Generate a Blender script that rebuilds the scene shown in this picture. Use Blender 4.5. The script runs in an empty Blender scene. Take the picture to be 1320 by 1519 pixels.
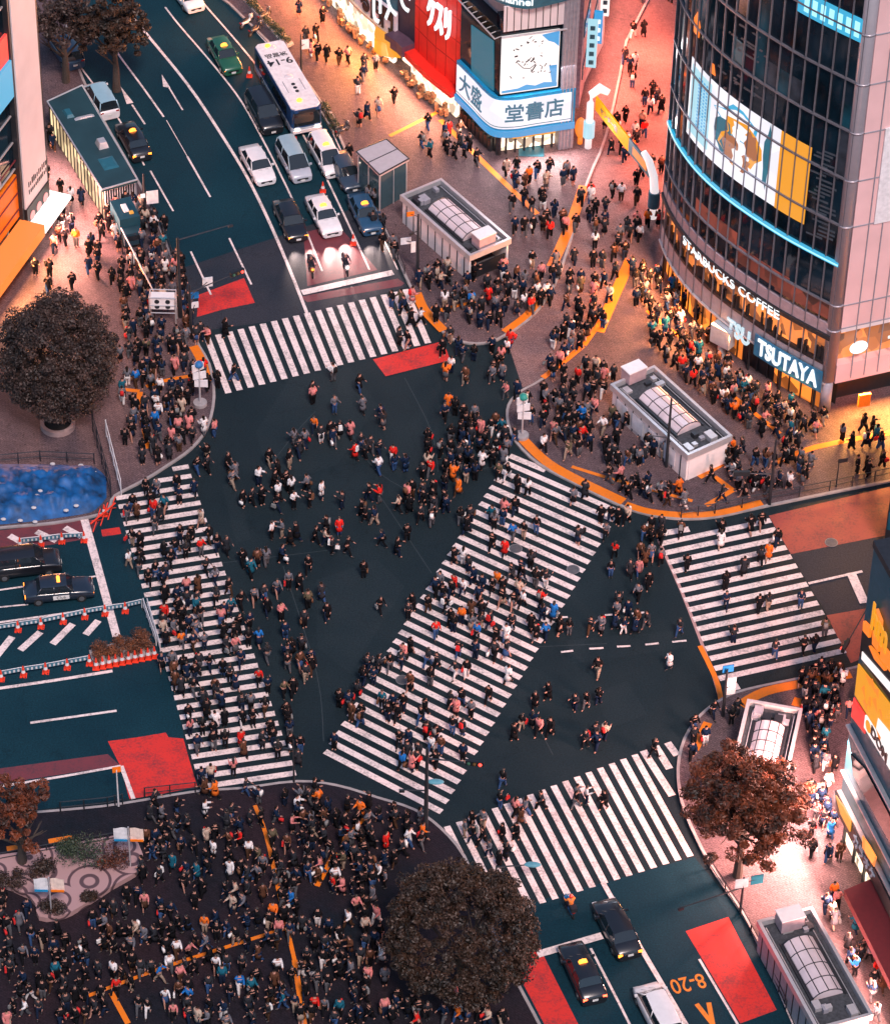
import bpy, bmesh, math, random
import numpy as np
from mathutils import Vector, Matrix, noise
from mathutils.geometry import tessellate_polygon
random.seed(7)
rnd = random.Random(11)
SC = bpy.context.scene
COL = SC.collection

# ------------------------------------------------------------------ camera
CAM_H, PITCH, ROLL, FPX = 167.0, 42.0, 1.38, 5300.0
PW, PH = 1320.0, 1519.0
CAMR = Matrix.Rotation(math.radians(90-PITCH), 3, 'X') @ Matrix.Rotation(math.radians(ROLL), 3, 'Z')
CAML = Vector((0, 0, CAM_H))
cd = bpy.data.cameras.new('camera'); cam = bpy.data.objects.new('camera', cd); COL.objects.link(cam)
cam.matrix_world = Matrix.Translation(CAML) @ CAMR.to_4x4()
cd.sensor_fit = 'HORIZONTAL'; cd.sensor_width = 36.0; cd.lens = FPX/PW*36.0
cd.clip_start = 1.0; cd.clip_end = 2000.0
SC.camera = cam

# ------------------------------------------------------------------ sky, sun, exposure
SUN_EL, SUN_AZ = 54.0, 163.0
w = bpy.data.worlds.new('World'); SC.world = w; w.use_nodes = True
nt = w.node_tree; bg = nt.nodes['Background']
sky = nt.nodes.new('ShaderNodeTexSky'); sky.sky_type = 'NISHITA'; sky.sun_disc = False
sky.sun_elevation = math.radians(SUN_EL); sky.sun_rotation = math.radians(SUN_AZ)
sky.air_density = 1.2; sky.dust_density = 0.6; sky.ozone_density = 3.0
nt.links.new(sky.outputs[0], bg.inputs['Color']); bg.inputs['Strength'].default_value = 0.062
sl = bpy.data.lights.new('sun', 'SUN'); sl.energy = 1.75; sl.angle = math.radians(13); sl.color = (1.0, 0.80, 0.74)
so = bpy.data.objects.new('sun', sl); COL.objects.link(so)
a = math.radians(SUN_AZ); e = math.radians(SUN_EL)
so.rotation_euler = Vector((-math.sin(a)*math.cos(e), -math.cos(a)*math.cos(e), -math.sin(e))).to_track_quat('-Z', 'Y').to_euler()
SC.view_settings.view_transform = 'Standard'; SC.view_settings.look = 'None'
SC.view_settings.exposure = 1.0; SC.view_settings.gamma = 1.0
SC.cycles.use_denoising = True
SC.cycles.max_bounces = 5; SC.cycles.diffuse_bounces = 2; SC.cycles.glossy_bounces = 2
SC.cycles.transmission_bounces = 3; SC.cycles.transparent_max_bounces = 6
SC.cycles.sample_clamp_indirect = 4.0
SC.cycles.caustics_reflective = False; SC.cycles.caustics_refractive = False

# ------------------------------------------------------------------ mapping between photo and world
def ray(px, py):
    return CAMR @ Vector(((px-PW/2)/FPX, -(py-PH/2)/FPX, -1.0))
def G(px, py, z=0.0):
    d = ray(px, py); t = (z-CAM_H)/d.z
    return CAML + d*t
def proj(p):
    q = CAMR.transposed() @ (Vector(p)-CAML)
    return (PW/2 + FPX*q.x/-q.z, PH/2 - FPX*q.y/-q.z)
def zat(gx, gy, py):
    p = G(gx, gy); lo, hi = 0.0, 120.0
    for _ in range(40):
        m = (lo+hi)/2
        if proj((p.x, p.y, m))[1] > py: lo = m
        else: hi = m
    return lo

# ------------------------------------------------------------------ materials
MATS = {}
def lin(c):
    return tuple((x/255/12.92 if x/255 <= 0.04045 else ((x/255+0.055)/1.055)**2.4) for x in c)
def mat(name, col, rough=0.7, metal=0.0, var=0.15, scale=3.0, bump=0.0, spec=0.5, objcol=False, attr=None, coat=0.0, alpha=None):
    if name in MATS: return MATS[name]
    m = bpy.data.materials.new(name); m.use_nodes = True; MATS[name] = m
    n = m.node_tree; b = n.nodes['Principled BSDF']
    b.inputs['Roughness'].default_value = rough; b.inputs['Metallic'].default_value = metal
    b.inputs['Specular IOR Level'].default_value = spec; b.inputs['Coat Weight'].default_value = coat
    tc = n.nodes.new('ShaderNodeTexCoord'); ns = n.nodes.new('ShaderNodeTexNoise')
    ns.inputs['Scale'].default_value = scale; ns.inputs['Detail'].default_value = 5
    n.links.new(tc.outputs['Object'], ns.inputs['Vector'])
    mr = n.nodes.new('ShaderNodeMapRange'); mr.inputs['From Min'].default_value = 0.25; mr.inputs['From Max'].default_value = 0.75
    mr.inputs['To Min'].default_value = 1-var; mr.inputs['To Max'].default_value = 1+var
    n.links.new(ns.outputs['Fac'], mr.inputs['Value'])
    mx = n.nodes.new('ShaderNodeVectorMath'); mx.operation = 'SCALE'
    if objcol:
        oi = n.nodes.new('ShaderNodeObjectInfo'); n.links.new(oi.outputs['Color'], mx.inputs[0])
    elif attr:
        at = n.nodes.new('ShaderNodeAttribute'); at.attribute_name = attr; n.links.new(at.outputs['Color'], mx.inputs[0])
    else: mx.inputs[0].default_value = col
    n.links.new(mr.outputs[0], mx.inputs['Scale']); n.links.new(mx.outputs[0], b.inputs['Base Color'])
    if bump:
        bp = n.nodes.new('ShaderNodeBump'); bp.inputs['Strength'].default_value = bump; bp.inputs['Distance'].default_value = 0.02
        n2 = n.nodes.new('ShaderNodeTexNoise'); n2.inputs['Scale'].default_value = scale*12; n.links.new(tc.outputs['Object'], n2.inputs['Vector'])
        n.links.new(n2.outputs['Fac'], bp.inputs['Height']); n.links.new(bp.outputs[0], b.inputs['Normal'])
    if alpha is not None: b.inputs['Alpha'].default_value = alpha
    return m
EMK = 0.62
def emit(name, col, strength, base=(0.06, 0.06, 0.06), var=0.0, scale=1.0, lo=0.4, hi=1.0):
    if name in MATS: return MATS[name]
    strength *= EMK
    m = bpy.data.materials.new(name); m.use_nodes = True; MATS[name] = m
    n = m.node_tree; b = n.nodes['Principled BSDF']
    b.inputs['Base Color'].default_value = (*base, 1); b.inputs['Emission Color'].default_value = (*col, 1)
    b.inputs['Emission Strength'].default_value = strength
    if var:
        tc = n.nodes.new('ShaderNodeTexCoord'); ns = n.nodes.new('ShaderNodeTexVoronoi'); ns.inputs['Scale'].default_value = scale
        n.links.new(tc.outputs['Object'], ns.inputs['Vector'])
        mr = n.nodes.new('ShaderNodeMapRange'); mr.inputs['To Min'].default_value = lo*strength; mr.inputs['To Max'].default_value = hi*strength
        sp = n.nodes.new('ShaderNodeSeparateColor'); n.links.new(ns.outputs['Color'], sp.inputs[0])
        n.links.new(sp.outputs[0], mr.inputs['Value']); n.links.new(mr.outputs[0], b.inputs['Emission Strength'])
    return m
def glass(name, col, rough=0.08):
    return mat(name, col, rough=rough, var=0.1, spec=0.8)

def ground_mat(name, c1, c2, kind='asphalt'):
    m = bpy.data.materials.new(name); m.use_nodes = True; MATS[name] = m
    n = m.node_tree; b = n.nodes['Principled BSDF']; L = n.links.new
    tc = n.nodes.new('ShaderNodeTexCoord')
    def noi(s, d=4, r=0.6):
        k = n.nodes.new('ShaderNodeTexNoise'); k.inputs['Scale'].default_value = s; k.inputs['Detail'].default_value = d
        k.inputs['Roughness'].default_value = r; L(tc.outputs['Object'], k.inputs['Vector']); return k
    big = noi(0.12, 9, 0.68); fine = noi(9.0, 3, 0.8)
    mixf = n.nodes.new('ShaderNodeMapRange'); mixf.inputs['From Min'].default_value = 0.32; mixf.inputs['From Max'].default_value = 0.68
    L(big.outputs['Fac'], mixf.inputs['Value'])
    mx = n.nodes.new('ShaderNodeMix'); mx.data_type = 'RGBA'
    mx.inputs[6].default_value = (*c1, 1); mx.inputs[7].default_value = (*c2, 1); L(mixf.outputs[0], mx.inputs[0])
    fr = n.nodes.new('ShaderNodeMapRange'); fr.inputs['From Min'].default_value = 0.3; fr.inputs['From Max'].default_value = 0.7
    fr.inputs['To Min'].default_value = 0.5; fr.inputs['To Max'].default_value = 1.6; L(fine.outputs['Fac'], fr.inputs['Value'])
    sc = n.nodes.new('ShaderNodeVectorMath'); sc.operation = 'SCALE'; L(mx.outputs[2], sc.inputs[0]); L(fr.outputs[0], sc.inputs['Scale'])
    out = sc.outputs[0]
    if kind == 'asphalt':
        vo = n.nodes.new('ShaderNodeTexVoronoi'); vo.feature = 'DISTANCE_TO_EDGE'; vo.inputs['Scale'].default_value = 0.11
        dn = noi(0.5, 5); ad = n.nodes.new('ShaderNodeVectorMath'); ad.operation = 'MULTIPLY_ADD'; ad.inputs[1].default_value = (3, 3, 3)
        L(dn.outputs['Color'], ad.inputs[0]); L(tc.outputs['Object'], ad.inputs[2]); L(ad.outputs[0], vo.inputs['Vector'])
        cr = n.nodes.new('ShaderNodeMapRange'); cr.inputs['From Min'].default_value = 0.0; cr.inputs['From Max'].default_value = 0.006
        cr.inputs['To Min'].default_value = 0.7; cr.inputs['To Max'].default_value = 1.0; L(vo.outputs['Distance'], cr.inputs['Value'])
        s2 = n.nodes.new('ShaderNodeVectorMath'); s2.operation = 'SCALE'; L(out, s2.inputs[0]); L(cr.outputs[0], s2.inputs['Scale']); out = s2.outputs[0]
        wet = n.nodes.new('ShaderNodeMapRange'); wet.inputs['To Min'].default_value = 0.48; wet.inputs['To Max'].default_value = 0.8; L(big.outputs['Fac'], wet.inputs['Value'])
        L(wet.outputs[0], b.inputs['Roughness'])
    else:
        br = n.nodes.new('ShaderNodeTexBrick'); br.inputs['Scale'].default_value = 1.6; br.inputs['Mortar Size'].default_value = 0.02
        br.inputs['Color1'].default_value = (1.08, 1.08, 1.08, 1); br.inputs['Color2'].default_value = (0.84, 0.84, 0.84, 1); br.inputs['Mortar'].default_value = (0.5, 0.5, 0.5, 1)
        rt = n.nodes.new('ShaderNodeMapping'); rt.inputs['Rotation'].default_value = (0, 0, 0.6); L(tc.outputs['Object'], rt.inputs[0]); L(rt.outputs[0], br.inputs['Vector'])
        s2 = n.nodes.new('ShaderNodeVectorMath'); s2.operation = 'MULTIPLY'; L(out, s2.inputs[0]); L(br.outputs['Color'], s2.inputs[1]); out = s2.outputs[0]
        gum = noi(3.3, 2); gr = n.nodes.new('ShaderNodeMapRange'); gr.inputs['From Min'].default_value = 0.62; gr.inputs['From Max'].default_value = 0.72
        gr.inputs['To Min'].default_value = 1.0; gr.inputs['To Max'].default_value = 0.6; L(gum.outputs['Fac'], gr.inputs['Value'])
        s3 = n.nodes.new('ShaderNodeVectorMath'); s3.operation = 'SCALE'; L(out, s3.inputs[0]); L(gr.outputs[0], s3.inputs['Scale']); out = s3.outputs[0]
        b.inputs['Roughness'].default_value = 0.6
    b.inputs['Specular IOR Level'].default_value = 0.22
    L(out, b.inputs['Base Color'])
    bp = n.nodes.new('ShaderNodeBump'); bp.inputs['Strength'].default_value = 0.25; bp.inputs['Distance'].default_value = 0.02
    L(noi(30, 2).outputs['Fac'], bp.inputs['Height']); L(bp.outputs[0], b.inputs['Normal'])
    return m
def paint_mat(name, col, wear=0.5, under=(0.016, 0.03, 0.04)):
    """road paint worn through in patches to the asphalt under it"""
    m = bpy.data.materials.new(name); m.use_nodes = True; MATS[name] = m
    n = m.node_tree; b = n.nodes['Principled BSDF']; L = n.links.new
    tc = n.nodes.new('ShaderNodeTexCoord')
    def noi(s, d):
        k = n.nodes.new('ShaderNodeTexNoise'); k.inputs['Scale'].default_value = s; k.inputs['Detail'].default_value = d
        k.inputs['Roughness'].default_value = 0.7; L(tc.outputs['Object'], k.inputs['Vector']); return k
    a_, c_ = noi(0.7, 8), noi(6.0, 6)
    ad = n.nodes.new('ShaderNodeMath'); ad.operation = 'ADD'; L(a_.outputs['Fac'], ad.inputs[0]); L(c_.outputs['Fac'], ad.inputs[1])
    r = n.nodes.new('ShaderNodeMapRange'); r.inputs['From Min'].default_value = 0.93+0.1*(1-wear); r.inputs['From Max'].default_value = 1.35
    r.inputs['To Max'].default_value = wear; L(ad.outputs[0], r.inputs['Value'])
    mx = n.nodes.new('ShaderNodeMix'); mx.data_type = 'RGBA'; mx.inputs[6].default_value = (*col, 1); mx.inputs[7].default_value = (*under, 1)
    L(r.outputs[0], mx.inputs[0]); L(mx.outputs[2], b.inputs['Base Color']); b.inputs['Roughness'].default_value = 0.6
    return m

ASPH = ground_mat('asphalt', (0.0065, 0.0150, 0.0200), (0.0125, 0.0230, 0.0285))
ASPH_L = ground_mat('asphalt_pale', (0.017, 0.023, 0.033), (0.036, 0.036, 0.046))
PAVE = ground_mat('paving', (0.065, 0.050, 0.062), (0.165, 0.105, 0.108), 'pave')
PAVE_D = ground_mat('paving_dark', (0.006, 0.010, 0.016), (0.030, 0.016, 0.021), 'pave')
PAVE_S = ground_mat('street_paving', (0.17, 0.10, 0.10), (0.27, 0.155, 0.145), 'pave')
KERB = mat('kerb_stone', (0.33, 0.29, 0.29), 0.8, var=0.2, scale=2)
WHITE = paint_mat('white_paint', (0.84, 0.68, 0.65), 0.85)
RED = paint_mat('red_paint', (0.66, 0.03, 0.022), 0.9)
RED_D = paint_mat('red_paint_old', (0.17, 0.035, 0.045), 0.8)
RED_P = paint_mat('red_paint_pale', (0.36, 0.070, 0.050), 0.8)
TACT = paint_mat('tactile_yellow', (0.80, 0.19, 0.004), 0.4, (0.2, 0.12, 0.1))
ORNG = paint_mat('orange_paint', (0.80, 0.22, 0.02), 0.3)

# ------------------------------------------------------------------ mesh helpers
class MB:
    def __init__(s): s.v = []; s.f = []; s.m = []; s.cur = 0
    def add(s, vs, fs):
        o = len(s.v); s.v += [tuple(v) for v in vs]; s.f += [tuple(i+o for i in f) for f in fs]; s.m += [s.cur]*len(fs); return s
    def box(s, c, d, rz=0.0, taper=1.0, M=None):
        x, y, z = d[0]/2, d[1]/2, d[2]/2
        vs = []
        for sz in (-1, 1):
            k = taper if sz > 0 else 1.0
            for sx, sy in ((-1, -1), (1, -1), (1, 1), (-1, 1)):
                px, py = sx*x*k, sy*y*k
                q = Vector((c[0]+px*math.cos(rz)-py*math.sin(rz), c[1]+px*math.sin(rz)+py*math.cos(rz), c[2]+sz*z))
                vs.append(M @ q if M else q)
        return s.add(vs, [(3, 2, 1, 0), (4, 5, 6, 7), (0, 1, 5, 4), (1, 2, 6, 5), (2, 3, 7, 6), (3, 0, 4, 7)])
    def prism(s, pts, z0, z1):
        n = len(pts); p = [Vector((q[0], q[1], 0)) for q in pts]
        ar = sum(p[i].x*p[(i+1) % n].y-p[(i+1) % n].x*p[i].y for i in range(n))
        if ar < 0: p = p[::-1]
        vs = [(q.x, q.y, z0) for q in p]+[(q.x, q.y, z1) for q in p]
        tri = tessellate_polygon([p]); fs = []
        for t in tri:
            a_, b_, c_ = t
            nz = (p[b_]-p[a_]).cross(p[c_]-p[a_]).z
            if nz < 0: a_, b_, c_ = a_, c_, b_
            fs.append((a_+n, b_+n, c_+n)); fs.append((c_, b_, a_))
        for i in range(n): fs.append((i, (i+1) % n, (i+1) % n+n, i+n))
        return s.add(vs, fs)
    def sheet(s, pts, z):
        p = [Vector((q[0], q[1], 0)) for q in pts]
        fs = []
        for a_, b_, c_ in tessellate_polygon([p]):
            if (p[b_]-p[a_]).cross(p[c_]-p[a_]).z < 0: b_, c_ = c_, b_
            fs.append((a_, b_, c_))
        return s.add([(q.x, q.y, z) for q in p], fs)
    def tube(s, pts, r, n=8, cap=True):
        pts = [Vector(p) for p in pts]; rs = r if isinstance(r, (list, tuple)) else [r]*len(pts)
        o = []; up = Vector((0, 0, 1))
        for i, p in enumerate(pts):
            d = (pts[min(i+1, len(pts)-1)]-pts[max(i-1, 0)]).normalized()
            ref = up if abs(d.z) < 0.9 else Vector((1, 0, 0))
            a_ = d.cross(ref).normalized(); b_ = d.cross(a_).normalized()
            for k in range(n):
                t = 2*math.pi*k/n; o.append(p+(a_*math.cos(t)+b_*math.sin(t))*rs[i])
        fs = []
        for i in range(len(pts)-1):
            for k in range(n):
                fs.append((i*n+k, (i+1)*n+k, (i+1)*n+(k+1) % n, i*n+(k+1) % n))
        if cap: fs += [tuple(range(n))[::1], tuple((len(pts)-1)*n+k for k in range(n))[::-1]]
        return s.add(o, fs)
    def disc(s, c, r, h, n=20):
        return s.prism([(c[0]+r*math.cos(2*math.pi*i/n), c[1]+r*math.sin(2*math.pi*i/n)) for i in range(n)], c[2], c[2]+h)
    def ball(s, c, r, nu=10, nv=7):
        r = r if isinstance(r, (list, tuple)) else (r, r, r); vs = []; fs = []
        for j in range(nv+1):
            ph = math.pi*j/nv
            for i in range(nu):
                th = 2*math.pi*i/nu; vs.append((c[0]+r[0]*math.sin(ph)*math.cos(th), c[1]+r[1]*math.sin(ph)*math.sin(th), c[2]+r[2]*math.cos(ph)))
        for j in range(nv):
            for i in range(nu): fs.append((j*nu+i, (j+1)*nu+i, (j+1)*nu+(i+1) % nu, j*nu+(i+1) % nu))
        return s.add(vs, fs)
    def islands(s):
        par = list(range(len(s.v)))
        def f(i):
            while par[i] != i: par[i] = par[par[i]]; i = par[i]
            return i
        for fc in s.f:
            r0 = f(fc[0])
            for k in fc[1:]: par[f(k)] = r0
        out = {}
        for fc, m in zip(s.f, s.m):
            r0 = f(fc[0]); b = out.setdefault(r0, (MB(), {})); ids = []
            for k in fc:
                if k not in b[1]: b[1][k] = len(b[0].v); b[0].v.append(s.v[k])
                ids.append(b[1][k])
            b[0].f.append(tuple(ids)); b[0].m.append(m)
        return [b[0] for b in out.values()]
    def mesh(s, name, mats, off=(0, 0, 0), smooth=False):
        me = bpy.data.meshes.new(name)
        me.from_pydata([(v[0]-off[0], v[1]-off[1], v[2]-off[2]) for v in s.v], [], s.f)
        for m in (mats if isinstance(mats, (list, tuple)) else [mats]): me.materials.append(m)
        if any(s.m): me.polygons.foreach_set('material_index', s.m)
        if smooth: me.polygons.foreach_set('use_smooth', [True]*len(s.f))
        me.update(); return me
def rootloc(o):
    while o.parent: o = o.parent
    return o.location
def link(name, me, parent=None, loc=(0, 0, 0)):
    o = bpy.data.objects.new(name, me); COL.objects.link(o); o.location = loc
    if parent: o.parent = parent
    return o
def part(name, mb, mats, parent, smooth=False):        # world-coordinate mesh under a root Empty
    return link(name, mb.mesh(name, mats, rootloc(parent), smooth), parent)
def parts(name, mb, mats, parent, smooth=False):       # every separate piece a part of its own
    for q in mb.islands(): o = part(name, q, mats, parent, smooth)
    return o
def lpart(name, mb, mats, parent=None, smooth=False):   # local-coordinate mesh
    return link(name, mb.mesh(name, mats, (0, 0, 0), smooth), parent)
def struct(name, mb, mats, kind='structure'):
    o = link(name, mb.mesh(name, mats)); o['kind'] = kind; return o
def tag(o, label, cat, group=None):
    o['label'] = label; o['category'] = cat
    if group: o['group'] = group
    return o
def empty(name, loc, label, cat, group=None, rz=0.0):
    o = bpy.data.objects.new(name, None); COL.objects.link(o); o.location = loc; o.rotation_euler = (0, 0, rz); o.empty_display_size = 0.3
    return tag(o, label, cat, group)
def single(name, mb, mats, label, cat, group=None, smooth=False):   # one-mesh thing, origin at its own base
    xs = [v[0] for v in mb.v]; ys = [v[1] for v in mb.v]; zs = [v[2] for v in mb.v]
    c = ((min(xs)+max(xs))/2, (min(ys)+max(ys))/2, min(zs))
    return tag(link(name, mb.mesh(name, mats, c, smooth), None, c), label, cat, group)
def kids(o): return KID.get(o.name, [])
def copy_tree(o, parent=None):
    c = o.copy(); COL.objects.link(c)
    if parent: c.parent = parent
    for ch in [x for x in o.children]: copy_tree(ch, c)
    return c
def GP(pts, z=0.0): return [G(x, y, z) for x, y in pts]
def inpoly(x, y, poly):
    r = False; j = len(poly)-1
    for i in range(len(poly)):
        a_, b_ = poly[i], poly[j]
        if (a_[1] > y) != (b_[1] > y) and x < (b_[0]-a_[0])*(y-a_[1])/(b_[1]-a_[1])+a_[0]: r = not r
        j = i
    return r
def lerp(a_, b_, t): return a_+(b_-a_)*t
def smooth_poly(pts, n=4, closed=False):
    out = []; N = len(pts)
    for i in range(N if closed else N-1):
        p = [pts[(i+k) % N] if closed else pts[max(0, min(N-1, i+k))] for k in (-1, 0, 1, 2)]
        for j in range(n):
            t = j/n
            out.append(tuple(0.5*((2*p[1][k])+(-p[0][k]+p[2][k])*t+(2*p[0][k]-5*p[1][k]+4*p[2][k]-p[3][k])*t*t+(-p[0][k]+3*p[1][k]-3*p[2][k]+p[3][k])*t**3) for k in (0, 1)))
    if not closed: out.append(tuple(pts[-1]))
    return out
def text_mesh(txt, size=1.0, ext=0.0, spacing=1.0, bold=0.0):
    cu = bpy.data.curves.new('t', 'FONT'); cu.body = txt; cu.size = size; cu.extrude = ext; cu.align_x = 'CENTER'; cu.align_y = 'CENTER'
    cu.space_character = spacing; cu.resolution_u = 3; cu.offset = bold
    o = bpy.data.objects.new('t', cu); COL.objects.link(o)
    bpy.context.view_layer.update(); dg = bpy.context.evaluated_depsgraph_get()
    me = bpy.data.meshes.new_from_object(o.evaluated_get(dg))
    vs = [Vector(v.co) for v in me.vertices]; fs = [tuple(p.vertices) for p in me.polygons]
    bpy.data.objects.remove(o); bpy.data.curves.remove(cu); bpy.data.meshes.remove(me)
    return vs, fs
def text_on(mb, txt, size, fn, bold=0.0, ext=0.03, spacing=1.0, fit=None, sy=1.0):
    """lay text out through fn(u, v, w) -> world"""
    vs, fs = text_mesh(txt, size, ext, spacing, bold)
    if not vs: return
    if fit:
        x0 = min(v.x for v in vs); x1 = max(v.x for v in vs); k = fit/(x1-x0); c = (x0+x1)/2
        vs = [Vector(((v.x-c)*k, v.y*sy, v.z)) for v in vs]
    mb.add([fn(v.x, v.y*1.0, v.z) for v in vs], fs)

class Facade:
    """upright wall over a polyline on the ground (world xy), its outside to the right of the walking direction"""
    def __init__(s, pts):
        s.p = [Vector((q[0], q[1], 0)) for q in pts]; s.s = [0.0]
        for i in range(1, len(s.p)): s.s.append(s.s[-1]+(s.p[i]-s.p[i-1]).length)
        s.L = s.s[-1]
    def at(s, u, z, off=0.0):
        i = 0
        while i < len(s.s)-2 and u > s.s[i+1]: i += 1
        d = (s.p[i+1]-s.p[i]); L = d.length; t = (u-s.s[i])/L; d = d/L
        def nrm(k):
            e = s.p[min(k+1, len(s.p)-1)]-s.p[max(k-1, 0)]; e.normalize(); return Vector((e.y, -e.x, 0))
        n = Vector((d.y, -d.x, 0)) if len(s.p) < 4 else (nrm(i).lerp(nrm(i+1), max(0, min(1, t)))).normalized()
        q = s.p[i]+d*(t*L)+n*off
        return Vector((q.x, q.y, z))
    def hit(s, px, py):
        d = ray(px, py); best = None
        for i in range(len(s.p)-1):
            a_, b_ = s.p[i], s.p[i+1]; e = b_-a_
            n = Vector((e.y, -e.x, 0)); den = d.dot(n)
            if abs(den) < 1e-9: continue
            t = (a_-CAML).dot(n)/den
            if t <= 0: continue
            q = CAML+d*t; k = (q-a_).dot(e)/e.length_squared
            m = 0 if 0 <= k <= 1 else min(abs(k), abs(k-1))
            if i == 0 and k < 0 or i == len(s.p)-2 and k > 1: m *= 0.5
            if best is None or m < best[0]: best = (m, s.s[i]+k*e.length, q.z)
        return best[1], best[2]
    def slab(s, mb, u0, u1, z0, z1, o0=0.0, o1=0.1, n=None):
        us = [u0]+[x for x in s.s if u0+0.01 < x < u1-0.01]+[u1]
        if n: us = [lerp(u0, u1, i/n) for i in range(n+1)]
        vs = []
        for u in us: vs += [s.at(u, z0, o0), s.at(u, z0, o1), s.at(u, z1, o1), s.at(u, z1, o0)]
        fs = []
        for i in range(len(us)-1):
            a_ = 4*i
            for k in range(4): fs.append((a_+k, a_+(k+1) % 4, a_+4+(k+1) % 4, a_+4+k))
        fs.append((3, 2, 1, 0)); e = 4*(len(us)-1); fs.append((e, e+1, e+2, e+3))
        mb.add(vs, [f[::-1] for f in fs]); return mb
    def textfn(s, uc, zc, off):
        return lambda x, y, z: s.at(uc+x, zc+y, off+z)

# ================================================================== THE SETTING: ground, pavements, markings
KH = 0.13
g = MB(); g.sheet([(-900, -300), (900, -300), (900, 1500), (-900, 1500)], 0.0); struct('road', g, ASPH)
SW_A = [(-150, -140), (40, -140), (84, -40), (104, 60), (140, 150), (210, 275), (262, 395), (288, 493), (312, 540), (319, 587), (309, 633), (285, 665), (250, 690), (215, 712), (172, 735), (164, 752), (150, 763), (80, 776), (0, 783), (-150, 800)]
SW_B = [(290, -140), (318, -20), (340, 5), (403, 67), (452, 118), (492, 180), (522, 245), (556, 312), (585, 372), (607, 423), (632, 462), (660, 496), (685, 507), (718, 509), (750, 497), (800, 458), (835, 395), (872, 270), (900, 200), (930, 60), (960, -140)]
ST_C = [(750, 499), (800, 460), (835, 397), (872, 272), (900, 202), (930, 60), (960, -140), (1160, -140), (1100, 200), (1010, 440), (950, 440), (920, 470), (862, 514), (805, 562), (775, 575)]
SW_C = [(1160, -140), (1040, 200), (975, 400), (935, 400), (905, 460), (862, 512), (805, 560), (770, 580), (753, 600), (752, 626), (764, 655), (798, 688), (850, 716), (900, 741), (945, 759), (1000, 769), (1060, 767), (1140, 750), (1317, 714), (1560, 668), (1900, 560), (1900, -140)]
SW_D = [(1600, 925), (1340, 972), (1262, 990), (1180, 1006), (1105, 1022), (1070, 1036), (1038, 1060), (1014, 1095), (1004, 1140), (1010, 1190), (1030, 1240), (1060, 1296), (1107, 1366), (1140, 1430), (1180, 1519), (1230, 1640), (1800, 1640)]
SW_E = [(-150, 1230), (0, 1209), (100, 1200), (175, 1192), (290, 1173), (360, 1168), (440, 1158), (500, 1164), (560, 1182), (615, 1200), (655, 1228), (690, 1270), (716, 1335), (738, 1395), (768, 1456), (807, 1530), (860, 1640), (-150, 1640)]
SIDE = {'A': SW_A, 'B': SW_B, 'C': SW_C, 'D': SW_D, 'E': SW_E}
for nm, pl in SIDE.items():
    P = GP(smooth_poly(pl, 3, True), KH)
    b = MB(); b.prism(P, -0.2, KH)
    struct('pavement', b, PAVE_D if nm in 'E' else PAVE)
    k = MB()      # kerb stones: a ring 0.16 m wide, 6 mm proud of the paving
    n = len(P); P2 = P
    ar = sum(P2[i].x*P2[(i+1) % n].y-P2[(i+1) % n].x*P2[i].y for i in range(n)); sg = 1 if ar > 0 else -1
    nn = []
    for i in range(n):
        d = (P2[(i+1) % n]-P2[i-1]); d.z = 0; d.normalize(); nn.append(Vector((-d.y, d.x, 0))*sg)
    vs = []; fs = []
    for i in range(n):
        p = Vector((P2[i].x, P2[i].y, 0)); q = p+nn[i]*0.17; o = p-nn[i]*0.03
        vs += [(o.x, o.y, -0.05), (o.x, o.y, KH+0.006), (q.x, q.y, KH+0.006)]
    for i in range(n):
        j = (i+1) % n; fs += [(3*i, 3*j, 3*j+1, 3*i+1), (3*i+1, 3*j+1, 3*j+2, 3*i+2)]
    if sg < 0: fs = [f[::-1] for f in fs]
    k.add(vs, fs); struct('kerb', k, KERB)
def side_z(px, py):
    for pl in SIDE.values():
        if inpoly(px, py, pl): return KH
    return 0.0
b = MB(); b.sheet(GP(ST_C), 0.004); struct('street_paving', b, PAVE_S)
b = MB(); b.sheet(GP([(262, 400), (430, 345), (545, 300), (603, 425), (447, 470), (290, 492), (280, 440)]), 0.004)
b.sheet(GP([(1143, 771), (1172, 822), (1226, 911), (1255, 975), (1600, 900), (1600, 690), (1320, 722)]), 0.004)
struct('pale_asphalt', b, ASPH_L)

def strip(b, pts, wdt, z, sm=4):
    """painted line through photo points, wdt metres wide"""
    p = [G(x, y) for x, y in (smooth_poly(pts, sm) if len(pts) > 2 and sm > 1 else pts)]
    vs = []; fs = []
    for i in range(len(p)):
        d = p[min(i+1, len(p)-1)]-p[max(i-1, 0)]; d.normalize(); n = Vector((-d.y, d.x, 0))*wdt/2
        vs += [(p[i]-n).to_tuple()[:2]+(z,), (p[i]+n).to_tuple()[:2]+(z,)]
    for i in range(len(p)-1): fs.append((2*i, 2*i+2, 2*i+3, 2*i+1))
    b.add(vs, fs)
ASPH_T = ground_mat('asphalt_teal', (0.0016, 0.0200, 0.0320), (0.0040, 0.0330, 0.0480)); ASPH_W = ground_mat('asphalt_worn', (0.0085, 0.0180, 0.0235), (0.0160, 0.0265, 0.0320))
b = MB(); b.sheet(GP([(205, -160), (20, -140), (84, -30), (104, 60), (140, 150), (210, 275), (262, 400), (430, 345), (545, 300), (492, 180), (403, 67), (318, -20), (290, -160)]), 0.0032)
b.sheet(GP([(-160, 800), (80, 776), (172, 742), (232, 900), (290, 1172), (0, 1209), (-160, 1230)]), 0.0032); b.sheet(GP([(768, 1345), (1030, 1272), (1107, 1366), (1180, 1519), (1230, 1640), (860, 1640), (770, 1456)]), 0.0032); struct('road_surface', b, ASPH_T)
b = MB()
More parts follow.
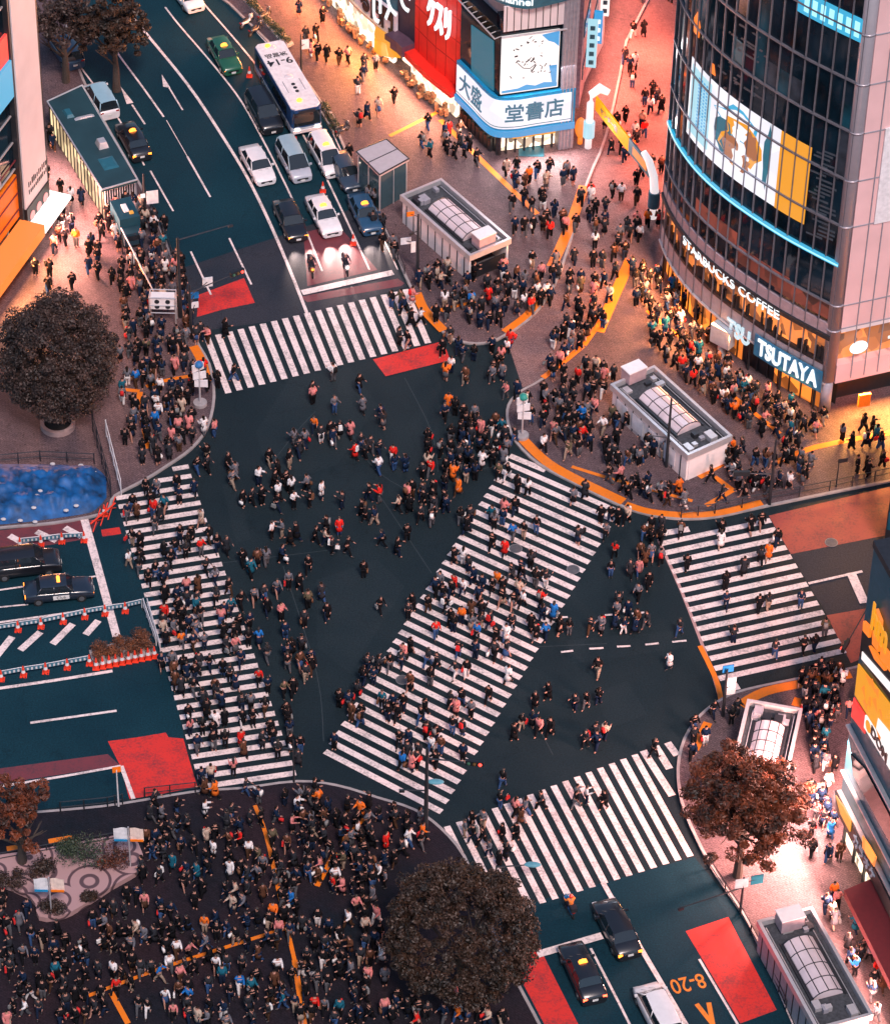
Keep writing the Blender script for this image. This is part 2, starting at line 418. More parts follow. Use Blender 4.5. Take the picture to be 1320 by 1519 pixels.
for pl in ([(430, 560), (520, 545), (560, 600), (500, 690), (400, 720), (380, 640)], [(470, 860), (560, 830), (600, 870), (520, 1000), (470, 960)], [(840, 950), (1010, 935), (1020, 960), (850, 985)], [(880, 1030), (930, 1010), (960, 1060), (905, 1080)], [(330, 720), (352, 715), (372, 800), (350, 805)]): b.sheet(GP(pl), 0.0026)
struct('asphalt_patch', b, ASPH_W)
ZR, ZW = 0.009, 0.014
def zebra(t0, b0, t1, b1, n, ext=(0, 0), duty=0.25, short=()):
    """n stripes lerped in world space from stripe t0-b0 to stripe t1-b1 (photo points of their centre lines)"""
    mb = MB(); T0, B0, T1, B1 = [G(*q) for q in (t0, b0, t1, b1)]
    for i in range(-ext[0], n+ext[1]):
        f = i/(n-1); t = T0.lerp(T1, f) if 0 <= f <= 1 else T0+(T1-T0)*f; bb = B0+(B1-B0)*f
        ht = (T1-T0)/(n-1)*duty; hb = (B1-B0)/(n-1)*duty
        # keep the stripe's own ends square to it
        d = (bb-t).normalized(); nrm = Vector((-d.y, d.x, 0)); wt = ht.dot(nrm)
        vs = [t-nrm*wt, t+nrm*wt, bb+nrm*wt, bb-nrm*wt]
        mb.add([(v.x, v.y, ZW) for v in vs], [(0, 1, 2, 3) if wt < 0 else (3, 2, 1, 0)])
    for (p, q, wd) in short:
        P_, Q_ = G(*p), G(*q); d = (Q_-P_).normalized(); nrm = Vector((-d.y, d.x, 0))*wd/2
        mb.add([((P_-nrm).x, (P_-nrm).y, ZW), ((Q_-nrm).x, (Q_-nrm).y, ZW), ((Q_+nrm).x, (Q_+nrm).y, ZW), ((P_+nrm).x, (P_+nrm).y, ZW)], [(0, 1, 2, 3)])
    struct('crosswalk_marking', mb, WHITE)
zebra((307, 500), (339, 583), (601, 429), (635, 509), 19, duty=0.27)
zebra((742, 698), (911, 772), (482, 1115), (655, 1205), 33, (1, 0), short=[((756, 676), (809, 698), 0.5)])
zebra((176, 752), (293, 733), (297, 1168), (439, 1147), 31, (1, 0), short=[((229, 714), (284, 706), 0.46), ((256, 696), (280, 692), 0.46)])
zebra((979, 807), (1143, 772), (1066, 1007), (1254, 965), 15, (0, 0), short=[((972, 793), (1022, 785), 0.55), ((1084, 1021), (1096, 1018), 0.6)])
zebra((716, 1206), (787, 1346), (941, 1120), (1024, 1271), 14, (3, 0), short=[((954, 1114), (997, 1181), 0.5), ((972, 1107), (993, 1141), 0.5), ((990, 1102), (1004, 1121), 0.5)])

lm = MB()
DZ = [0]
def dline(b, pts, wd=0.16, sm=4): DZ[0] += 1; strip(b, pts, wd, ZW+0.0007*DZ[0], sm)
dline(lm, [(190, 12), (207, 37), (277, 123), (327, 197), (367, 263), (400, 330), (430, 400), (456, 466)], 0.24)
dline(lm, [(245, 10), (267, 38), (320, 100), (360, 153), (393, 213), (413, 252), (446, 322), (478, 402)], 0.15)
dline(lm, [(290, -10), (298, 0), (373, 87), (425, 160), (470, 236), (512, 322), (548, 400)], 0.15)
dline(lm, [(330, -10), (398, 66), (448, 120), (488, 186), (518, 250), (552, 318), (590, 400)], 0.10)
dline(lm, [(115, 93), (150, 140), (183, 187), (214, 245)], 0.14)
dline(lm, [(172, 75), (185, 93), (214, 132), (243, 173)], 0.16)
dline(lm, [(278, 232), (312, 292)], 0.16); dline(lm, [(223, 253), (257, 313)], 0.14)
dline(lm, [(247, 178), (278, 232)], 0.06); dline(lm, [(283, 373), (313, 437)], 0.15); dline(lm, [(340, 353), (373, 422)], 0.15)
dline(lm, [(196, 155), (215, 184)], 0.15); dline(lm, [(251, 130), (271, 163)], 0.13)
for tip, a_, b_ in (((179, 128), (188, 154), (198, 152)), ((240, 110), (242, 128), (253, 130))):
    p = [G(*q) for q in (tip, a_, b_)]; lm.add([(q.x, q.y, ZW) for q in p], [(0, 1, 2)])
dline(lm, [(448, 434), (583, 404)], 0.62)                    # stop line of the top road
dline(lm, [(125, 770), (149, 856), (173, 945)], 0.55)        # left road
dline(lm, [(-10, 877), (143, 855)], 0.15); dline(lm, [(-10, 902), (42, 897)], 0.13); dline(lm, [(-10, 925), (163, 901)], 0.18)
for p, q in (((-14, 985), (18, 945)), ((30, 965), (60, 938)), ((78, 956), (108, 926)), ((127, 942), (146, 921)), ((-30, 815), (2, 822)), ((14, 795), (45, 812)), ((54, 789), (84, 803)), ((96, 783), (122, 797))): dline(lm, [p, q], 0.5)
dline(lm, [(-10, 1023), (80, 1010), (167, 996)], 0.26); dline(lm, [(45, 1073), (173, 1055)], 0.2)
dline(lm, [(-10, 1169), (90, 1153), (179, 1137)], 0.2); dline(lm, [(180, 1137), (198, 1186)], 0.28)
dline(lm, [(1199, 866), (1279, 848)], 0.22); dline(lm, [(1262, 850), (1282, 895)], 0.65)
for x0, y0, x1, y1 in ((897, 913, 918, 912), (937, 911, 957, 909), (832, 968, 850, 966), (874, 963, 895, 962), (915, 960, 935, 959), (957, 957, 977, 955), (997, 953, 1018, 951), (820, 917, 842, 916)): dline(lm, [(x0, y0), (x1, y1)], 0.17)
dline(lm, [(894, 1310), (947, 1402), (1016, 1519), (1040, 1562)], 0.32); dline(lm, [(876, 1408), (933, 1519), (950, 1560)], 0.16)
dline(lm, [(797, 1417), (893, 1389)], 0.55); dline(lm, [(1037, 1424), (1093, 1519), (1120, 1566)], 0.16)
dline(lm, [(1062, 1295), (1105, 1362), (1180, 1530)], 0.1)
struct('lane_marking', lm, WHITE)
rm = MB()
for pl in ([(295, 437), (362, 412), (378, 449), (330, 459), (292, 470)], [(553, 533), (657, 506), (668, 534), (572, 558)],
           [(160, 1100), (205, 1094), (246, 1087), (250, 1094), (272, 1096), (283, 1135), (293, 1168), (240, 1178), (192, 1186), (179, 1138)],
           [(1017, 1382), (1080, 1361), (1152, 1499), (1098, 1519)], [(786, 1376), (810, 1426), (857, 1519), (880, 1560), (828, 1560), (768, 1445)],
           [(150, 786), (177, 782), (180, 792), (152, 796)]):
    rm.sheet(GP(pl), ZR)
struct('red_lane_marking', rm, RED)
rd = MB()
for pl in ([(445, 440), (590, 413), (600, 420), (595, 424), (456, 448)], [(-20, 1143), (160, 1119), (178, 1136), (-20, 1166)], [(-10, 788), (60, 780), (120, 770), (148, 772), (140, 786), (126, 800), (-10, 822)],
           [(450, 345), (500, 332), (560, 400), (456, 424)]):
    rd.sheet(GP(pl), 0.0065)
struct('worn_red_marking', rd, RED_D)
rp = MB(); rp.sheet(GP([(1140, 765), (1320, 722), (1420, 705), (1420, 775), (1300, 797), (1173, 822)]), 0.0085)
rp.sheet(GP([(1226, 913), (1300, 900), (1420, 880), (1420, 945), (1300, 968), (1262, 984)]), 0.0085); struct('pale_red_marking', rp, RED_P)
def flat_text(txt, px, py, up, size, nm, m, lab_sy=1.0, bold=0.01):
    """painted road writing; up = photo point its top points to"""
    c = G(px, py); u = (G(*up)-c); u.z = 0; u.normalize(); r = Vector((u.y, -u.x, 0))
    vs, fs = text_mesh(txt, size, 0, 1.0, bold); mb = MB()
    mb.add([(c+r*v.x+u*v.y*lab_sy).to_tuple()[:2]+(ZW,) for v in vs], fs); return struct(nm, mb, m)
sm_ = MB()
for i_, pts in enumerate(([(468, 610), (440, 640), (400, 690), (385, 700)], [(330, 835), (440, 822), (520, 812)], [(520, 640), (560, 700), (640, 745)], [(560, 730), (600, 790), (640, 850)], [(700, 700), (740, 690), (752, 692)], [(790, 960), (900, 955)], [(820, 1120), (800, 1080), (790, 1050)], [(600, 560), (640, 640), (650, 700)], [(420, 840), (470, 1000), (480, 1100)])): strip(sm_, pts, 0.05, 0.0045+0.0004*i_, 4)
struct('road_seam', sm_, mat('seam_grey', (.028, .042, .050), .8))
ZM = ZW+0.06
flat_text('8-20', 1020, 1459, (1047, 1519), 1.22, 'road_writing', ORNG, 1.35)
v = MB(); strip(v, [(1033, 1490), (1056, 1519), (1058, 1528)], 0.3, ZW, 1); strip(v, [(1051, 1488), (1057, 1519), (1059, 1528)], 0.3, ZW+0.003, 1); struct('road_writing', v, ORNG)

# yellow tactile paving
tc_ = MB(); ZT = KH+0.010
TZ = [0]
def tact(pts, wd, z=ZT):
    TZ[0] += 1; z = z+0.0006*TZ[0]
    p = [G(x, y, z) for x, y in (smooth_poly(pts, 4) if len(pts) > 2 else pts)]
    vs = []; fs = []
    for i in range(len(p)):
        d = p[min(i+1, len(p)-1)]-p[max(i-1, 0)]; d.z = 0; d.normalize(); n = Vector((-d.y, d.x, 0))*wd/2
        vs += [p[i]-n, p[i]+n]
    for i in range(len(p)-1): fs.append((2*i, 2*i+2, 2*i+3, 2*i+1))
    tc_.add(vs, fs)
for pts, wd in (([(618, 434), (630, 460), (658, 490)], .75), ([(648, 460), (705, 447)], .3), ([(578, 201), (648, 166)], .35), ([(653, 177), (725, 248), (797, 317)], .45),
                ([(748, 492), (780, 468), (800, 445)], .6), ([(818, 395), (845, 335), (866, 275)], .8), ([(866, 512), (895, 470), (912, 440)], .4),
                ([(775, 651), (812, 686), (862, 714), (925, 744)], .78), ([(848, 692), (903, 709), (965, 726), (1027, 743)], .3), ([(928, 748), (965, 759), (1020, 764), (1070, 760), (1130, 745)], .6),
                ([(1047, 750), (1087, 727)], .4), ([(1087, 727), (1060, 707)], .4), ([(1033, 705), (1067, 685)], 1.0), ([(1147, 687), (1210, 663), (1330, 640)], .5), ([(1087, 587), (1122, 615), (1157, 643)], .35),
                ([(960, 460), (985, 482), (1010, 500)], .35), ([(287, 513), (299, 535), (307, 565)], .7), ([(217, 573), (250, 563), (287, 557)], .35), ([(180, 577), (207, 580)], .35), ([(208, 581), (203, 607)], .4),
                ([(210, 625), (220, 665)], .3), ([(1098, 1046), (1135, 1026), (1200, 1012), (1262, 1000)], .75), ([(1030, 1112), (1050, 1072)], .6), ([(378, 1195), (395, 1240), (415, 1330), (437, 1425)], .26), ([(505, 1250), (540, 1215)], .26), ([(497, 1265), (470, 1315)], .35),
                ([(130, 1478), (230, 1440), (315, 1412), (400, 1385), (430, 1376)], .26), ([(165, 1473), (190, 1519)], .35), ([(437, 1425), (452, 1525)], .35), ([(72, 1249), (107, 1243)], .45), ([(10, 1260), (35, 1256)], .45),
                ([(1176, 1040), (1195, 1045)], .8), ([(640, 455), (662, 462)], .3)): tact(pts, wd)
struct('tactile_paving', tc_, TACT)
ts = MB()
tt = tc_; tc_ = ts
tact([(805, 560), (835, 537), (864, 513)], .45, 0.012 if False else ZT); tact([(888, 492), (905, 452), (935, 385)], .85)
tact([(1038, 958), (1062, 1008), (1070, 1043)], .35, 0.016); tc_ = tt
struct('tactile_paving', ts, TACT)
kc = MB()
strip(kc, [(976, 800), (1012, 880), (1052, 985), (1066, 1030)], 0.22, 0.012, 3); struct('pale_red_marking', kc, mat('pink_concrete', (0.42, 0.25, 0.24), 0.8))
mh = mat('manhole_iron', (0.10, 0.10, 0.11), 0.5, metal=0.6, var=0.3, scale=8)
for i, (x, y, lb) in enumerate(((765, 814, 'round iron manhole cover among the stripes of the diagonal crosswalk, upper one'), (850, 845, 'round iron manhole cover at the right edge of the diagonal crosswalk'), (597, 1009, 'round dark manhole cover in the lower left part of the diagonal crosswalk'), (1233, 805, 'round dark manhole cover in the grey road right of the right crosswalk'))):
    c = G(x, y); b = MB(); b.disc((c.x, c.y, 0.006), 0.46, 0.016, 24); b.cur = 1
    for q in range(-3, 4): b.box((c.x, c.y+q*0.11, 0.024), (0.8*math.sqrt(1-(q/4.2)**2), 0.03, 0.008))
    for k in range(24):
        a_ = k*math.pi/12; b.box((c.x+0.43*math.cos(a_), c.y+0.43*math.sin(a_), 0.024), (0.05, 0.11, 0.01), a_)
    single('manhole_cover', b, [mh, mat('manhole_rim', (0.25, 0.24, 0.25), 0.5, 0.4)], lb, 'manhole', 'manhole covers in the roadway')

# ================================================================== LAMPS OF THE SHOPS AND ADDED FILL
LK = 2.3
def area(p, tgt, size, power, col, sy=None):
    l = bpy.data.lights.new('shop_lamp', 'AREA'); l.energy = power*LK; l.color = col; l.shape = 'RECTANGLE'; l.size = size; l.size_y = sy or size*0.4
    o = bpy.data.objects.new('shop_lamp', l); COL.objects.link(o); o.location = p
    o.rotation_euler = (Vector(tgt)-Vector(p)).to_track_quat('-Z', 'Y').to_euler(); return o
PINK, WARM, ORA, COOL = (1.0, 0.42, 0.34), (1.0, 0.62, 0.36), (1.0, 0.42, 0.10), (0.55, 0.85, 1.0)
def facade_lamps(F, u0, u1, n, z, off, power, col, reach=7.0, size=3.0):
    power *= 0.62; reach *= 1.5
    for i in range(n):
        u = lerp(u0, u1, (i+0.5)/n); area(F.at(u, z, off), F.at(u, 0, off+reach), size, power, col)

# ================================================================== BUILDINGS
DARKG = mat('dark_glass', (0.004, 0.014, 0.024), 0.06, var=1.0, scale=0.30, spec=0.4); NAVYG = glass('navy_glass', (0.01, 0.07, 0.11), 0.15)  # dark glass: cloudy tone variation stands in for reflections
METL = mat('pale_metal', (0.62, 0.60, 0.62), 0.35, 0.5, var=0.08); METD = mat('dark_metal', (0.05, 0.055, 0.065), 0.4, 0.6)
BLACK = mat('black_paint', (0.012, 0.014, 0.018), 0.45); OFFW = mat('off_white_panel', (0.74, 0.66, 0.68), 0.5, var=0.06, scale=0.6)
PINKP = mat('pink_panel', (0.80, 0.50, 0.50), 0.45, var=0.10, scale=0.35); GREYP = mat('grey_panel', (0.30, 0.29, 0.33), 0.5)
TEALP = mat('teal_panel', (0.02, 0.12, 0.17), 0.4); BLUEP = mat('blue_panel', (0.01, 0.24, 0.48), 0.45)
REDW = mat('red_wall', (0.80, 0.025, 0.015), 0.5, var=0.12, scale=1.2); ORAP = mat('orange_panel', (0.9, 0.20, 0.01), 0.45)
CONC = mat('concrete', (0.32, 0.29, 0.30), 0.85, var=0.2); MAROON = mat('maroon', (0.16, 0.02, 0.03), 0.5)
E_SHOP = emit('shop_interior_orange', (1.0, 0.24, 0.025), 1.25, var=1, scale=0.9, lo=0.05, hi=1.3)
E_CAFE = emit('cafe_interior', (1.0, 0.26, 0.05), 1.1, var=1, scale=1.1, lo=0.05, hi=1.2)
E_WHITE = emit('lit_white', (1.0, 0.88, 0.86), 0.95); E_SHOPW = emit('shop_interior_white', (1.0, 0.72, 0.50), 2.2, var=1, scale=1.6, lo=0.1, hi=1.4)
E_SCR = emit('screen_white', (0.92, 0.90, 1.0), 0.95, var=1, scale=0.5, lo=0.8, hi=1.0); E_SCRC = emit('screen_pale_cyan', (0.40, 0.74, 0.86), 0.8)
E_CYAN = emit('lit_cyan', (0.01, 0.36, 0.60), 0.95); E_CYANW = emit('lit_cyan_white', (0.35, 0.8, 1.0), 1.1)
E_YEL = emit('lit_yellow', (1.0, 0.38, 0.0), 0.72); E_ORA = emit('lit_orange', (1.0, 0.20, 0.01), 1.0); E_BROWN = emit('lit_brown', (0.45, 0.15, 0.05), 0.7)
E_RED = emit('lit_red', (1.0, 0.03, 0.02), 1.0); E_BLUE = emit('lit_blue', (0.01, 0.33, 0.70), 0.85); E_LET = emit('lit_letter', (0.85, 0.95, 1.0), 1.1)
E_DRED = emit('reflection_dull_red', (0.60, 0.10, 0.06), 0.35, base=(0.02, 0.02, 0.02), var=1, scale=0.9, lo=0.1, hi=1.1)
E_INK = emit('screen_ink', (0.02, 0.02, 0.04), 0.3, base=(0.01, 0.01, 0.01))
E_TEALD = emit('screen_dim_teal', (0.02, 0.22, 0.32), 0.5, base=(0.01, 0.03, 0.04))

def plate(F, mb, pxs, o0, o1):
    """a flat panel on facade F whose outline is given as photo points on that wall"""
    q = [F.hit(*p) for p in pxs]; return uvplate(F, mb, q, o0, o1)
def uvplate(F, mb, q, o0, o1):
    pl = [Vector((u, z, 0)) for u, z in q]; ar = sum(pl[i].x*pl[(i+1) % len(pl)].y-pl[(i+1) % len(pl)].x*pl[i].y for i in range(len(pl)))
    if ar < 0: pl = pl[::-1]
    n = len(pl); vs = [F.at(p.x, p.y, o0) for p in pl]+[F.at(p.x, p.y, o1) for p in pl]; fs = []
    for a_, b_, c_ in tessellate_polygon([pl]):
        if (pl[b_]-pl[a_]).cross(pl[c_]-pl[a_]).z < 0: b_, c_ = c_, b_
        fs.append((a_+n, b_+n, c_+n))
    for i in range(n): fs.append((i, (i+1) % n, (i+1) % n+n, i+n))
    mb.add(vs, fs)
def blob(F, mb, u, z, ru, rz, off, seed, n=14, j=0.3):
    r_ = random.Random(seed); q = []
    for i in range(n):
        t = 2*math.pi*i/n; k = 1+r_.uniform(-j, j); q.append((u+ru*k*math.cos(t), z+rz*k*math.sin(t)))
    uvplate(F, mb, q, off, off+0.01)

# ---- the curved glass corner building
base = [G(*p) for p in ((977, 402), (990, 434), (1020, 477), (1066, 520), (1130, 566), (1175, 593), (1219, 617))]
QP = smooth_poly([(p.x, p.y) for p in base], 5)
Q = Facade(QP)
def uq(px, py): return Q.hit(px, py)[0]
QT = 52.0
z_g = zat(1218, 617, 569)          # underside of the curtain wall
z_c0 = Q.hit(1225, 548)[1]; z_c1 = Q.hit(1231, 497)[1]; z_t = Q.hit(1236, 384)[1]
R0 = G(1223, 619); R1 = G(1430, 572); RF = Facade([(R0.x, R0.y), (R1.x, R1.y)])
qb = empty('glass_corner_building', G(1060, 430), 'tall building with a curved dark glass front, a big video screen and lit cafe floor', 'building')
b = MB(); core = [Q.at(u, 0, -1.6) for u in [Q.L*i/24 for i in range(25)]]+[RF.at(1.5, 0, -1.6), RF.at(RF.L, 0, -1.6), G(1430, 380), G(1040, 330)]
b.prism([(p.x, p.y) for p in core], 0.0, QT-0.5); part('wall', b, BLACK, qb)
b = MB(); Q.slab(b, 0, Q.L, z_c1+1.1, QT, -0.25, 0.0, n=40); part('glass_wall', b, DARKG, qb)
b = MB(); NM = 18
for i in range(NM+1):
    u = lerp(0.02, Q.L-0.02, i/NM); Q.slab(b, u-0.03, u+0.03, z_g+0.1, QT, 0.0, 0.14)
fl = 4.0; z = z_t-2*0.2
zs = [z_t-3.9, z_t+0.05+3.0] + [z_t+3.0+fl*k for k in range(1, 9)]
for z in zs: Q.slab(b, 0, Q.L, z, z+0.13, 0.003, 0.17, n=30)
part('mullions', b, mat('mullion_grey', (0.17, 0.17, 0.20), 0.4, 0.3), qb)
b = MB(); Q.slab(b, 0.0, Q.L, z_c1+0.05, z_c1+0.95, -0.2, 0.10, n=34); parts('cornice', b, mat('pinkish_grey_band', (0.36, 0.27, 0.30), 0.4), qb)
b = MB(); Q.slab(b, 0.0, Q.L, z_c1-0.35, z_c1+0.04, -0.2, 0.25, n=34); parts('cornice', b, METD, qb)
b = MB(); Q.slab(b, 0.0, Q.L, z_c0+0.45, z_c1-0.36, -0.30, -0.2, n=34); part('cafe_window', b, E_CAFE, qb)
b = MB()
for i in range(46):            # furniture and people's heads seen behind the cafe glass
    u = rnd.uniform(0.3, Q.L-0.3); h = rnd.uniform(0.5, 1.3); b.box(Q.at(u, z_c0+0.46+h/2, -0.1), (rnd.uniform(0.2, 0.6), 0.12, h), rnd.uniform(0, 3))
parts('cafe_table', b, BLACK, qb)
b = MB(); Q.slab(b, 0.0, Q.L, z_c0+0.35, z_c0+0.62, -0.35, 0.08, n=34); part('window_sill', b, BLACK, qb)
b = MB(); Q.slab(b, 0.0, Q.L, z_g+0.1, z_c0+0.35, -1.0, 0.06, n=34); part('canopy_fascia', b, GREYP, qb)
b = MB(); Q.slab(b, 0.0, Q.L, z_g-0.05, z_g+0.09, -1.4, 0.2, n=34); part('canopy', b, METL, qb)
u1, z1 = Q.hit(1192, 337)[0], 0
b = MB(); Q.slab(b, 0, Q.L, z_t-0.34, z_t+0.0, 0.01, 0.2, n=30); part('light_band', b, E_CYAN, qb)
b = MB(); Q.slab(b, 0, Q.L, z_t-0.24, z_t-0.12, 0.2, 0.23, n=30); part('light_band', b, E_CYANW, qb)
# the video screen behind the glass
sc_u0 = uq(1019, 190); sc_z0 = Q.hit(1019, 190)[1]; sc_z1 = Q.hit(1023, 78)[1]; sc_u1 = uq(1192, 337); sc_um = uq(1149, 302)
sz0 = (sc_z0+Q.hit(1190, 335)[1])/2; sz1 = (sc_z1+Q.hit(1206, 218)[1])/2
b = MB(); Q.slab(b, sc_u0, sc_um, sz0, sz1, 0.01, 0.04, n=14); scr = part('video_screen', b, E_SCR, qb)
b = MB(); Q.slab(b, sc_um, sc_u1, sz0-0.05, sz1, 0.01, 0.042, n=4); part('video_screen', b, E_YEL, qb)['label'] = 'plain orange panel at the right end of the video screen'
b = MB(); Q.slab(b, sc_u0+0.25, lerp(sc_u0, sc_um, 0.30), sz0+0.5, sz1-0.4, 0.042, 0.055, n=5); parts('screen_image', b, E_SCRC, scr)
b = MB()
for k in range(4):
    for j in range(16):
        u = lerp(sc_u0, sc_um, 0.13+0.035*k); z = lerp(sz1-1.0, sz0+1.0, j/16)
        uvplate(Q, b, [(u, z), (u+0.22, z), (u+0.22, z+rnd.uniform(0.12, 0.24)), (u, z+0.14)], 0.058, 0.062)
parts('screen_image', b, E_BLUE, scr)
cu, cz = lerp(sc_u0, sc_um, 0.62), lerp(sz0, sz1, 0.52)
b = MB(); blob(Q, b, cu-0.3, cz+1.3, 2.3, 1.3, 0.045, 3, j=.25); parts('screen_image', b, E_CYAN, scr)
b = MB(); blob(Q, b, cu-1.6, cz-0.4, 1.0, 1.6, 0.058, 4, j=.2); blob(Q, b, cu+2.9, cz+0.2, 0.35, 2.4, 0.052, 14, j=.3); parts('screen_image', b, E_TEALD, scr)
b = MB(); blob(Q, b, cu+0.2, cz-0.3, 2.1, 1.7, 0.060, 5, j=.3); parts('screen_image', b, E_YEL, scr)
b = MB(); blob(Q, b, cu-0.8, cz-0.9, 0.8, 1.2, 0.071, 6); blob(Q, b, cu+1.3, cz+0.2, 0.7, 1.3, 0.073, 7); blob(Q, b, cu+0.6, cz-1.6, 0.7, 0.8, 0.075, 8); parts('screen_image', b, E_BROWN, scr)
b = MB(); blob(Q, b, cu+0.1, cz-1.5, 0.6, 0.9, 0.086, 9); blob(Q, b, cu-0.2, cz+0.5, 0.5, 0.5, 0.088, 10); parts('screen_image', b, E_WHITE, scr)
# reflections on the dark glass, painted as dim glowing red bands and pale stripes
b = MB()
for (x, y, w_, h) in ((1060, 330, 5.0, 1.3), (1130, 400, 5.2, 1.5), (1190, 440, 5.0, 1.5), (1012, 345, 1.4, 2.2)):
    u, z = Q.hit(x, y)
    Q.slab(b, u-w_/2, u+w_/2, z-h/2, z+h/2, -0.001, 0.012, n=6)
parts('red_reflection', b, E_DRED, qb)
b = MB()
for i in range(26):
    u = uq(1100, 120)+rnd.uniform(-1.6, 1.6); z = Q.hit(1120, 140)[1]+rnd.uniform(-5, 5.5)
    uvplate(Q, b, [(u-1.2, z), (u+1.0, z+0.1), (u+1.1, z+0.28), (u-1.1, z+0.2)], 0.003+0.0006*i, 0.006+0.0006*i)
for i in range(22):
    u = uq(1225, 340)+rnd.uniform(-1.0, 0.3); z = z_t+1.0+0.35*i; uvplate(Q, b, [(u-0.9, z), (u+0.5, z+0.12), (u+0.5, z+0.3), (u-0.9, z+0.15)], 0.003, 0.008)
parts('reflection_stripe', b, mat('stripe_reflection', (0.055, 0.075, 0.095), 0.5), qb)
b = MB()
u, z = Q.hit(1034, 36); uvplate(Q, b, [(u-.4, z-.8), (u+.5, z-.8), (u+.6, z+.2), (u, z+1.1), (u-.5, z+.3)], 0.02, 0.05)
u, z = Q.hit(1058, 103); uvplate(Q, b, [(u-.35, z-.4), (u+.35, z-.3), (u+.1, z+.5), (u-.3, z+.5)], 0.02, 0.05)
parts('lit_sign', b, E_ORA, qb)
pm = [mat('pane_teal', (.008, .055, .08), .12, var=.8, scale=.5, spec=.5), mat('pane_grey', (.035, .045, .06), .2, var=.8, scale=.7, spec=.5), emit('pane_painted_glow', (.10, .22, .28), .35, base=(.01, .02, .03), var=1, scale=.8, lo=.1, hi=1.2), E_DRED]  # pane plates: tower reflections and faint room glow put into their colour
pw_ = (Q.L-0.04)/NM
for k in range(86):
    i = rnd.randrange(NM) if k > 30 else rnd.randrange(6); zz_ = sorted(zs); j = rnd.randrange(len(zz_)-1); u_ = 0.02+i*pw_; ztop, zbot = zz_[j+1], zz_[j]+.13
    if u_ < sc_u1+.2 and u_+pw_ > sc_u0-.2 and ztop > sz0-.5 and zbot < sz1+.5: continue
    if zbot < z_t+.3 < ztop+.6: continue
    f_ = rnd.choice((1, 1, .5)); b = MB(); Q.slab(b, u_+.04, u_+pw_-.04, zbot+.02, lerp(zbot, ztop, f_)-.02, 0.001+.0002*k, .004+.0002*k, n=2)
    part('reflection_pane', b, pm[rnd.choice((0, 0, 1, 1, 2))] if i > 5 else pm[0], qb)
# top light strip
b = MB(); u, z = Q.hit(1215, 8); Q.slab(b, uq(1185, 2), Q.L, z-1.2, z+0.6, 0.01, 0.1, n=6); part('light_band', b, E_CYAN, qb)
b = MB(); text_on(b, 'MAGNET', 1.4, Q.textfn(lerp(uq(1195, 2), Q.L, 0.5), z-0.3, 0.13), 0.03) if False else [Q.slab(b, uq(1195, 2)+0.7*k, uq(1195, 2)+0.7*k+0.4, z-0.9, z+0.3, 0.1, 0.13) for k in range(7)]
part('sign_letter', b, E_CYANW, qb)
# cafe and shop lettering
ua, za = Q.hit(1018, 346); ub, zb = Q.hit(1158, 471)
b = MB(); text_on(b, 'STARBUCKS COFFEE', 1.0, Q.textfn((ua+ub)/2, (za+zb)/2-0.1, 0.20), 0.0, 0.05, fit=(ub-ua), sy=1.15); part('cafe_lettering', b, E_LET, qb)
ua, za = Q.hit(1127, 513); ub, zb = Q.hit(1218, 560)
zc = (Q.hit(1127, 514)[1]+Q.hit(1217, 558)[1])/2
b = MB(); Q.slab(b, ua-0.3, ub+0.25, zc-0.95, zc+0.95, 0.22, 0.30, n=8); part('sign_board', b, mat('sign_blue', (0.02, 0.16, 0.30), 0.4), qb)
b = MB(); text_on(b, 'TSUTAYA', 1.7, Q.textfn((ua+ub)/2, zc, 0.36), 0.03, 0.06, fit=(ub-ua-0.2), sy=1.15); part('sign_lettering', b, E_LET, qb)
b = MB(); text_on(b, 'TSU', 1.5, Q.textfn(ua-2.1, zc-0.2, -0.55+0.7), 0.05, 0.05, fit=2.4, sy=1.2); part('sign_lettering', b, emit('dim_letter', (0.6, 0.8, 0.9), 0.8), qb)
# ground floor shopfront under the canopy
b = MB(); Q.slab(b, 0.3, Q.L*0.60, 0.15, z_g-0.15, -0.62, -0.5, n=20); part('shop_window', b, E_SHOP, qb)
b = MB(); Q.slab(b, Q.L*0.60, Q.L*0.76, 0.15, z_g-0.15, -0.62, -0.5, n=8); part('shop_window', b, BLACK, qb)
b = MB(); Q.slab(b, Q.L*0.76, Q.L, 0.15, z_g-0.15, -0.62, -0.5, n=8); part('shop_window', b, E_SHOP, qb)
b = MB()
for i in range(20):
    u = lerp(0.1, Q.L-0.3, i/19); Q.slab(b, u, u+0.10, KH, z_g-0.06, -0.49, -0.4)
for i in range(7):
    u = lerp(0.9, Q.L-0.9, i/6); p = Q.at(u, 0, -0.1); b.tube([(p.x, p.y, KH), (p.x, p.y, z_g-0.06)], 0.10, 10)
parts('post', b, METD, qb)
p = Q.at(uq(1075, 520), 0, 0.35); b = MB(); b.box((p.x, p.y, 2.1), (1.7, 0.8, 1.6), -0.7); b.disc((p.x, p.y, KH), 0.3, 1.2); part('display_stand', b, mat('display_grey', (0.35, 0.38, 0.42), 0.5), qb)
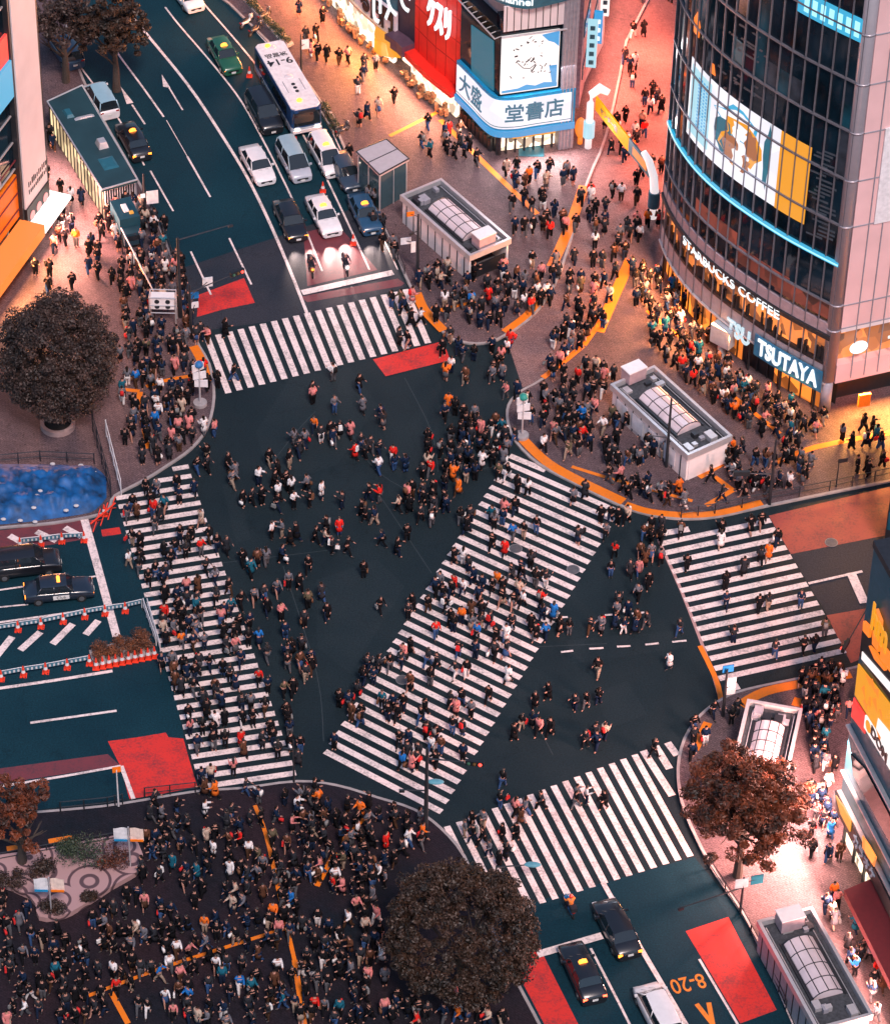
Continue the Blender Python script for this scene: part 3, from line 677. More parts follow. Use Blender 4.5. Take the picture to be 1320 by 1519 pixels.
# round corner column and the panelled side
c0 = Q.at(Q.L, 0, -0.5); c1 = RF.at(0.0, 0, -0.5); cc = (c0+c1)/2; rr = 0.52
b = MB(); b.tube([(cc.x, cc.y, KH), (cc.x, cc.y, z_g+0.2)], 0.42, 24); b.tube([(cc.x, cc.y, z_g+0.2), (cc.x, cc.y, QT)], rr, 28)
for z in [z_c1+0.4]+[z_t-3.9+0.0]+zs[1:]: b.tube([(cc.x, cc.y, z), (cc.x, cc.y, z+0.12)], rr+0.05, 28)
parts('corner_column', b, mat('column_grey', (0.36, 0.33, 0.37), 0.35, 0.2, var=0.05), qb, True)
zr = 37.0
b = MB(); RF.slab(b, 0.5, RF.L, z_c1+0.6, zr, -0.4, 0.0); part('side_wall', b, PINKP, qb)
b = MB(); RF.slab(b, 0.5, RF.L, zr, zr+1.6, -0.3, 0.1); parts('cornice', b, METL, qb)
b = MB(); RF.slab(b, 0.5, RF.L, zr+1.6, QT, -0.4, -0.1); part('glass_wall', b, BLACK, qb)
b = MB()
for i in range(1, 12): RF.slab(b, 0.6+i*1.05, 0.66+i*1.05, z_g+0.3, zr, 0.002, 0.10)
for z in [z_c1+0.62]+[z_t-3.9]+[x for x in zs[1:] if x < zr-1]: RF.slab(b, 0.5, RF.L, z, z+0.08, 0.003, 0.06)
part('mullions', b, GREYP, qb)
b = MB(); RF.slab(b, 0.5, RF.L, z_c0+0.4, z_c1+0.3, -0.9, -0.7); part('cafe_window', b, E_CAFE, qb)
b = MB(); RF.slab(b, 0.5, RF.L, z_g, z_c0+0.4, -0.9, 0.02); part('canopy_fascia', b, PINKP, qb)
b = MB(); RF.slab(b, 0.5, RF.L, z_c1+0.3, z_c1+0.6, -0.9, 0.05); parts('cornice', b, OFFW, qb)
b = MB(); RF.slab(b, 1.2, RF.L, 0.15, z_g-0.1, -3.0, -2.8); part('shop_window', b, emit('shop_yellow', (1.0, 0.38, 0.05), 1.4, var=1, scale=0.5, lo=0.5, hi=1.2), qb)
b = MB(); u_, z_ = RF.hit(1316, 290); RF.slab(b, RF.hit(1299, 300)[0], RF.L, RF.hit(1299, 330)[1], RF.hit(1308, 190)[1], 0.02, 0.14); part('poster', b, mat('poster_white', (0.8, 0.76, 0.78), 0.4), qb)
b = MB(); text_on(b, 'TSU', 1.3, RF.textfn(RF.hit(1318, 510)[0]+1.0, RF.hit(1305, 508)[1], 0.12), 0.05); part('sign_lettering', b, E_LET, qb)
b = MB(); u_, z_ = RF.hit(1273, 514); uvplate(RF, b, [(u_+0.7*math.cos(t*math.pi/8), z_+0.55*math.sin(t*math.pi/8)) for t in range(16)], 0.02, 0.12); part('round_sign', b, E_LET, qb)
b = MB(); b.box(RF.at(2.6, 1.6, 0.8), (0.9, 0.2, 1.1), 0.3); part('sign_board', b, ORAP, qb)
b = MB(); b.prism([(p.x, p.y) for p in core], QT-0.5, QT); part('roof', b, CONC, qb)
facade_lamps(Q, 0.5, Q.L*0.6, 5, z_g-0.25, 0.6, 560, (1, .36, .12), 8)
facade_lamps(Q, Q.L*0.76, Q.L, 1, z_g-0.25, 0.4, 260, ORA, 4)
sa = G(1000, 250); sb2 = G(985, 380)
for k in range(3):
    p = G(lerp(1005, 998, k/2), lerp(30, 200, k/2), 3.2); area(p, (p.x-7, p.y-2, 0), 3.5, 330, (1, .26, .16), 1.2)  # added salmon fill lamps along the shopping street
facade_lamps(RF, 1.0, RF.L, 3, z_g-0.2, 0.1, 950, (1.0, 0.42, 0.10), 7)
area(Q.at((sc_u0+sc_um)/2, (sz0+sz1)/2, 0.6), Q.at((sc_u0+sc_um)/2, 0, 16), 9, 260, (0.75, 0.85, 1.0), 5)

# ---- bookshop with the picture screen
A0, A1, A2, A3 = G(680, 178), G(736, 234), G(848, 218), G(905, 60)
F1 = Facade([A0.xy, A1.xy]); F2 = Facade([A1.xy, A2.xy]); F3 = Facade([A2.xy, A3.xy])
bk = empty('bookshop_building', G(770, 160), 'corner bookshop with a bright picture screen over a blue and white sign band', 'building')
zf = lambda F, x, y: F.hit(x, y)[1]
zb0, zb1 = zf(F2, 780, 190), zf(F2, 780, 140)      # sign band
zs0, zs1 = zf(F2, 780, 137), zf(F2, 780, 46)
b = MB(); back = [G(905, 60), G(760, 60)]
b.prism([F1.at(0, 0, -1).xy, F1.at(F1.L-0.3, 0, -1).xy, F2.at(0.5, 0, -1).xy, F2.at(F2.L-1, 0, -1).xy, G(895, 66).xy, G(700, 90).xy], 0, 19); part('wall', b, GREYP, bk)
b = MB(); F1.slab(b, 0, F1.L, zs0, zs1+0.4, -1, 0); F2.slab(b, 0.003, F2.L, zs0, zs1+1.5, -1, 0); parts('upper_wall', b, DARKG, bk)
arc = [F1.at(0, 0, .3).xy, F1.at(F1.L*.45, 0, .32).xy, F1.at(F1.L-1.3, 0, .38).xy, A1.xy.lerp(F1.at(F1.L, 0, 1).xy, .0)+Vector((-.12, -.02)), F2.at(1.3, 0, .38).xy, F2.at(F2.L*.5, 0, .34).xy, F2.at(F2.L, 0, .3).xy]
SB = Facade(smooth_poly([(p.x, p.y) for p in arc], 6))
b = MB(); SB.slab(b, 0, SB.L, zb0-0.35, zs0, -1.3, 0.0, n=36); part('sign_frame', b, BLUEP, bk)
b = MB(); SB.slab(b, 0, SB.L, zb0-0.33, zb0+0.25, 0.002, 0.14, n=36); part('sign_lip', b, emit('lit_lip_blue', (0.0, 0.28, 0.60), 0.9), bk)
b = MB(); SB.slab(b, 0.15, SB.L-0.35, zb0+0.45, zb1-0.1, 0.004, 0.08, n=36); sb = part('sign_board', b, E_SCR, bk)
b = MB(); SB.slab(b, 0.15, SB.L-0.35, zb0+0.62, zb0+0.68, 0.085, 0.10, n=36); part('sign_line', b, TEALP, sb)
b = MB(); zc = (zb0+zb1)/2+0.2
text_on(b, '大盛', 2.1, SB.textfn(F1.L*0.42, zc, 0.13), 0.0, 0.04, fit=F1.L*0.60); text_on(b, '堂書店', 1.8, SB.textfn(SB.L-F2.L*0.54, zc, 0.13), 0.02, 0.04, fit=F2.L*0.76)
part('sign_lettering', b, emit('teal_letter', (0.0, 0.22, 0.36), 0.5), sb)
u0, z0 = F2.hit(737, 139); u1_, z1_ = F2.hit(830, 40); u0 = max(u0, 0.1); z0 = zf(F2, 737, 138); z1_ = zf(F2, 737, 54)
b = MB(); F2.slab(b, u0, u1_, z0, z1_, 0.01, 0.22); ps = parts('picture_screen', b, E_WHITE, bk)
W_, H_ = u1_-u0, z1_-z0
def U(a_, b_): return (u0+W_*a_, z0+H_*b_)
b = MB(); b_ = b
uvplate(F2, b, [U(.68, .96), U(.99, .99), U(.99, .72), U(.9, .80), U(.8, .84)], .225, .24); uvplate(F2, b, [U(.83, .40), U(.97, .40), U(.97, .08), U(.9, .06)], .225, .24)
uvplate(F2, b, [U(.02, .02), U(.98, .02), U(.98, .09), U(.75, .12), U(.6, .08), U(.45, .12), U(.3, .07), U(.02, .06)], .227, .242); parts('screen_image', b, E_BLUE, ps)
b = MB()           # loose ink strokes of a plain abstract drawing
def stroke(pts, wd):
    for i in range(len(pts)-1):
        p, q = Vector(pts[i]), Vector(pts[i+1]); d = (q-p).normalized(); n_ = Vector((-d.y, d.x))*wd/2
        uvplate(F2, b, [p-n_, q-n_, q+n_, p+n_], .245+rnd.random()*0.01, .262)
for k in range(26):
    a_ = rnd.uniform(0, 6.28); r_ = rnd.uniform(.20, .30); x, y = .46+r_*math.cos(a_), .70+r_*.75*math.sin(a_)
    stroke([U(x, y), U(x+rnd.uniform(-.06, .06), y+rnd.uniform(-.05, .05))], rnd.uniform(.05, .14))
for k in range(12):
    x, y = rnd.uniform(.1, .9), rnd.uniform(.15, .45); stroke([U(x, y), U(x+rnd.uniform(-.03, .05), y+rnd.uniform(-.06, .06))], .07)
stroke([U(.28, .52), U(.38, .42), U(.50, .40), U(.60, .47)], .06); stroke([U(.52, .33), U(.60, .45)], .10); parts('screen_image', b, E_INK, ps)
b = MB(); plate(F1, b, [(700, 36), (733, 60), (733, 134), (700, 108)], 0.01, 0.08); parts('picture_screen', b, E_TEALD, bk)
b = MB(); p0 = F1.at(0.2, zs1+0.2, 0.5); p1 = F1.at(F1.L, zs1-0.2, 0.5); b.tube([p0, p1], 0.06)
for k in range(9): q = p0.lerp(p1, k/8); r2 = q-F1.at(0, 0, 1)+F1.at(0, 0, 0); b.tube([q, (r2.x, r2.y, q.z+0.1)], 0.04, 5)
q0 = F2.at(0, zs1, 0.4); q1 = F2.at(F2.L-1, zs1, 0.4); b.tube([q0, q1], 0.08)
parts('light_rail', b, METL, bk)
b = MB(); F2.slab(b, 0.2, F2.L-0.4, zs1+0.3, zs1+2.6, 0.004, 0.12); part('slatted_panel', b, OFFW, bk)
b = MB()
for k in range(9): F2.slab(b, 0.4+k*(F2.L-1)/9, 0.46+k*(F2.L-1)/9, zs1+0.32, zs1+2.58, 0.125, 0.16)
part('panel_joints', b, METD, bk)
crv = Facade(smooth_poly([F1.at(0.5, 0, -0.4).xy, F1.at(F1.L*0.75, 0, 0.15).xy, F2.at(F2.L*0.25, 0, 0.7).xy, F2.at(F2.L*0.65, 0, 0.6).xy, F2.at(F2.L, 0, 0.1).xy], 5))
b = MB(); crv.slab(b, 0, crv.L, zs1+2.6, zs1+3.9, -1.0, 0.0, n=20); part('curved_band', b, TEALP, bk)
b = MB(); text_on(b, 'DHC Channel', 0.9, crv.textfn(crv.L*0.42, zs1+3.2, 0.05), 0.02, 0.02, fit=5.4); part('sign_lettering', b, E_LET, bk)
b = MB(); crv.slab(b, 0, crv.L*0.66, zs1+3.9, zs1+9, -1.0, -0.15, n=14); part('curved_wall', b, OFFW, bk)
b = MB(); crv.slab(b, crv.L*0.66, crv.L, zs1+3.9, zs1+9, -1.0, -0.13, n=8); part('curved_wall', b, E_ORA, bk)
b = MB(); F1.slab(b, 0.3, F1.L-0.4, 0.3, zb0-0.5, -0.6, -0.45); F2.slab(b, 0.4, F2.L-1.3, 0.3, zb0-0.5, -0.6, -0.45); parts('shop_window', b, E_SHOPW, bk)
b = MB()
for F_ in (F1, F2):
    for k in range(9): u = lerp(0.1, F_.L-0.1, k/8); F_.slab(b, u-0.07, u+0.07, KH, zb0-0.36, -0.44, -0.2)
for k in range(8): b.box(F1.at(0.6+k*0.6, 0.75, -0.1), (0.35, 0.5, 1.2), -0.8)
parts('book_rack', b, METD, bk)
b = MB(); F2.slab(b, F2.L-1.2, F2.L, KH, zs1+9, -0.6, 0.25)
for k in range(4): F2.slab(b, F2.L-1.1+k*.28, F2.L-1.02+k*.28, KH+0.02, zs1+9, 0.251, 0.33)
parts('pilaster', b, GREYP, bk)
b = MB(); c = G(788, 222, KH+0.02); b.box((c.x, c.y, c.z), (2.0, 1.7, 0.03)); part('entrance_mat', b, TEALP, bk)
b = MB(); F2.slab(b, 1.2, F2.L-1.5, zb0-0.62, zb0-0.40, -0.3, 0.3); part('awning_strip', b, E_YEL, bk)
facade_lamps(F2, 0.5, F2.L, 2, zb0-0.6, 0.7, 260, (1, 0.72, 0.66), 7); facade_lamps(F1, 0.5, F1.L, 1, zb0-0.6, 0.7, 150, (1, 0.7, 0.6), 6)
area(F2.at(F2.L/2, (zs0+zs1)/2, 0.8), F2.at(F2.L/2, 0, 12), 6, 330, (0.95, 0.82, 0.85), 5)

# ---- the row of shops left of the bookshop
rowp = [G(*p) for p in ((440, -52), (492, 6), (533, 52), (570, 85), (603, 108), (640, 146), (680, 178))]
RW = Facade([p.xy for p in rowp])
def ru(px, py): return RW.hit(px, py)[0]
ub0 = RW.s[5]-0.2; red = empty('red_drugstore_building', G(660, 110), 'tall bright red walled drugstore with white katakana letters beside the bookshop', 'building')
uL, uR = RW.s[4]+0.9, RW.s[6]-0.15
def box_back(b, u0, u1, z, depth=9, z0=0.0, off=-1.0):
    q = [RW.at(u0, 0, off), RW.at(u1, 0, off)]; n_ = (RW.at(u0, 0, off-depth), RW.at(u1, 0, off-depth)); b.prism([q[0].xy, q[1].xy, n_[1].xy, n_[0].xy], z0, z)
b = MB(); RW.slab(b, uL, uR, 2.9, 24, -1.0, -0.2, n=8); box_back(b, uL, uR, 24, z0=2.9); part('wall', b, REDW, red)
b = MB()
for k in range(9): z = 5+k*2.1; RW.slab(b, uL+.02, uR-.02, z, z+0.05, -0.199, -0.17, n=8)
for k in range(5): u = lerp(uL, uR, (k+.5)/5); RW.slab(b, u, u+.05, 3, 24, -0.199, -0.176)
part('wall_joints', b, mat('dark_red', (0.42, 0.01, 0.01), 0.5), red)
b = MB(); RW.slab(b, uL, uR, 2.35, 2.9, -0.2, 0.75, n=8); part('awning', b, REDW, red)
b = MB(); RW.slab(b, uL, uR, 0.2, 2.3, -0.2, 0.1, n=8); part('shop_window', b, E_SHOPW, red)
b = MB()
for k in range(26):
    b.box(RW.at(rnd.uniform(uL, uR), 0.35+rnd.random()*0.8, rnd.uniform(0.4, 1.0)), (rnd.uniform(.2, .5), .3, rnd.uniform(.2, .6)), rnd.uniform(0, 3))
parts('display_rack', b, mat('goods', (0.45, 0.22, 0.10), 0.6, var=1.0, scale=2.5), red)
b = MB(); ua, za = RW.hit(635, 22); ub_, zb_ = RW.hit(670, 40)
text_on(b, 'クスリ', 2.2, RW.textfn((ua+ub_)/2, (za+zb_)/2+0.2, 0.1), 0.045, 0.12, fit=(ub_-ua)*0.95, sy=1.55); part('sign_lettering', b, E_LET, red)
b = MB(); o_ = RW.at(uL, 0, 0); o2 = RW.at(uL, 0, 1.0); d_ = (o2-o_)
text_on(b, 'クスリ', 2.0, lambda x, y, z: RW.at(uL-0.05-z, (za+zb_)/2+y-0.3, 2.0+x), 0.045, 0.08, fit=3.6, sy=1.4); part('sign_lettering', b, E_LET, red)['label'] = 'white katakana letters standing out sideways from the wall'
dk = empty('dark_shop_building', G(628, 60), 'narrow black shop building squeezed between the white signed shops and the red drugstore', 'building')
uA, uB = RW.s[3]+1.3, uL-0.004
b = MB(); RW.slab(b, uA, uB, 2.8, 20, -1.0, -0.25); box_back(b, uA, uB, 20, z0=2.8); part('wall', b, mat('purple_black', (0.045, 0.03, 0.05), 0.5), dk)
b = MB(); RW.slab(b, uA, uB, 2.4, 3.4, -0.2, 1.0); part('canopy', b, mat('plum', (0.09, 0.05, 0.08), 0.5), dk)
b = MB(); RW.slab(b, uA+0.1, uB-0.1, 0.2, 2.35, -0.9, -0.7); part('shop_window', b, E_SHOPW, dk)
b = MB(); p = RW.at(uA+0.9, 0, 0.3); b.box((p.x, p.y, 13.0), (0.9, 0.5, 9.0), 0.9); b.cur = 1
for k in range(7): b.box((p.x-0.26, p.y-0.28, 10+k*1.0), (0.5, 0.3, 0.5), 0.9)
part('upright_sign', b, [E_YEL, BLACK], dk)
wb = empty('white_sign_building', G(560, 20), 'shop building with a long white sign with black characters above a glowing ground floor', 'building')
uA, uB = RW.s[1]-0.5, RW.s[3]+1.29
b = MB(); RW.slab(b, uA, uB, 2.9, 14, -1.0, -0.2, n=8); box_back(b, uA, uB, 14, z0=2.9); part('wall', b, TEALP, wb)
b = MB(); u0_, z0_ = RW.hit(536, 8); u1__, z1__ = RW.hit(588, 40); zz0 = RW.hit(588, 55)[1]; zz1 = RW.hit(588, 18)[1]
RW.slab(b, RW.hit(528, 0)[0], u1__, zz0, zz1, -0.15, 0.15, n=6); sb = part('sign_board', b, mat('sign_white', (0.82, 0.72, 0.76), 0.5), wb)
b = MB(); text_on(b, 'る円門', 2.0, RW.textfn(lerp(RW.hit(540, 10)[0], u1__, .45), (zz0+zz1)/2, 0.2), 0.08, 0.04, fit=4.6, sy=1.1); part('sign_lettering', b, BLACK, sb)
b = MB(); RW.slab(b, uA, uB, 0.2, 2.7, -0.2, 0.1, n=8); part('shop_window', b, E_SHOPW, wb)
b = MB()
for k in range(30): b.box(RW.at(rnd.uniform(uA, uB), 0.4+rnd.random()*0.6, rnd.uniform(0.4, 0.9)), (rnd.uniform(.2, .5), .3, rnd.uniform(.2, .7)), rnd.uniform(0, 3))
parts('display_rack', b, MATS['goods'], wb)
b = MB(); RW.slab(b, uA, uB, 2.75, 2.95, -0.2, 0.35, n=8); part('awning', b, mat('cream_awning', (0.7, 0.5, 0.35), 0.6), wb)
b = MB(); ua, za = RW.hit(577, 62); pts = [RW.at(ua-1.2+0.4*i, 0, 0.4+1.1*math.sin(math.pi*i/8)) for i in range(9)]
vs = []
for p in pts: vs += [(p.x, p.y, 1.5), (p.x, p.y, 2.9)]
b.add(vs, [(2*i, 2*i+2, 2*i+3, 2*i+1) for i in range(8)]); b.prism([p.xy for p in pts], 2.85, 2.9); part('curved_awning', b, E_YEL, wb)
fs = empty('far_shop_building', G(470, -40), 'teal shop building with glowing front at the top edge left of the white sign', 'building')
b = MB(); RW.slab(b, 0, RW.s[1]-0.51, 2.9, 13, -1.0, -0.2); box_back(b, 0, RW.s[1]-0.51, 13, z0=2.9); part('wall', b, TEALP, fs)
b = MB(); RW.slab(b, 0.1, RW.s[1]-0.6, 0.2, 2.8, -0.2, 0.1); part('shop_window', b, E_SHOPW, fs)
facade_lamps(RW, 0.5, RW.s[3], 4, 2.6, 1.0, 520, (1, 0.30, 0.10), 11); facade_lamps(RW, RW.s[3], RW.s[6], 4, 2.2, 1.1, 360, (1, 0.40, 0.22), 10)
area(RW.at(RW.s[3], 2.6, 1.4), RW.at(RW.s[3], 0, 6), 3, 260, (1, 0.40, 0.05))

# ---- narrow buildings along the shopping street, right of the bookshop
al = empty('alley_building', G(880, 60), 'narrow building with stacked vertical signs on the left side of the shopping street', 'building')
S0, S1 = G(856, 206), G(905, -20); SF = Facade([S0.xy, S1.xy])
b = MB(); SF.slab(b, 0, SF.L, 3.0, 17, -3.0, 0.0); part('wall', b, mat('mauve_wall', (0.16, 0.11, 0.15), 0.6, var=0.4), al)
b = MB()
for k in range(7): SF.slab(b, 1+k*6.0, 4.6+k*6.0, 5, 6.3, 0.005, 0.09)
for k in range(7): SF.slab(b, 1+k*6.0, 4.6+k*6.0, 9, 10.3, 0.005, 0.09)
parts('window', b, NAVYG, al)
b = MB(); SF.slab(b, 0.2, SF.L, 0.2, 2.9, -1.0, -0.7); part('shop_window', b, E_SHOP, al)
for k, (u, z, h, m, w_) in enumerate(((1.5, 6, 4.4, E_SCRC, .8), (6, 5.2, 3.0, E_BLUE, .7), (11, 4.5, 3.4, E_WHITE, .7), (17, 4, 3.0, E_YEL, 1.1), (21, 6, 4, E_ORA, .9), (27, 4, 3, E_WHITE, 1.0), (33, 5, 4, E_CYAN, .8), (38, 5, 3, E_YEL, .8))):
    b = MB(); p = SF.at(u, 0, 0.62); p2 = SF.at(u+.01, 0, 0); d_ = (p-p2).normalized(); b.box((p.x, p.y, z+h/2), (w_, 0.25, h), math.atan2(d_.y, d_.x))
    s_ = part('projecting_sign', b, m, al)
    b = MB()
    for j in range(int(h/0.8)): b.box((p.x, p.y-0.14, z+0.5+j*0.8), (w_*0.5, 0.03, 0.4))
    part('sign_mark', b, TEALP if m is not E_BLUE else E_LET, s_)
facade_lamps(SF, 4, SF.L, 5, 2.8, 0.6, 330, (1, 0.28, 0.19), 6)
# low lit shop fronts on the other side of the street are the back of the glass building

# ---- building at the left edge
L0, L1 = G(-60, 492), G(64, 322); LF = Facade([L0.xy, L1.xy])
lb = empty('left_edge_building', G(0, 350), 'building at the left edge with a tall pale wall panel and orange shopfront', 'building')
u_a = LF.hit(27, 300)[0]; zl = lambda x, y: LF.hit(x, y)[1]
b = MB(); q = [LF.at(0, 0, -1), LF.at(LF.L, 0, -1)]; b.prism([q[0].xy, q[1].xy, (q[1].x-6, q[1].y+9), (q[0].x-8, q[0].y+4)], 0, 34); part('wall', b, GREYP, lb)
zb_ = zl(59, 266); b = MB(); LF.slab(b, u_a, LF.L, zb_, 34, -1, 0.6); wp = part('wall_panel', b, OFFW, lb)
b = MB(); text_on(b, 'Beauty Garden', 0.8, LF.textfn(lerp(u_a, LF.L, .5), zb_+1.7, 0.63), 0.02, 0.02, fit=3.3) if False else None
for k in range(11): LF.slab(b, lerp(u_a, LF.L, .18)+k*.3, lerp(u_a, LF.L, .18)+k*.3+rnd.uniform(.10, .2), zb_+1.6, zb_+1.6+rnd.uniform(.3, .55), 0.601, 0.63); LF.slab(b, lerp(u_a, LF.L, .18)+k*.3, lerp(u_a, LF.L, .18)+k*.3+rnd.uniform(.10, .2), zb_+0.95, zb_+0.95+rnd.uniform(.25, .4), 0.601, 0.63)
part('panel_lettering', b, METD, wp)
b = MB(); LF.slab(b, u_a, LF.L, zb_-1.9, zb_-0.01, -0.6, 0.7); db = part('dark_band', b, BLACK, lb)
b = MB()
for k in range(3): u = lerp(u_a, LF.L, .2+.3*k); uvplate(LF, b, [(u+.38*math.cos(t*math.pi/7), zb_-1.0+.38*math.sin(t*math.pi/7)) for t in range(14)], .702, .76)
parts('round_lamp', b, emit('pink_lamp', (1, .35, .33), .9), db)
b = MB(); LF.slab(b, u_a-0.2, LF.L+0.6, 2.0, 2.3, 0.0, 2.2); parts('glowing_canopy', b, emit('canopy_glow', (1, .82, .75), 1.6), lb)
b = MB(); LF.slab(b, u_a, LF.L, 0.2, 2.0, -0.5, -0.3); part('shop_window', b, E_SHOPW, lb)
b = MB(); za = zl(0, 285); LF.slab(b, 0.0, u_a-0.35, 3.2, za, -0.8, 0.2); part('orange_front', b, ORAP, lb)
b = MB()
for k in range(4): z = 3.9+k*1.5; LF.slab(b, 0, u_a-.37, z, z+.1, 0.201, 0.27)
part('panel_joints', b, MAROON, lb)
b = MB(); LF.slab(b, 0.0, u_a-0.3, 1.9, 2.9, 0.2, 2.2); part('awning', b, E_ORA, lb)
b = MB(); LF.slab(b, u_a-0.34, u_a-0.02, 0, 34, -0.8, 0.5); LF.slab(b, LF.L-0.002, LF.L+0.15, 2.4, 34, -0.8, 0.62); parts('pilaster', b, METD, lb)
b = MB(); LF.slab(b, 0, u_a-0.4, za+0.4, 34, -0.8, 0.1); part('glass_wall', b, DARKG, lb)
b = MB()
for k in range(8): z = za+0.5+k*2.4; LF.slab(b, 0, u_a-.42, z, z+.12, 0.101, 0.2)
for k in range(6): u = k*1.5+0.5; LF.slab(b, u, u+.1, za+.5, 34, 0.102, 0.18)
part('mullions', b, METL, lb)
b = MB(); z = zl(4, 118); LF.slab(b, 0, u_a-.5, z-1.6, z+1.6, 0.2, 0.6); part('light_band', b, E_CYAN, lb)
b = MB(); z = zl(3, 70); LF.slab(b, 0, u_a-.5, z-1.2, z+1.2, 0.2, 0.4); part('sign_board', b, E_RED, lb)
facade_lamps(LF, u_a, LF.L, 2, 2.6, 2.3, 900, (1, .40, .30), 11, 3); facade_lamps(LF, 2, u_a, 2, 1.9, 2.3, 420, (1, .40, .14), 9, 3)

# ---- building at the right edge with hoardings
P0, P1 = G(1238, 1247), G(1420, 1612); PF = Facade([P0.xy, P1.xy])
rb = empty('hoarding_building', G(1330, 1240), 'dark teal building at the right edge covered in orange advertising hoardings', 'building')
zp = lambda x, y: PF.hit(x, y)[1]; up = lambda x, y: PF.hit(x, y)[0]
zt = zp(1297, 812)
b = MB(); q = [PF.at(0.6, 0, -0.8), PF.at(PF.L, 0, -0.8)]; b.prism([q[0].xy, q[1].xy, (q[1].x+9, q[1].y+5), (q[0].x+12, q[0].y+6)], 0, zt-0.6); part('wall', b, BLACK, rb)
ztl = zp(1243, 1188)
b = MB(); PF.slab(b, 0, PF.L, ztl, zt, -0.8, 0.0, n=4); part('cladding', b, TEALP, rb)
b = MB(); PF.slab(b, 0, PF.L, zt, zt+0.5, -1.2, 0.1); part('parapet', b, METD, rb)
b = MB(); b.prism([q[0].xy, (q[0].x+12, q[0].y+6), (q[0].x+12, q[0].y+5.4), PF.at(1.2, 0, -0.8).xy], zt-0.6, zt+0.5); part('parapet', b, METD, rb)
def pplate(pxs, o0, o1, nm, m, par=None):
    b = MB(); plate(PF, b, pxs, o0, o1); return part(nm, b, m, par or rb)
pplate([(1282, 924), (1330, 985), (1330, 1050), (1277, 972)], 0.01, 0.10, 'hoarding', BLACK)
lt = MB()
for p in ([(1287, 920), (1297, 930), (1295, 945), (1286, 934)], [(1300, 905), (1306, 902), (1313, 920), (1312, 938), (1300, 925)], [(1301, 934), (1310, 946), (1309, 966), (1300, 954)], [(1313, 954), (1330, 975), (1330, 1000), (1312, 976)], [(1295, 957), (1304, 966), (1320, 990), (1318, 994), (1303, 976)]): plate(PF, lt, p, 0.12, 0.3)
parts('hoarding_letter', lt, E_ORA, rb)
lt = MB(); cz_ = zp(1309, 925)
text_on(lt, 'hm', 2.2, PF.textfn(up(1313, 930), cz_, 0.36), 0.06, 0.04, fit=2.4, sy=1.3); parts('hoarding_letter', lt, E_YEL, rb)
pplate([(1282, 966), (1330, 1020), (1330, 1034), (1281, 977)], 0.11, 0.16, 'sign_strip', E_WHITE)
ob = pplate([(1277, 984), (1330, 1052), (1330, 1124), (1272, 1030)], 0.105, 0.20, 'hoarding', E_YEL)
lt = MB()
for k in range(12):
    u, z = up(1300, 1050)+rnd.uniform(-2, 2.6), zp(1300, 1052)+rnd.uniform(-1.8, 1.8); uvplate(PF, lt, [(u, z), (u+rnd.uniform(.3, 1.2), z-rnd.uniform(.1, .5)), (u+rnd.uniform(.2, .9), z+rnd.uniform(.2, .7))], .205+.002*k, .215+.002*k)
part('hoarding_picture', lt, E_ORA, ob)
lt = MB(); plate(PF, lt, [(1308, 1064), (1330, 1090), (1330, 1125), (1305, 1080)], .235, .25); part('hoarding_picture', lt, E_WHITE, ob)
pplate([(1270, 1034), (1288, 1062), (1286, 1088), (1266, 1062)], 0.10, 0.17, 'hoarding', E_RED)
ws = pplate([(1288, 1060), (1330, 1128), (1330, 1150), (1286, 1078)], 0.105, 0.22, 'sign_strip', E_WHITE)
lt = MB(); u_, z_ = PF.hit(1293, 1077); uvplate(PF, lt, [(u_+.42*math.cos(t*math.pi/6), z_+.42*math.sin(t*math.pi/6)) for t in range(12)], .222, .24); part('sign_mark', lt, E_YEL, ws)
lt = MB(); text_on(lt, 'DOM', 1.0, PF.textfn(up(1309, 1104), zp(1309, 1104), 0.24), 0.05, 0.02, fit=2.6); part('sign_lettering', lt, BLACK, ws)
b = MB(); PF.slab(b, 0, PF.L, zp(1262, 1078), zp(1262, 1078)+0.14, 0.02, 0.3); PF.slab(b, 0, PF.L, ztl+1.15, ztl+1.3, 0.02, 0.3); PF.slab(b, 0, PF.L, ztl+3.0, ztl+3.12, 0.02, 0.25); parts('ledge', b, METL, rb)
pplate([(1264, 1118), (1285, 1140), (1330, 1225), (1330, 1265), (1268, 1150)], 0.015, 0.12, 'window', DARKG)
b = MB(); PF.slab(b, -0.2, PF.L, ztl-0.1, ztl+1.1, -0.3, 0.4); part('black_fascia', b, BLACK, rb)
lt = MB(); text_on(lt, 'カラオケ', 1.0, PF.textfn(up(1288, 1290), ztl+0.5, 0.44), 0.03, 0.03, fit=3.6) ; part('sign_lettering', lt, mat('dim_blue_letter', (0.25, 0.4, 0.5), 0.5), rb)
pplate([(1250, 1178), (1262, 1195), (1273, 1216), (1271, 1232), (1257, 1205)], 0.42, 0.5, 'lit_sign', E_YEL); pplate([(1290, 1238), (1300, 1252), (1310, 1270), (1307, 1284), (1290, 1256)], 0.42, 0.5, 'lit_sign', E_SHOP)
b = MB(); PF.slab(b, 0.2, PF.L, 0.2, ztl-0.15, -0.7, -0.5); part('shop_window', b, E_SHOPW, rb)
b = MB()
for k in range(9): u = 0.4+k*1.7; PF.slab(b, u, u+.15, KH, ztl-.15, -.48, -.3)
parts('post', b, METD, rb)
ua_ = up(1255, 1345)
b = MB(); a0, a1, zA = ua_+3.4, PF.L, 2.6
vs = [PF.at(a0, zA+0.7, -.2), PF.at(a1, zA+0.7, -.2), PF.at(a1, zA, 2.0), PF.at(a0, zA, 2.0), PF.at(a1, zA-.5, 2.02), PF.at(a0, zA-.5, 2.02)]
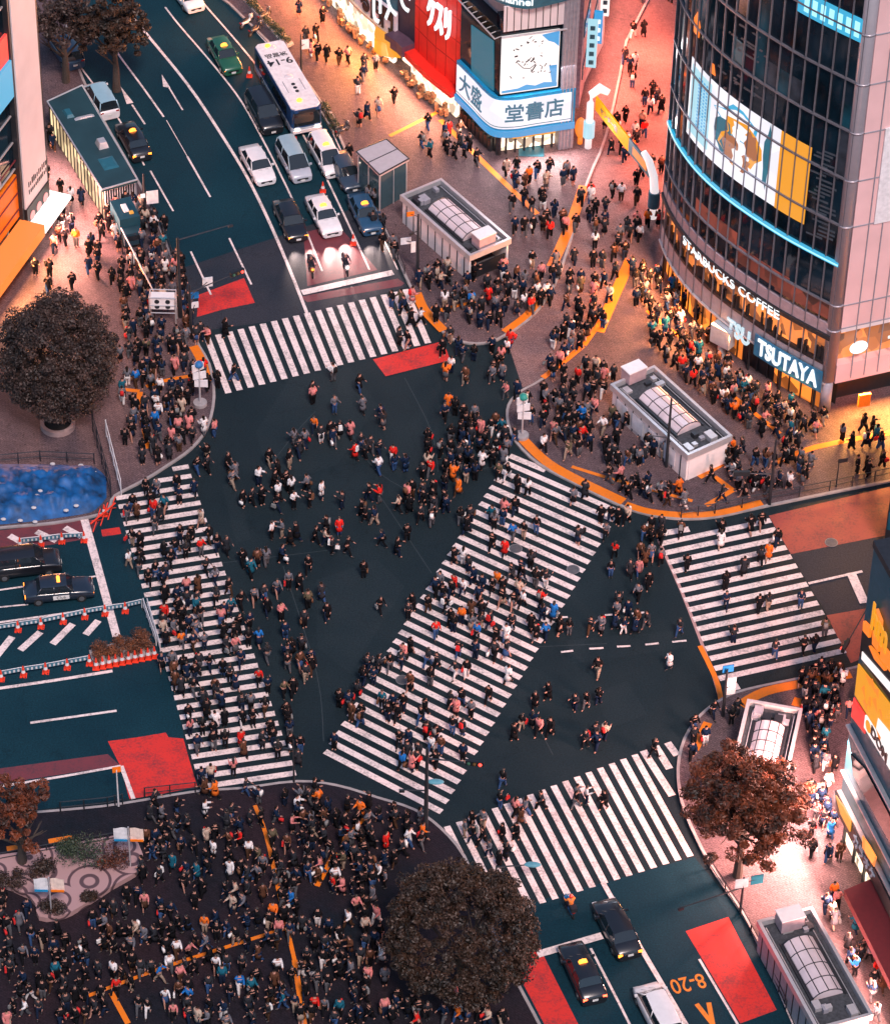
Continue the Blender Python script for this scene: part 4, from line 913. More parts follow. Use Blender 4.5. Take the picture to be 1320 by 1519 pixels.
b.add(vs, [(0, 3, 2, 1), (3, 5, 4, 2)]); b.cur = 1; PF.slab(b, a0, a1, zA+.71, zA+1.1, -.3, 0.0); part('awning', b, [mat('dark_red_awning', (0.10, 0.006, 0.010), 0.7), E_ORA], rb)
facade_lamps(PF, -1.5, PF.L, 5, 2.0, 2.5, 620, (1, .47, .38), 9)

# ---- slim dark tower corner above the hoarding building
tw = empty('dark_tower', G(1345, 800), 'slim black tower edge at the right margin beside the pale red road', 'building')
T0, T1 = G(1302, 812), G(1420, 860); TF = Facade([T0.xy, T1.xy])
b = MB(); b.prism([TF.at(0.4, 0, 0).xy, TF.at(TF.L, 0, 0).xy, (T1.x, T1.y+6), (T0.x+1.4, T0.y+5)], 0, 16); part('wall', b, BLACK, tw)
b = MB()
for k in range(5): TF.slab(b, 0.5, TF.L, 2+k*2.8, 3.6+k*2.8, .01, .08)
parts('window', b, NAVYG, tw)
b = MB(); b.box((T0.x+1.6, T0.y-0.15, 7.0), (0.7, 0.3, 0.7)); part('wall_lamp', b, E_WHITE, tw)

# ================================================================== VEHICLES
PAINT = mat('car_paint', (1, 1, 1), 0.28, var=0.06, spec=0.7, objcol=True, coat=0.6)
CGLASS = glass('car_glass', (0.012, 0.018, 0.024), 0.06); TYRE = mat('tyre', (0.012, 0.012, 0.013), 0.8); RIM = mat('rim', (0.35, 0.35, 0.37), 0.3, 0.8)
HEADL = emit('headlight_lit', (1.0, 0.78, 0.6), 14.0); TAILL = emit('taillight_lit', (1.0, 0.06, 0.02), 9.0); AMBER = emit('amber_lit', (1.0, 0.22, 0.015), 4.5)
HEAD0 = mat('headlight_off', (0.55, 0.58, 0.62), 0.15); TAIL0 = mat('taillight_off', (0.35, 0.02, 0.02), 0.2); PLATE = mat('number_plate', (0.7, 0.7, 0.68), 0.5); CHROME = mat('chrome', (0.6, 0.6, 0.62), 0.15, 0.9)
CARSPEC = dict(  # length, width, stations of the body (x fraction, half width fraction, shoulder z), cabin (x fractions bottom/top), belt z, roof z
    sedan=dict(L=4.75, W=1.76, body=[(-.5, .84, .62), (-.47, .95, .88), (-.30, 1, .95), (.0, 1, .93), (.20, 1, .92), (.36, .99, .84), (.47, .93, .72), (.5, .82, .60)], cab=(-.34, -.22, .12, .24), belt=.90, roof=1.44),
    taxi=dict(L=4.7, W=1.70, body=[(-.5, .90, .68), (-.48, .96, .95), (-.30, 1, 1.0), (.0, 1, .98), (.20, 1, .96), (.38, .99, .90), (.48, .95, .80), (.5, .88, .62)], cab=(-.33, -.25, .10, .21), belt=.95, roof=1.50),
    van=dict(L=4.5, W=1.74, body=[(-.5, .92, .80), (-.485, .97, 1.05), (-.30, 1, 1.08), (.0, 1, 1.06), (.22, 1, 1.04), (.38, .98, .95), (.47, .93, .82), (.5, .86, .64)], cab=(-.485, -.44, .14, .33), belt=1.03, roof=1.80),
    suv=dict(L=4.9, W=1.88, body=[(-.5, .90, .80), (-.485, .97, 1.10), (-.30, 1, 1.14), (.0, 1, 1.12), (.22, 1, 1.10), (.40, .98, 1.02), (.48, .93, .88), (.5, .86, .68)], cab=(-.47, -.40, .12, .27), belt=1.09, roof=1.82))
CAROBJ = {}
def build_car(kind):
    sp = CARSPEC[kind]; L, W = sp['L'], sp['W']/2
    root = bpy.data.objects.new('parked_car', None); COL.objects.link(root)
    b = MB(); vs = []; n = 12
    for x, wf, zs in sp['body']:
        w_ = W*wf
        sec = [(-w_*.80, .20), (-w_*.97, .30), (-w_, .52), (-w_*.99, zs-.14), (-w_*.94, zs-.04), (-w_*.80, zs), (w_*.80, zs), (w_*.94, zs-.04), (w_*.99, zs-.14), (w_, .52), (w_*.97, .30), (w_*.80, .20)]
        vs += [(x*L, y, z) for y, z in sec]
    m = len(sp['body']); fs = []
    for i in range(m-1):
        for k in range(n): fs.append((i*n+k, (i+1)*n+k, (i+1)*n+(k+1) % n, i*n+(k+1) % n)[::-1])
    fs.append(tuple(range(n))[::-1]); fs.append(tuple((m-1)*n+k for k in range(n))); b.add(vs, fs)
    body = lpart('body', b, PAINT, root, True)
    me = body.data; me.polygons[-1].use_smooth = me.polygons[-2].use_smooth = False
    x0, x1, x2, x3 = [q*L for q in sp['cab']]; zb, zr = sp['belt'], sp['roof']
    b = MB(); w1, w2 = W*.93, W*.76
    vs = [(x0, -w1, zb-.04), (x3, -w1, zb-.04), (x3, w1, zb-.04), (x0, w1, zb-.04), (x1, -w2, zr-.05), (x2, -w2, zr-.05), (x2, w2, zr-.05), (x1, w2, zr-.05)]
    b.add(vs, [(4, 5, 6, 7), (0, 1, 5, 4), (1, 2, 6, 5), (2, 3, 7, 6), (3, 0, 4, 7)]); lpart('window', b, CGLASS, root)
    b = MB()
    for sy in (-1, 1):
        b.tube([(x0, sy*w1, zb-.02), (x1, sy*w2, zr-.04)], .045, 6); b.tube([(x3, sy*w1, zb-.02), (x2, sy*w2, zr-.04)], .04, 6)
        xm = (x1+x2)/2; b.tube([(xm, sy*w1*1.0, zb-.02), (xm, sy*w2, zr-.04)], .04, 6)
    rx = [(x1-.08, .86), (x1+.12, .97), ((x1+x2)/2, 1.0), (x2-.10, .96), (x2+.07, .86)]; vs = []
    for x, wf in rx: vs += [(x, -w2*wf-.02, zr-.06), (x, -w2*wf*.82, zr+.0), (x, 0, zr+.025), (x, w2*wf*.82, zr+.0), (x, w2*wf+.02, zr-.06)]
    fs = []
    for i in range(4):
        for k in range(4): fs.append((i*5+k, (i+1)*5+k, (i+1)*5+k+1, i*5+k+1))
    b.add(vs, fs); lpart('roof', b, PAINT, root, True)
    for sx, r_ in ((-.31, 1), (.31, 1)):
        for sy in (-1, 1):
            b = MB(); c = Vector((sx*L, sy*(W-.11), .31)); b.tube([c-Vector((0, .11, 0)), c+Vector((0, .11, 0))], .31, 16); wh = lpart('wheel', b, TYRE, root)
            b = MB(); b.tube([c+Vector((0, sy*.10, 0)), c+Vector((0, sy*.125, 0))], .19, 12); lpart('rim', b, RIM, wh)
    for sy in (-1, 1):
        b = MB(); z = sp['body'][-1][2]; b.box((.478*L, sy*W*.70, z-.02), (.14, .30, .15)); lpart('headlight', b, HEAD0, root)
        b = MB(); z = sp['body'][0][2]; b.box((-.489*L, sy*W*.74, z+.06), (.08, .26, .18)); lpart('taillight', b, TAIL0, root)
        b = MB(); b.box((x3-.12*L+.3, sy*(W+.10), zb+.05), (.12, .18, .13)); lpart('mirror', b, PAINT, root)
    b = MB(); b.box((.499*L, 0, .50), (.03, .9, .16)); b.box((.492*L, 0, .33), (.06, 1.3, .10)); lpart('grille', b, BLACK, root)
    b = MB(); b.box((.506*L, 0, .40), (.03, .36, .16)); lpart('number_plate', b, PLATE, root)
    b = MB(); b.box((-.505*L, 0, .62), (.03, .36, .16)); lpart('number_plate', b, PLATE, root)
    b = MB(); b.tube([(x3+.02, -w1*.5, zb-.02), (x3+.14, 0, zb+.02)], .012, 4); b.tube([(x3+.02, w1*.2, zb-.02), (x3+.14, w1*.6, zb+.02)], .012, 4); lpart('wiper', b, BLACK, root)
    return root
def place_car(kind, px, py, hx, hy, col, label, cat='car', name='parked_car', group='vehicles waiting in the lanes', head=None, tail=None, lamp=None, extra=None, spot=0, cov=None):
    src = CAROBJ.get(kind)
    o = copy_tree(src) if src else build_car(kind)
    if not src: CAROBJ[kind] = o
    p = G(px, py); q = G(px+hx, py+hy); d = q-p; th = math.atan2(d.y, d.x)
    o.name = name; o.location = (p.x, p.y, 0.012); o.rotation_euler = (0, 0, th); tag(o, label, cat, group)
    def nm(c): return c.name.split('.')[0]
    for c in o.children:
        c.color = (*col, 1)
        for k, m in (('headlight', head), ('taillight', tail)):
            if nm(c) == k and m:
                c.data = c.data.copy(); c.data.materials[0] = m
        if cov and nm(c) in ('roof',): c.color = (*cov, 1)
    sp = CARSPEC[kind]
    if lamp:
        b = MB(); b.box((0.0, 0, sp['roof']+.10), (.22, .55, .17), taper=.75); b.ball((0.0, 0, sp['roof']+.16), (.12, .2, .1), 8, 5); l_ = lpart('roof_lamp', b, lamp, o)
    if spot:
        for sy in (-.6, .6):
            l = bpy.data.lights.new('headlamp', 'SPOT'); l.energy = spot; l.spot_size = 1.0; l.spot_blend = 1.0; l.color = (1, .74, .66); l.shadow_soft_size = .08
            lo = bpy.data.objects.new('headlamp', l); COL.objects.link(lo); lo.parent = o; lo.location = (sp['L']/2+.12, sy, .66); lo.rotation_euler = (0, math.radians(-76), 0)
    return o
DK, WHT, NAV = (.010, .011, .015), (.78, .74, .75), (.012, .05, .10)
place_car('van', 276, 0, 25, 33, WHT, 'white people carrier coming down the road, cut by the top edge', head=HEAD0)
c = place_car('taxi', 333, 90, 25, 42, (.015, .10, .055), 'dark green taxi with orange roof lamp driving behind the bus', 'taxi', 'taxi', head=AMBER, lamp=AMBER)
place_car('suv', 392, 176, 22, 40, DK, 'big shiny black people carrier beside the bus', head=HEAD0)
place_car('sedan', 382, 252, 22, 40, WHT, 'white sedan alone in the second lane left of the silver van', head=HEAD0)
place_car('van', 436, 249, 22, 40, (.42, .44, .50), 'small silver blue van between white sedan and white taxi', head=HEAD0, cov=(.30, .42, .48))
place_car('van', 484, 242, 24, 42, WHT, 'white taxi van with a yellow roof lamp just in front of the bus', 'taxi', 'taxi', head=HEADL, lamp=AMBER)
place_car('sedan', 431, 334, 18, 40, DK, 'black car with glowing orange headlights close to the stop line', head=AMBER, spot=500)
place_car('taxi', 480, 328, 22, 42, WHT, 'white taxi with lit headlights first in the middle lane', 'taxi', 'taxi', head=HEADL, spot=1400)
place_car('taxi', 541, 325, 20, 42, (.02, .07, .14), 'dark blue taxi with blazing orange roof lamp near the kerb', 'taxi', 'taxi', head=AMBER, lamp=AMBER, spot=500)
place_car('sedan', 512, 262, 24, 42, (.03, .05, .08), 'dark car half hidden behind the white taxi van near the kerb')
place_car('van', 150, 157, -22, -36, WHT, 'white estate car with blue glass roof beside the teal roofed shelter', cov=(.30, .50, .62))
place_car('taxi', 198, 217, -20, -36, DK, 'black taxi with red tail lights beside the end of the teal roofed shelter', 'taxi', 'taxi', tail=AMBER)
place_car('van', 98, 84, -24, -36, (.02, .06, .12), 'dark blue car in the shade of the trees at top left')
place_car('suv', 38, 846, 40, -5, DK, 'long black limousine van in the left road next to the cones')
c = place_car('taxi', 88, 884, 40, -4, (.012, .02, .035), 'black taxi with a white door sign waiting in the left road', 'taxi', 'taxi', tail=AMBER)
b = MB(); sp = CARSPEC['taxi']; b.box((0.1, -sp['W']/2-.012, .62), (1.1, .02, .34)); dn = lpart('door_sign', b, PLATE, c)
b = MB(); vs, fs = text_mesh('Club', .34, .008); b.add([(0.1+v.x, -sp['W']/2-.026-v.z, .62+v.y) for v in vs], fs); lpart('door_lettering', b, BLACK, dn)
place_car('sedan', 914, 1386, -22, -44, DK, 'glossy black car facing away beside the centre line at bottom right', tail=AMBER)
place_car('taxi', 863, 1452, -20, -44, DK, 'black taxi with bright red and orange tail lights behind the stop line', 'taxi', 'taxi', tail=TAILL)
place_car('van', 975, 1512, -22, -44, WHT, 'white van entering from the bottom edge with an orange corner lamp', tail=AMBER)

# the bus
p, q = G(401, 110), G(453, 200); p0 = (p+q)/2; th = math.atan2((q-p).y, (q-p).x)
bs = empty('bus', (G(427, 152).x, G(427, 152).y, 0.012), 'white roofed blue city bus with 9-14 painted on the roof', 'bus', None, th)
LB, WB, HB = 9.6, 2.5, 2.75
b = MB()
def rbox(b, x0, x1, w_, z0, z1, r):
    pts = [(x0, -w_+r), (x0+r, -w_), (x1-r, -w_), (x1, -w_+r), (x1, w_-r), (x1-r, w_), (x0+r, w_), (x0, w_-r)]; b.prism(pts, z0, z1)
rbox(b, -LB/2, LB/2, WB/2, .35, 2.62, .25); lpart('body', b, mat('bus_blue', (.008, .05, .15), .4), bs)
b = MB(); rbox(b, -LB/2+.05, LB/2-.1, WB/2-.05, 2.622, 2.74, .3); rf = lpart('roof', b, mat('bus_roof', (.86, .76, .76), .5), bs)
b = MB(); rbox(b, -LB/2-.02, LB/2+.02, WB/2+.02, .45, .95, .27); lpart('skirt', b, mat('bus_skirt', (.35, .42, .5), .35), bs)
for sy in (-1, 1):
    for k in range(6):
        b = MB(); b.box((-LB/2+1.3+k*1.28, sy*(WB/2+.012), 1.85), (1.12, .03, .85)); lpart('window', b, CGLASS, bs)
b = MB(); b.box((LB/2+.015, 0, 1.75), (.05, WB-.35, 1.25)); lpart('windscreen', b, CGLASS, bs)
b = MB(); b.box((LB/2+.05, 0, 2.45), (.06, 1.4, .24)); lpart('destination_board', b, E_INK, bs)
b = MB(); b.box((LB/2+.04, 0, .62), (.1, WB-.1, .26)); lpart('bumper', b, OFFW, bs)
for sy in (-1, 1):
    b = MB(); b.box((LB/2+.06, sy*.85, .85), (.08, .34, .2)); lpart('headlight', b, HEADL, bs)
    b = MB(); b.tube([(LB/2, sy*1.1, 2.4), (LB/2+.4, sy*1.35, 2.2), (LB/2+.4, sy*1.35, 1.8)], .04, 6); lpart('mirror', b, BLACK, bs)
    for sx in (-.28, .33):
        b = MB(); cc_ = Vector((sx*LB, sy*(WB/2-.14), .48)); b.tube([cc_-Vector((0, .16, 0)), cc_+Vector((0, .16, 0))], .48, 16); wh = lpart('wheel', b, TYRE, bs)
        b = MB(); b.tube([cc_+Vector((0, sy*.15, 0)), cc_+Vector((0, sy*.18, 0))], .26, 12); lpart('rim', b, RIM, wh)
b = MB(); vs, fs = text_mesh('9-14', 1.15, .006, 1.0, .02); b.add([(-2.2-v.y*-1-0.9+1.0, -v.x*1.0*-1, 2.75+v.z) for v in vs], [f[::-1] for f in fs]) if False else b.add([(-1.9+v.y, -v.x, 2.75+v.z) for v in vs], fs)
lpart('roof_number', b, BLACK, rf)
b = MB(); vs, fs = text_mesh('渋営品', .62, .006, 1.0, .01); b.add([(-1.0+v.y, -v.x, 2.75+v.z) for v in vs], fs) if False else b.add([(-2.9+v.y, -v.x, 2.75+v.z) for v in vs], fs); lpart('roof_lettering', b, BLACK, rf)
for x in (-4.0, 0.3): b = MB(); b.ball((x, 0, 2.74), (.36, .36, .10), 14, 6); lpart('vent', b, OFFW, rf)
for k in range(3): b = MB(); b.disc((1.4+k*.5, 0, 2.742), .16, .03, 12); lpart('marker', b, BLACK, rf)
for sy in (-.7, .7): b = MB(); b.box((1.6, sy, 2.75), (1.6, .06, .03)); lpart('seam', b, GREYP, rf)
for x in (3.7, -4.2): b = MB(); b.ball((x, -.25, 2.82), (.24, .24, .12), 12, 6); lpart('roof_lamp', b, AMBER, rf)

def motorbike(px, py, hx, hy, col, label, gl='motorbikes and scooters', lit=None, parked=False):
    p = G(px, py, side_z(px, py)); q = G(px+hx, py+hy, p.z); th = math.atan2((q-p).y, (q-p).x)
    o = empty('motor_scooter', (p.x, p.y, p.z+.015), label, 'motorbike', gl, th)
    for x in (-.62, .62):
        b = MB(); cpt = Vector((x, 0, .28)); vs = []
        for i in range(14):
            a_ = 2*math.pi*i/14
            vs.append((x+.22*math.cos(a_), 0, .28+.22*math.sin(a_)))
        b.tube(vs+[vs[0]], .065, 7, False); wh = lpart('wheel', b, TYRE, o)
        b = MB(); b.tube([(x, -.04, .28), (x, .04, .28)], .15, 10); lpart('rim', b, RIM, wh)
    b = MB(); b.tube([(-.62, 0, .34), (-.45, 0, .55), (0, 0, .38), (.38, 0, .42), (.50, 0, .95)], [.10, .17, .14, .12, .07], 9); b.ball((.54, 0, .72), (.14, .20, .26), 10, 7); bd = lpart('body', b, PAINT, o, True); bd.color = (*col, 1)
    b = MB(); b.ball((-.25, 0, .74), (.42, .16, .09), 12, 6); lpart('seat', b, BLACK, o, True)
    b = MB(); b.tube([(.42, -.34, 1.02), (.50, -.1, 1.0), (.50, .1, 1.0), (.42, .34, 1.02)], .025, 6); b.tube([(.50, 0, .95), (.64, 0, .3)], .035, 6); lpart('handlebar', b, METD, o)
    b = MB(); b.ball((.67, 0, .84), (.07, .1, .09), 8, 6); lpart('headlight', b, lit or HEAD0, o)
    b = MB(); b.box((-.80, 0, .66), (.05, .2, .08)); lpart('taillight', b, TAILL if lit else TAIL0, o)
    if not parked: b = MB(); b.box((-.70, 0, .95), (.38, .40, .34)); lpart('top_box', b, METD, o)
    return o, th
RIDERS = []
for a_ in ((462, 405, 10, 40, (.25, .10, .03), 'orange motorbike with rider at the left of the stop line', AMBER), (513, 402, 12, 40, (.5, .5, .52), 'white scooter with rider waiting at the stop line', HEADL), (844, 1352, -18, -40, (.02, .2, .5), 'blue scooter whose rider wears a red helmet below the lower crosswalk', None)):
    o, th = motorbike(a_[0], a_[1], a_[2], a_[3], a_[4], a_[5], lit=a_[6]); RIDERS.append((o.location.copy(), th))
for x, y, c_, lb in ((366, 38, (.7, .7, .7), 'white scooter parked by the planter near the top edge'), (379, 49, (.05, .05, .06), 'black scooter parked second in the row by the planter'), (392, 28, (.1, .1, .1), 'black scooter parked nearest the hedge at the top'), (508, 198, (.05, .05, .06), 'black scooter parked by the kerb corner behind the bus')):
    motorbike(x, y, 20, -14, c_, lb, parked=True)

# ================================================================== SUBWAY ENTRANCES AND SHELTERS
WALLW = mat('entrance_white', (0.80, 0.74, 0.74), 0.4, var=0.05); WALLG = mat('entrance_grey', (0.30, 0.33, 0.37), 0.5, var=0.15); ROOFD = mat('roof_gravel', (0.045, 0.05, 0.06), 0.85, var=0.5, scale=5)
VAULT = mat('skylight_glass', (0.62, 0.52, 0.55), 0.25, var=0.12, scale=1.0, spec=0.7)
def entrance(cor, z, label, wallm, vault=True, sign=None, boxes=10, glow=None, text=None, seed=1, open_end=0):
    """cor: photo points of the four roof corners a,b,c,d; a-b is an end, b-c a long side"""
    A, B, C_, D = [G(x, y, z) for x, y in cor]; c = (A+B+C_+D)/4; ax = ((C_-B)+(D-A)).normalized(); ax.z = 0; ax.normalize()
    L = ((C_-B).length+(D-A).length)/2; Wd = ((B-A).length+(C_-D).length)/2; th = math.atan2(ax.y, ax.x); r_ = random.Random(seed)
    o = empty('subway_entrance', (c.x, c.y, KH), label, 'subway entrance', 'subway entrance pavilions', th); h = z-KH
    x, y = L/2, Wd/2
    for nm, cc_, d in (('wall', (0, -y+.1, (h-.5)/2), (L-.2, .16, h-.5)), ('wall', (0, y-.1, (h-.5)/2), (L-.2, .16, h-.5)), ('wall', (x-.12, 0, (h-.5)/2), (.16, Wd-.37, h-.5))):
        b = MB(); b.box(cc_, d); lpart(nm, b, wallm, o)
    b = MB(); b.box((-x+.18, 0, .6), (.1, Wd-.5, 1.15)); lpart('stair_opening', b, BLACK, o)
    b = MB()
    for k in range(4): b.box((-x+.5+.28*k, 0, .30-.08*k), (.28, Wd-.6, .1))
    lpart('steps', b, CONC, o)
    b = MB(); pw = .22
    b.box((0, -y, h-.25), (L+.2, pw, .52)); b.box((0, y, h-.25), (L+.2, pw, .52)); b.box((-x, 0, h-.252), (pw, Wd-.22, .51)); b.box((x, 0, h-.252), (pw, Wd-.22, .51)); lpart('parapet', b, METL, o)
    b = MB(); b.box((0, 0, h-.46), (L-.22, Wd-.22, .12)); rf = lpart('roof', b, ROOFD, o)
    if vault:
        b = MB(); vx0, vx1 = -L*.27, L*.24; n = 8; vs = []; rr_ = Wd*.29
        for xx in (vx0, vx1):
            for i in range(n+1):
                a_ = math.pi*i/n; vs.append((xx, rr_*math.cos(a_), h-.40+rr_*.62*math.sin(a_)))
        b.add(vs, [(i, i+1, n+2+i, n+1+i)[::-1] for i in range(n)]+[tuple(range(n+1))[::-1] if False else tuple(range(n+1)), tuple(range(n+1, 2*n+2))[::-1]]); sk = lpart('skylight', b, VAULT, o)
        b = MB()
        for k in range(5):
            xx = lerp(vx0, vx1, k/4); b.tube([(xx, (rr_+.01)*math.cos(math.pi*i/n), h-.40+(rr_*.62+.01)*math.sin(math.pi*i/n)) for i in range(n+1)], .035, 5)
        for a_ in (.08, .30, .5, .70, .92): b.tube([(vx0, (rr_+.01)*math.cos(math.pi*a_), h-.4+(rr_*.62+.01)*math.sin(math.pi*a_)), (vx1, (rr_+.01)*math.cos(math.pi*a_), h-.4+(rr_*.62+.01)*math.sin(math.pi*a_))], .03, 5)
        b.box(((vx0+vx1)/2, -rr_-.08, h-.33), (vx1-vx0+.3, .12, .16)); b.box(((vx0+vx1)/2, rr_+.08, h-.33), (vx1-vx0+.3, .12, .16)); lpart('skylight_rib', b, METD, sk)
    for k in range(boxes):
        s_ = r_.choice((-1, 1)); xx = s_*r_.uniform(L*.30, L*.44); yy = r_.uniform(-y+.55, y-.55); b = MB(); d = (r_.uniform(.3, .9), r_.uniform(.3, .7), r_.uniform(.15, .42)); b.box((xx, yy, h-.40+d[2]/2), d, 0)
        ac = lpart('roof_unit', b, r_.choice((METL, GREYP, METD)), rf)
    for k in range(3): b = MB(); yy = r_.uniform(-y+.3, -y+.5) if k % 2 else r_.uniform(y-.5, y-.3); b.tube([(-x+.4, yy, h-.3), (x-.4, yy, h-.3)], .04, 5); lpart('pipe', b, METL if k else METD, rf)
    b = MB()
    for k in range(int(L/.95)):
        for sy in (-1, 1): b.box((-x+.7+k*.95, sy*(y-.005), (h-.5)/2), (.07, .05, h-.52))
    lpart('wall_rib', b, METD, o)
    if glow:
        for k in range(int(L/2.0)):
            b = MB(); b.box((-x+1.35+k*1.9, -y-.035 if glow != 'far' else y+.035, (h-.5)*.5), (1.3, .03, (h-.5)*.68)); lpart('poster_panel', b, mat('panel_pale', (.72, .70, .74), .4, var=.3, scale=1.2), o)
    if text:
        b = MB(); vs, fs = text_mesh(text, .9, .01, 1.0, .01); b.add([(v.x, -y-.05-v.z, (h-.5)*.55+v.y) for v in vs], fs); lpart('wall_lettering', b, METD, o)
    if sign:
        b = MB(); sx = x*sign; b.box((sx+.0, 0, h+.25), (1.0, 1.5, 1.0)); sb_ = lpart('sign_box', b, mat('sign_box_pink', (.42, .30, .33), .45), o)
        b = MB(); b.box((sx, 0, h+.80), (1.1, 1.6, .09)); lpart('sign_box_lid', b, WALLW, sb_)
    return o
entrance([(753, 350), (700, 381), (600, 291), (650, 263)], 2.7, 'white subway entrance with a glass skylight on the upper pavement below the bookshop', WALLW, text='I N I N I N I', seed=3, sign=-.82)
entrance([(913, 572), (965, 541), (1080, 641), (1024, 678)], 2.7, 'white subway entrance with a curved glass skylight in front of the glass corner building', WALLW, glow=True, seed=5, sign=-.99)
entrance([(1187, 1051), (1111, 1040), (1082, 1155), (1162, 1171)], 2.7, 'subway entrance half hidden by the reddish tree on the right pavement', WALLG, seed=8)
entrance([(1128, 1367), (1201, 1347), (1290, 1498), (1214, 1532)], 2.8, 'long grey subway entrance with a glass skylight at the bottom right corner', WALLG, glow='far', seed=11, sign=-.85)

# glass lift kiosk
cor = [G(x, y, 3.7) for x, y in ((528, 224), (573, 206), (607, 235), (563, 259))]; c = sum(cor, Vector())/4
kx = empty('lift_kiosk', (c.x, c.y, KH), 'glass sided lift kiosk with a flat pale grey roof beside the taxis', 'kiosk')
b = MB(); b.prism([p.xy for p in cor], 3.5, 3.72); part('roof', b, mat('kiosk_roof', (.48, .42, .44), .45, var=.06), kx)
b = MB(); m1, m2 = (cor[0]+cor[3])/2, (cor[1]+cor[2])/2; b.tube([(m1.x, m1.y, 3.73), (m2.x, m2.y, 3.73)], .04, 5)
for i in range(4): a_, b2 = cor[i], cor[(i+1) % 4]; b.tube([(a_.x, a_.y, 3.73), (b2.x, b2.y, 3.73)], .06, 5)
part('roof_trim', b, METD, kx)
inn = [c.lerp(p, .90) for p in cor]
for i in range(4):
    p, q = inn[i], inn[(i+1) % 4]; b = MB(); b.tube([(p.x, p.y, KH), (p.x, p.y, 3.5)], .07, 6); parts('post', b, METL, kx)
    b = MB(); d = (q-p).normalized(); n_ = Vector((-d.y, d.x, 0))*.03
    p2, q2 = p+d*.08, q-d*.08; b.prism([(p2-n_).xy, (q2-n_).xy, (q2+n_).xy, (p2+n_).xy], KH+.05, 3.4); part('glass_wall', b, glass('kiosk_glass', (.03, .07, .09)), kx)
    b = MB(); m_ = (p+q)/2; b.tube([(m_.x+n_.x*2, m_.y+n_.y*2, KH), (m_.x+n_.x*2, m_.y+n_.y*2, 3.4)], .035, 5); part('mullion', b, METL, kx)

# long shelter with a teal roof
ZS = 3.0
cor = [G(x, y, ZS) for x, y in ((70, 150), (122, 126), (204, 266), (151, 281))]; c = sum(cor, Vector())/4
sh = empty('teal_roofed_shelter', (c.x, c.y, KH), 'long low kiosk with flat teal roof and lit glass side beside the left kerb', 'kiosk')
b = MB(); b.prism([p.xy for p in cor], ZS-.25, ZS); rf = part('roof', b, mat('teal_roof', (.014, .050, .065), .6, var=.25, scale=.6), sh)
b = MB()
for i in range(4): a_, b2 = cor[i], cor[(i+1) % 4]; b.tube([(a_.x, a_.y, ZS+.02), (b2.x, b2.y, ZS+.02)], .07, 5)
part('roof_trim', b, METL, sh)
ax = (cor[3]-cor[0]).normalized(); ay = (cor[1]-cor[0]).normalized(); LS = (cor[3]-cor[0]).length; WS = (cor[1]-cor[0]).length
def SP(u, v_, z): p = cor[0]+ax*u+ay*v_; return Vector((p.x, p.y, z))
for u0_, u1_, v0, v1, m, nm, z1_ in ((.15, LS-.15, .12, .18, emit('shelter_glow', (1, .72, .40), 1.3, var=1, scale=.7, lo=.3, hi=1.1), 'lit_wall', ZS-.25), (.15, LS-.15, WS-.2, WS-.1, GREYP, 'wall', ZS-.25), (LS-.2, LS-.12, .25, WS-.3, BLACK, 'grille_wall', ZS-.25), (.12, .2, .25, WS-.3, GREYP, 'wall', ZS-.25)):
    b = MB(); b.prism([SP(u0_, v0, 0).xy, SP(u1_, v0, 0).xy, SP(u1_, v1, 0).xy, SP(u0_, v1, 0).xy], KH, z1_); part(nm, b, m, sh)
b = MB()
for k in range(13): v_ = lerp(.3, WS-.3, k/12); p, q = SP(LS-.08, v_, KH+.3), SP(LS-.08, v_, ZS-.3); b.tube([p, q], .05, 5)
part('grille', b, OFFW, sh)
b = MB()
for k in range(16): u = lerp(.3, LS-.3, k/15); b.tube([SP(u, .06, KH), SP(u, .06, ZS-.26)], .05, 5)
part('window_frame', b, METD, sh)
for u, v_, d, m in ((LS*.62, WS*.6, (1.0, .8, .5), METL), (LS*.30, WS*.6, (.3, 1.6, .12), METL), (LS*.80, WS*.5, (1.6, 1.2, .08), TEALP), (LS*.2, WS*.3, (1.2, .6, .2), TEALP)):
    p = SP(u, v_, ZS+d[2]/2+.002); b = MB(); b.box(p, d, math.atan2(ax.y, ax.x), taper=.7); part('roof_unit', b, m, sh)
area(PF.at(-0.2, 4.6, 0.5), PF.at(-6, 0, 5), 3, 1400, (1, .48, .40)); area(PF.at(0.8, 9.0, 0.8), PF.at(-8, 0, 7), 4, 1100, (1, .5, .42))  # added fill lamps off the hoarding building's corner, brightening the pavement
area(SP(LS*.5, -.3, 2.4), SP(LS*.5, -4, 0), 6, 420, (1, .50, .40), 1)

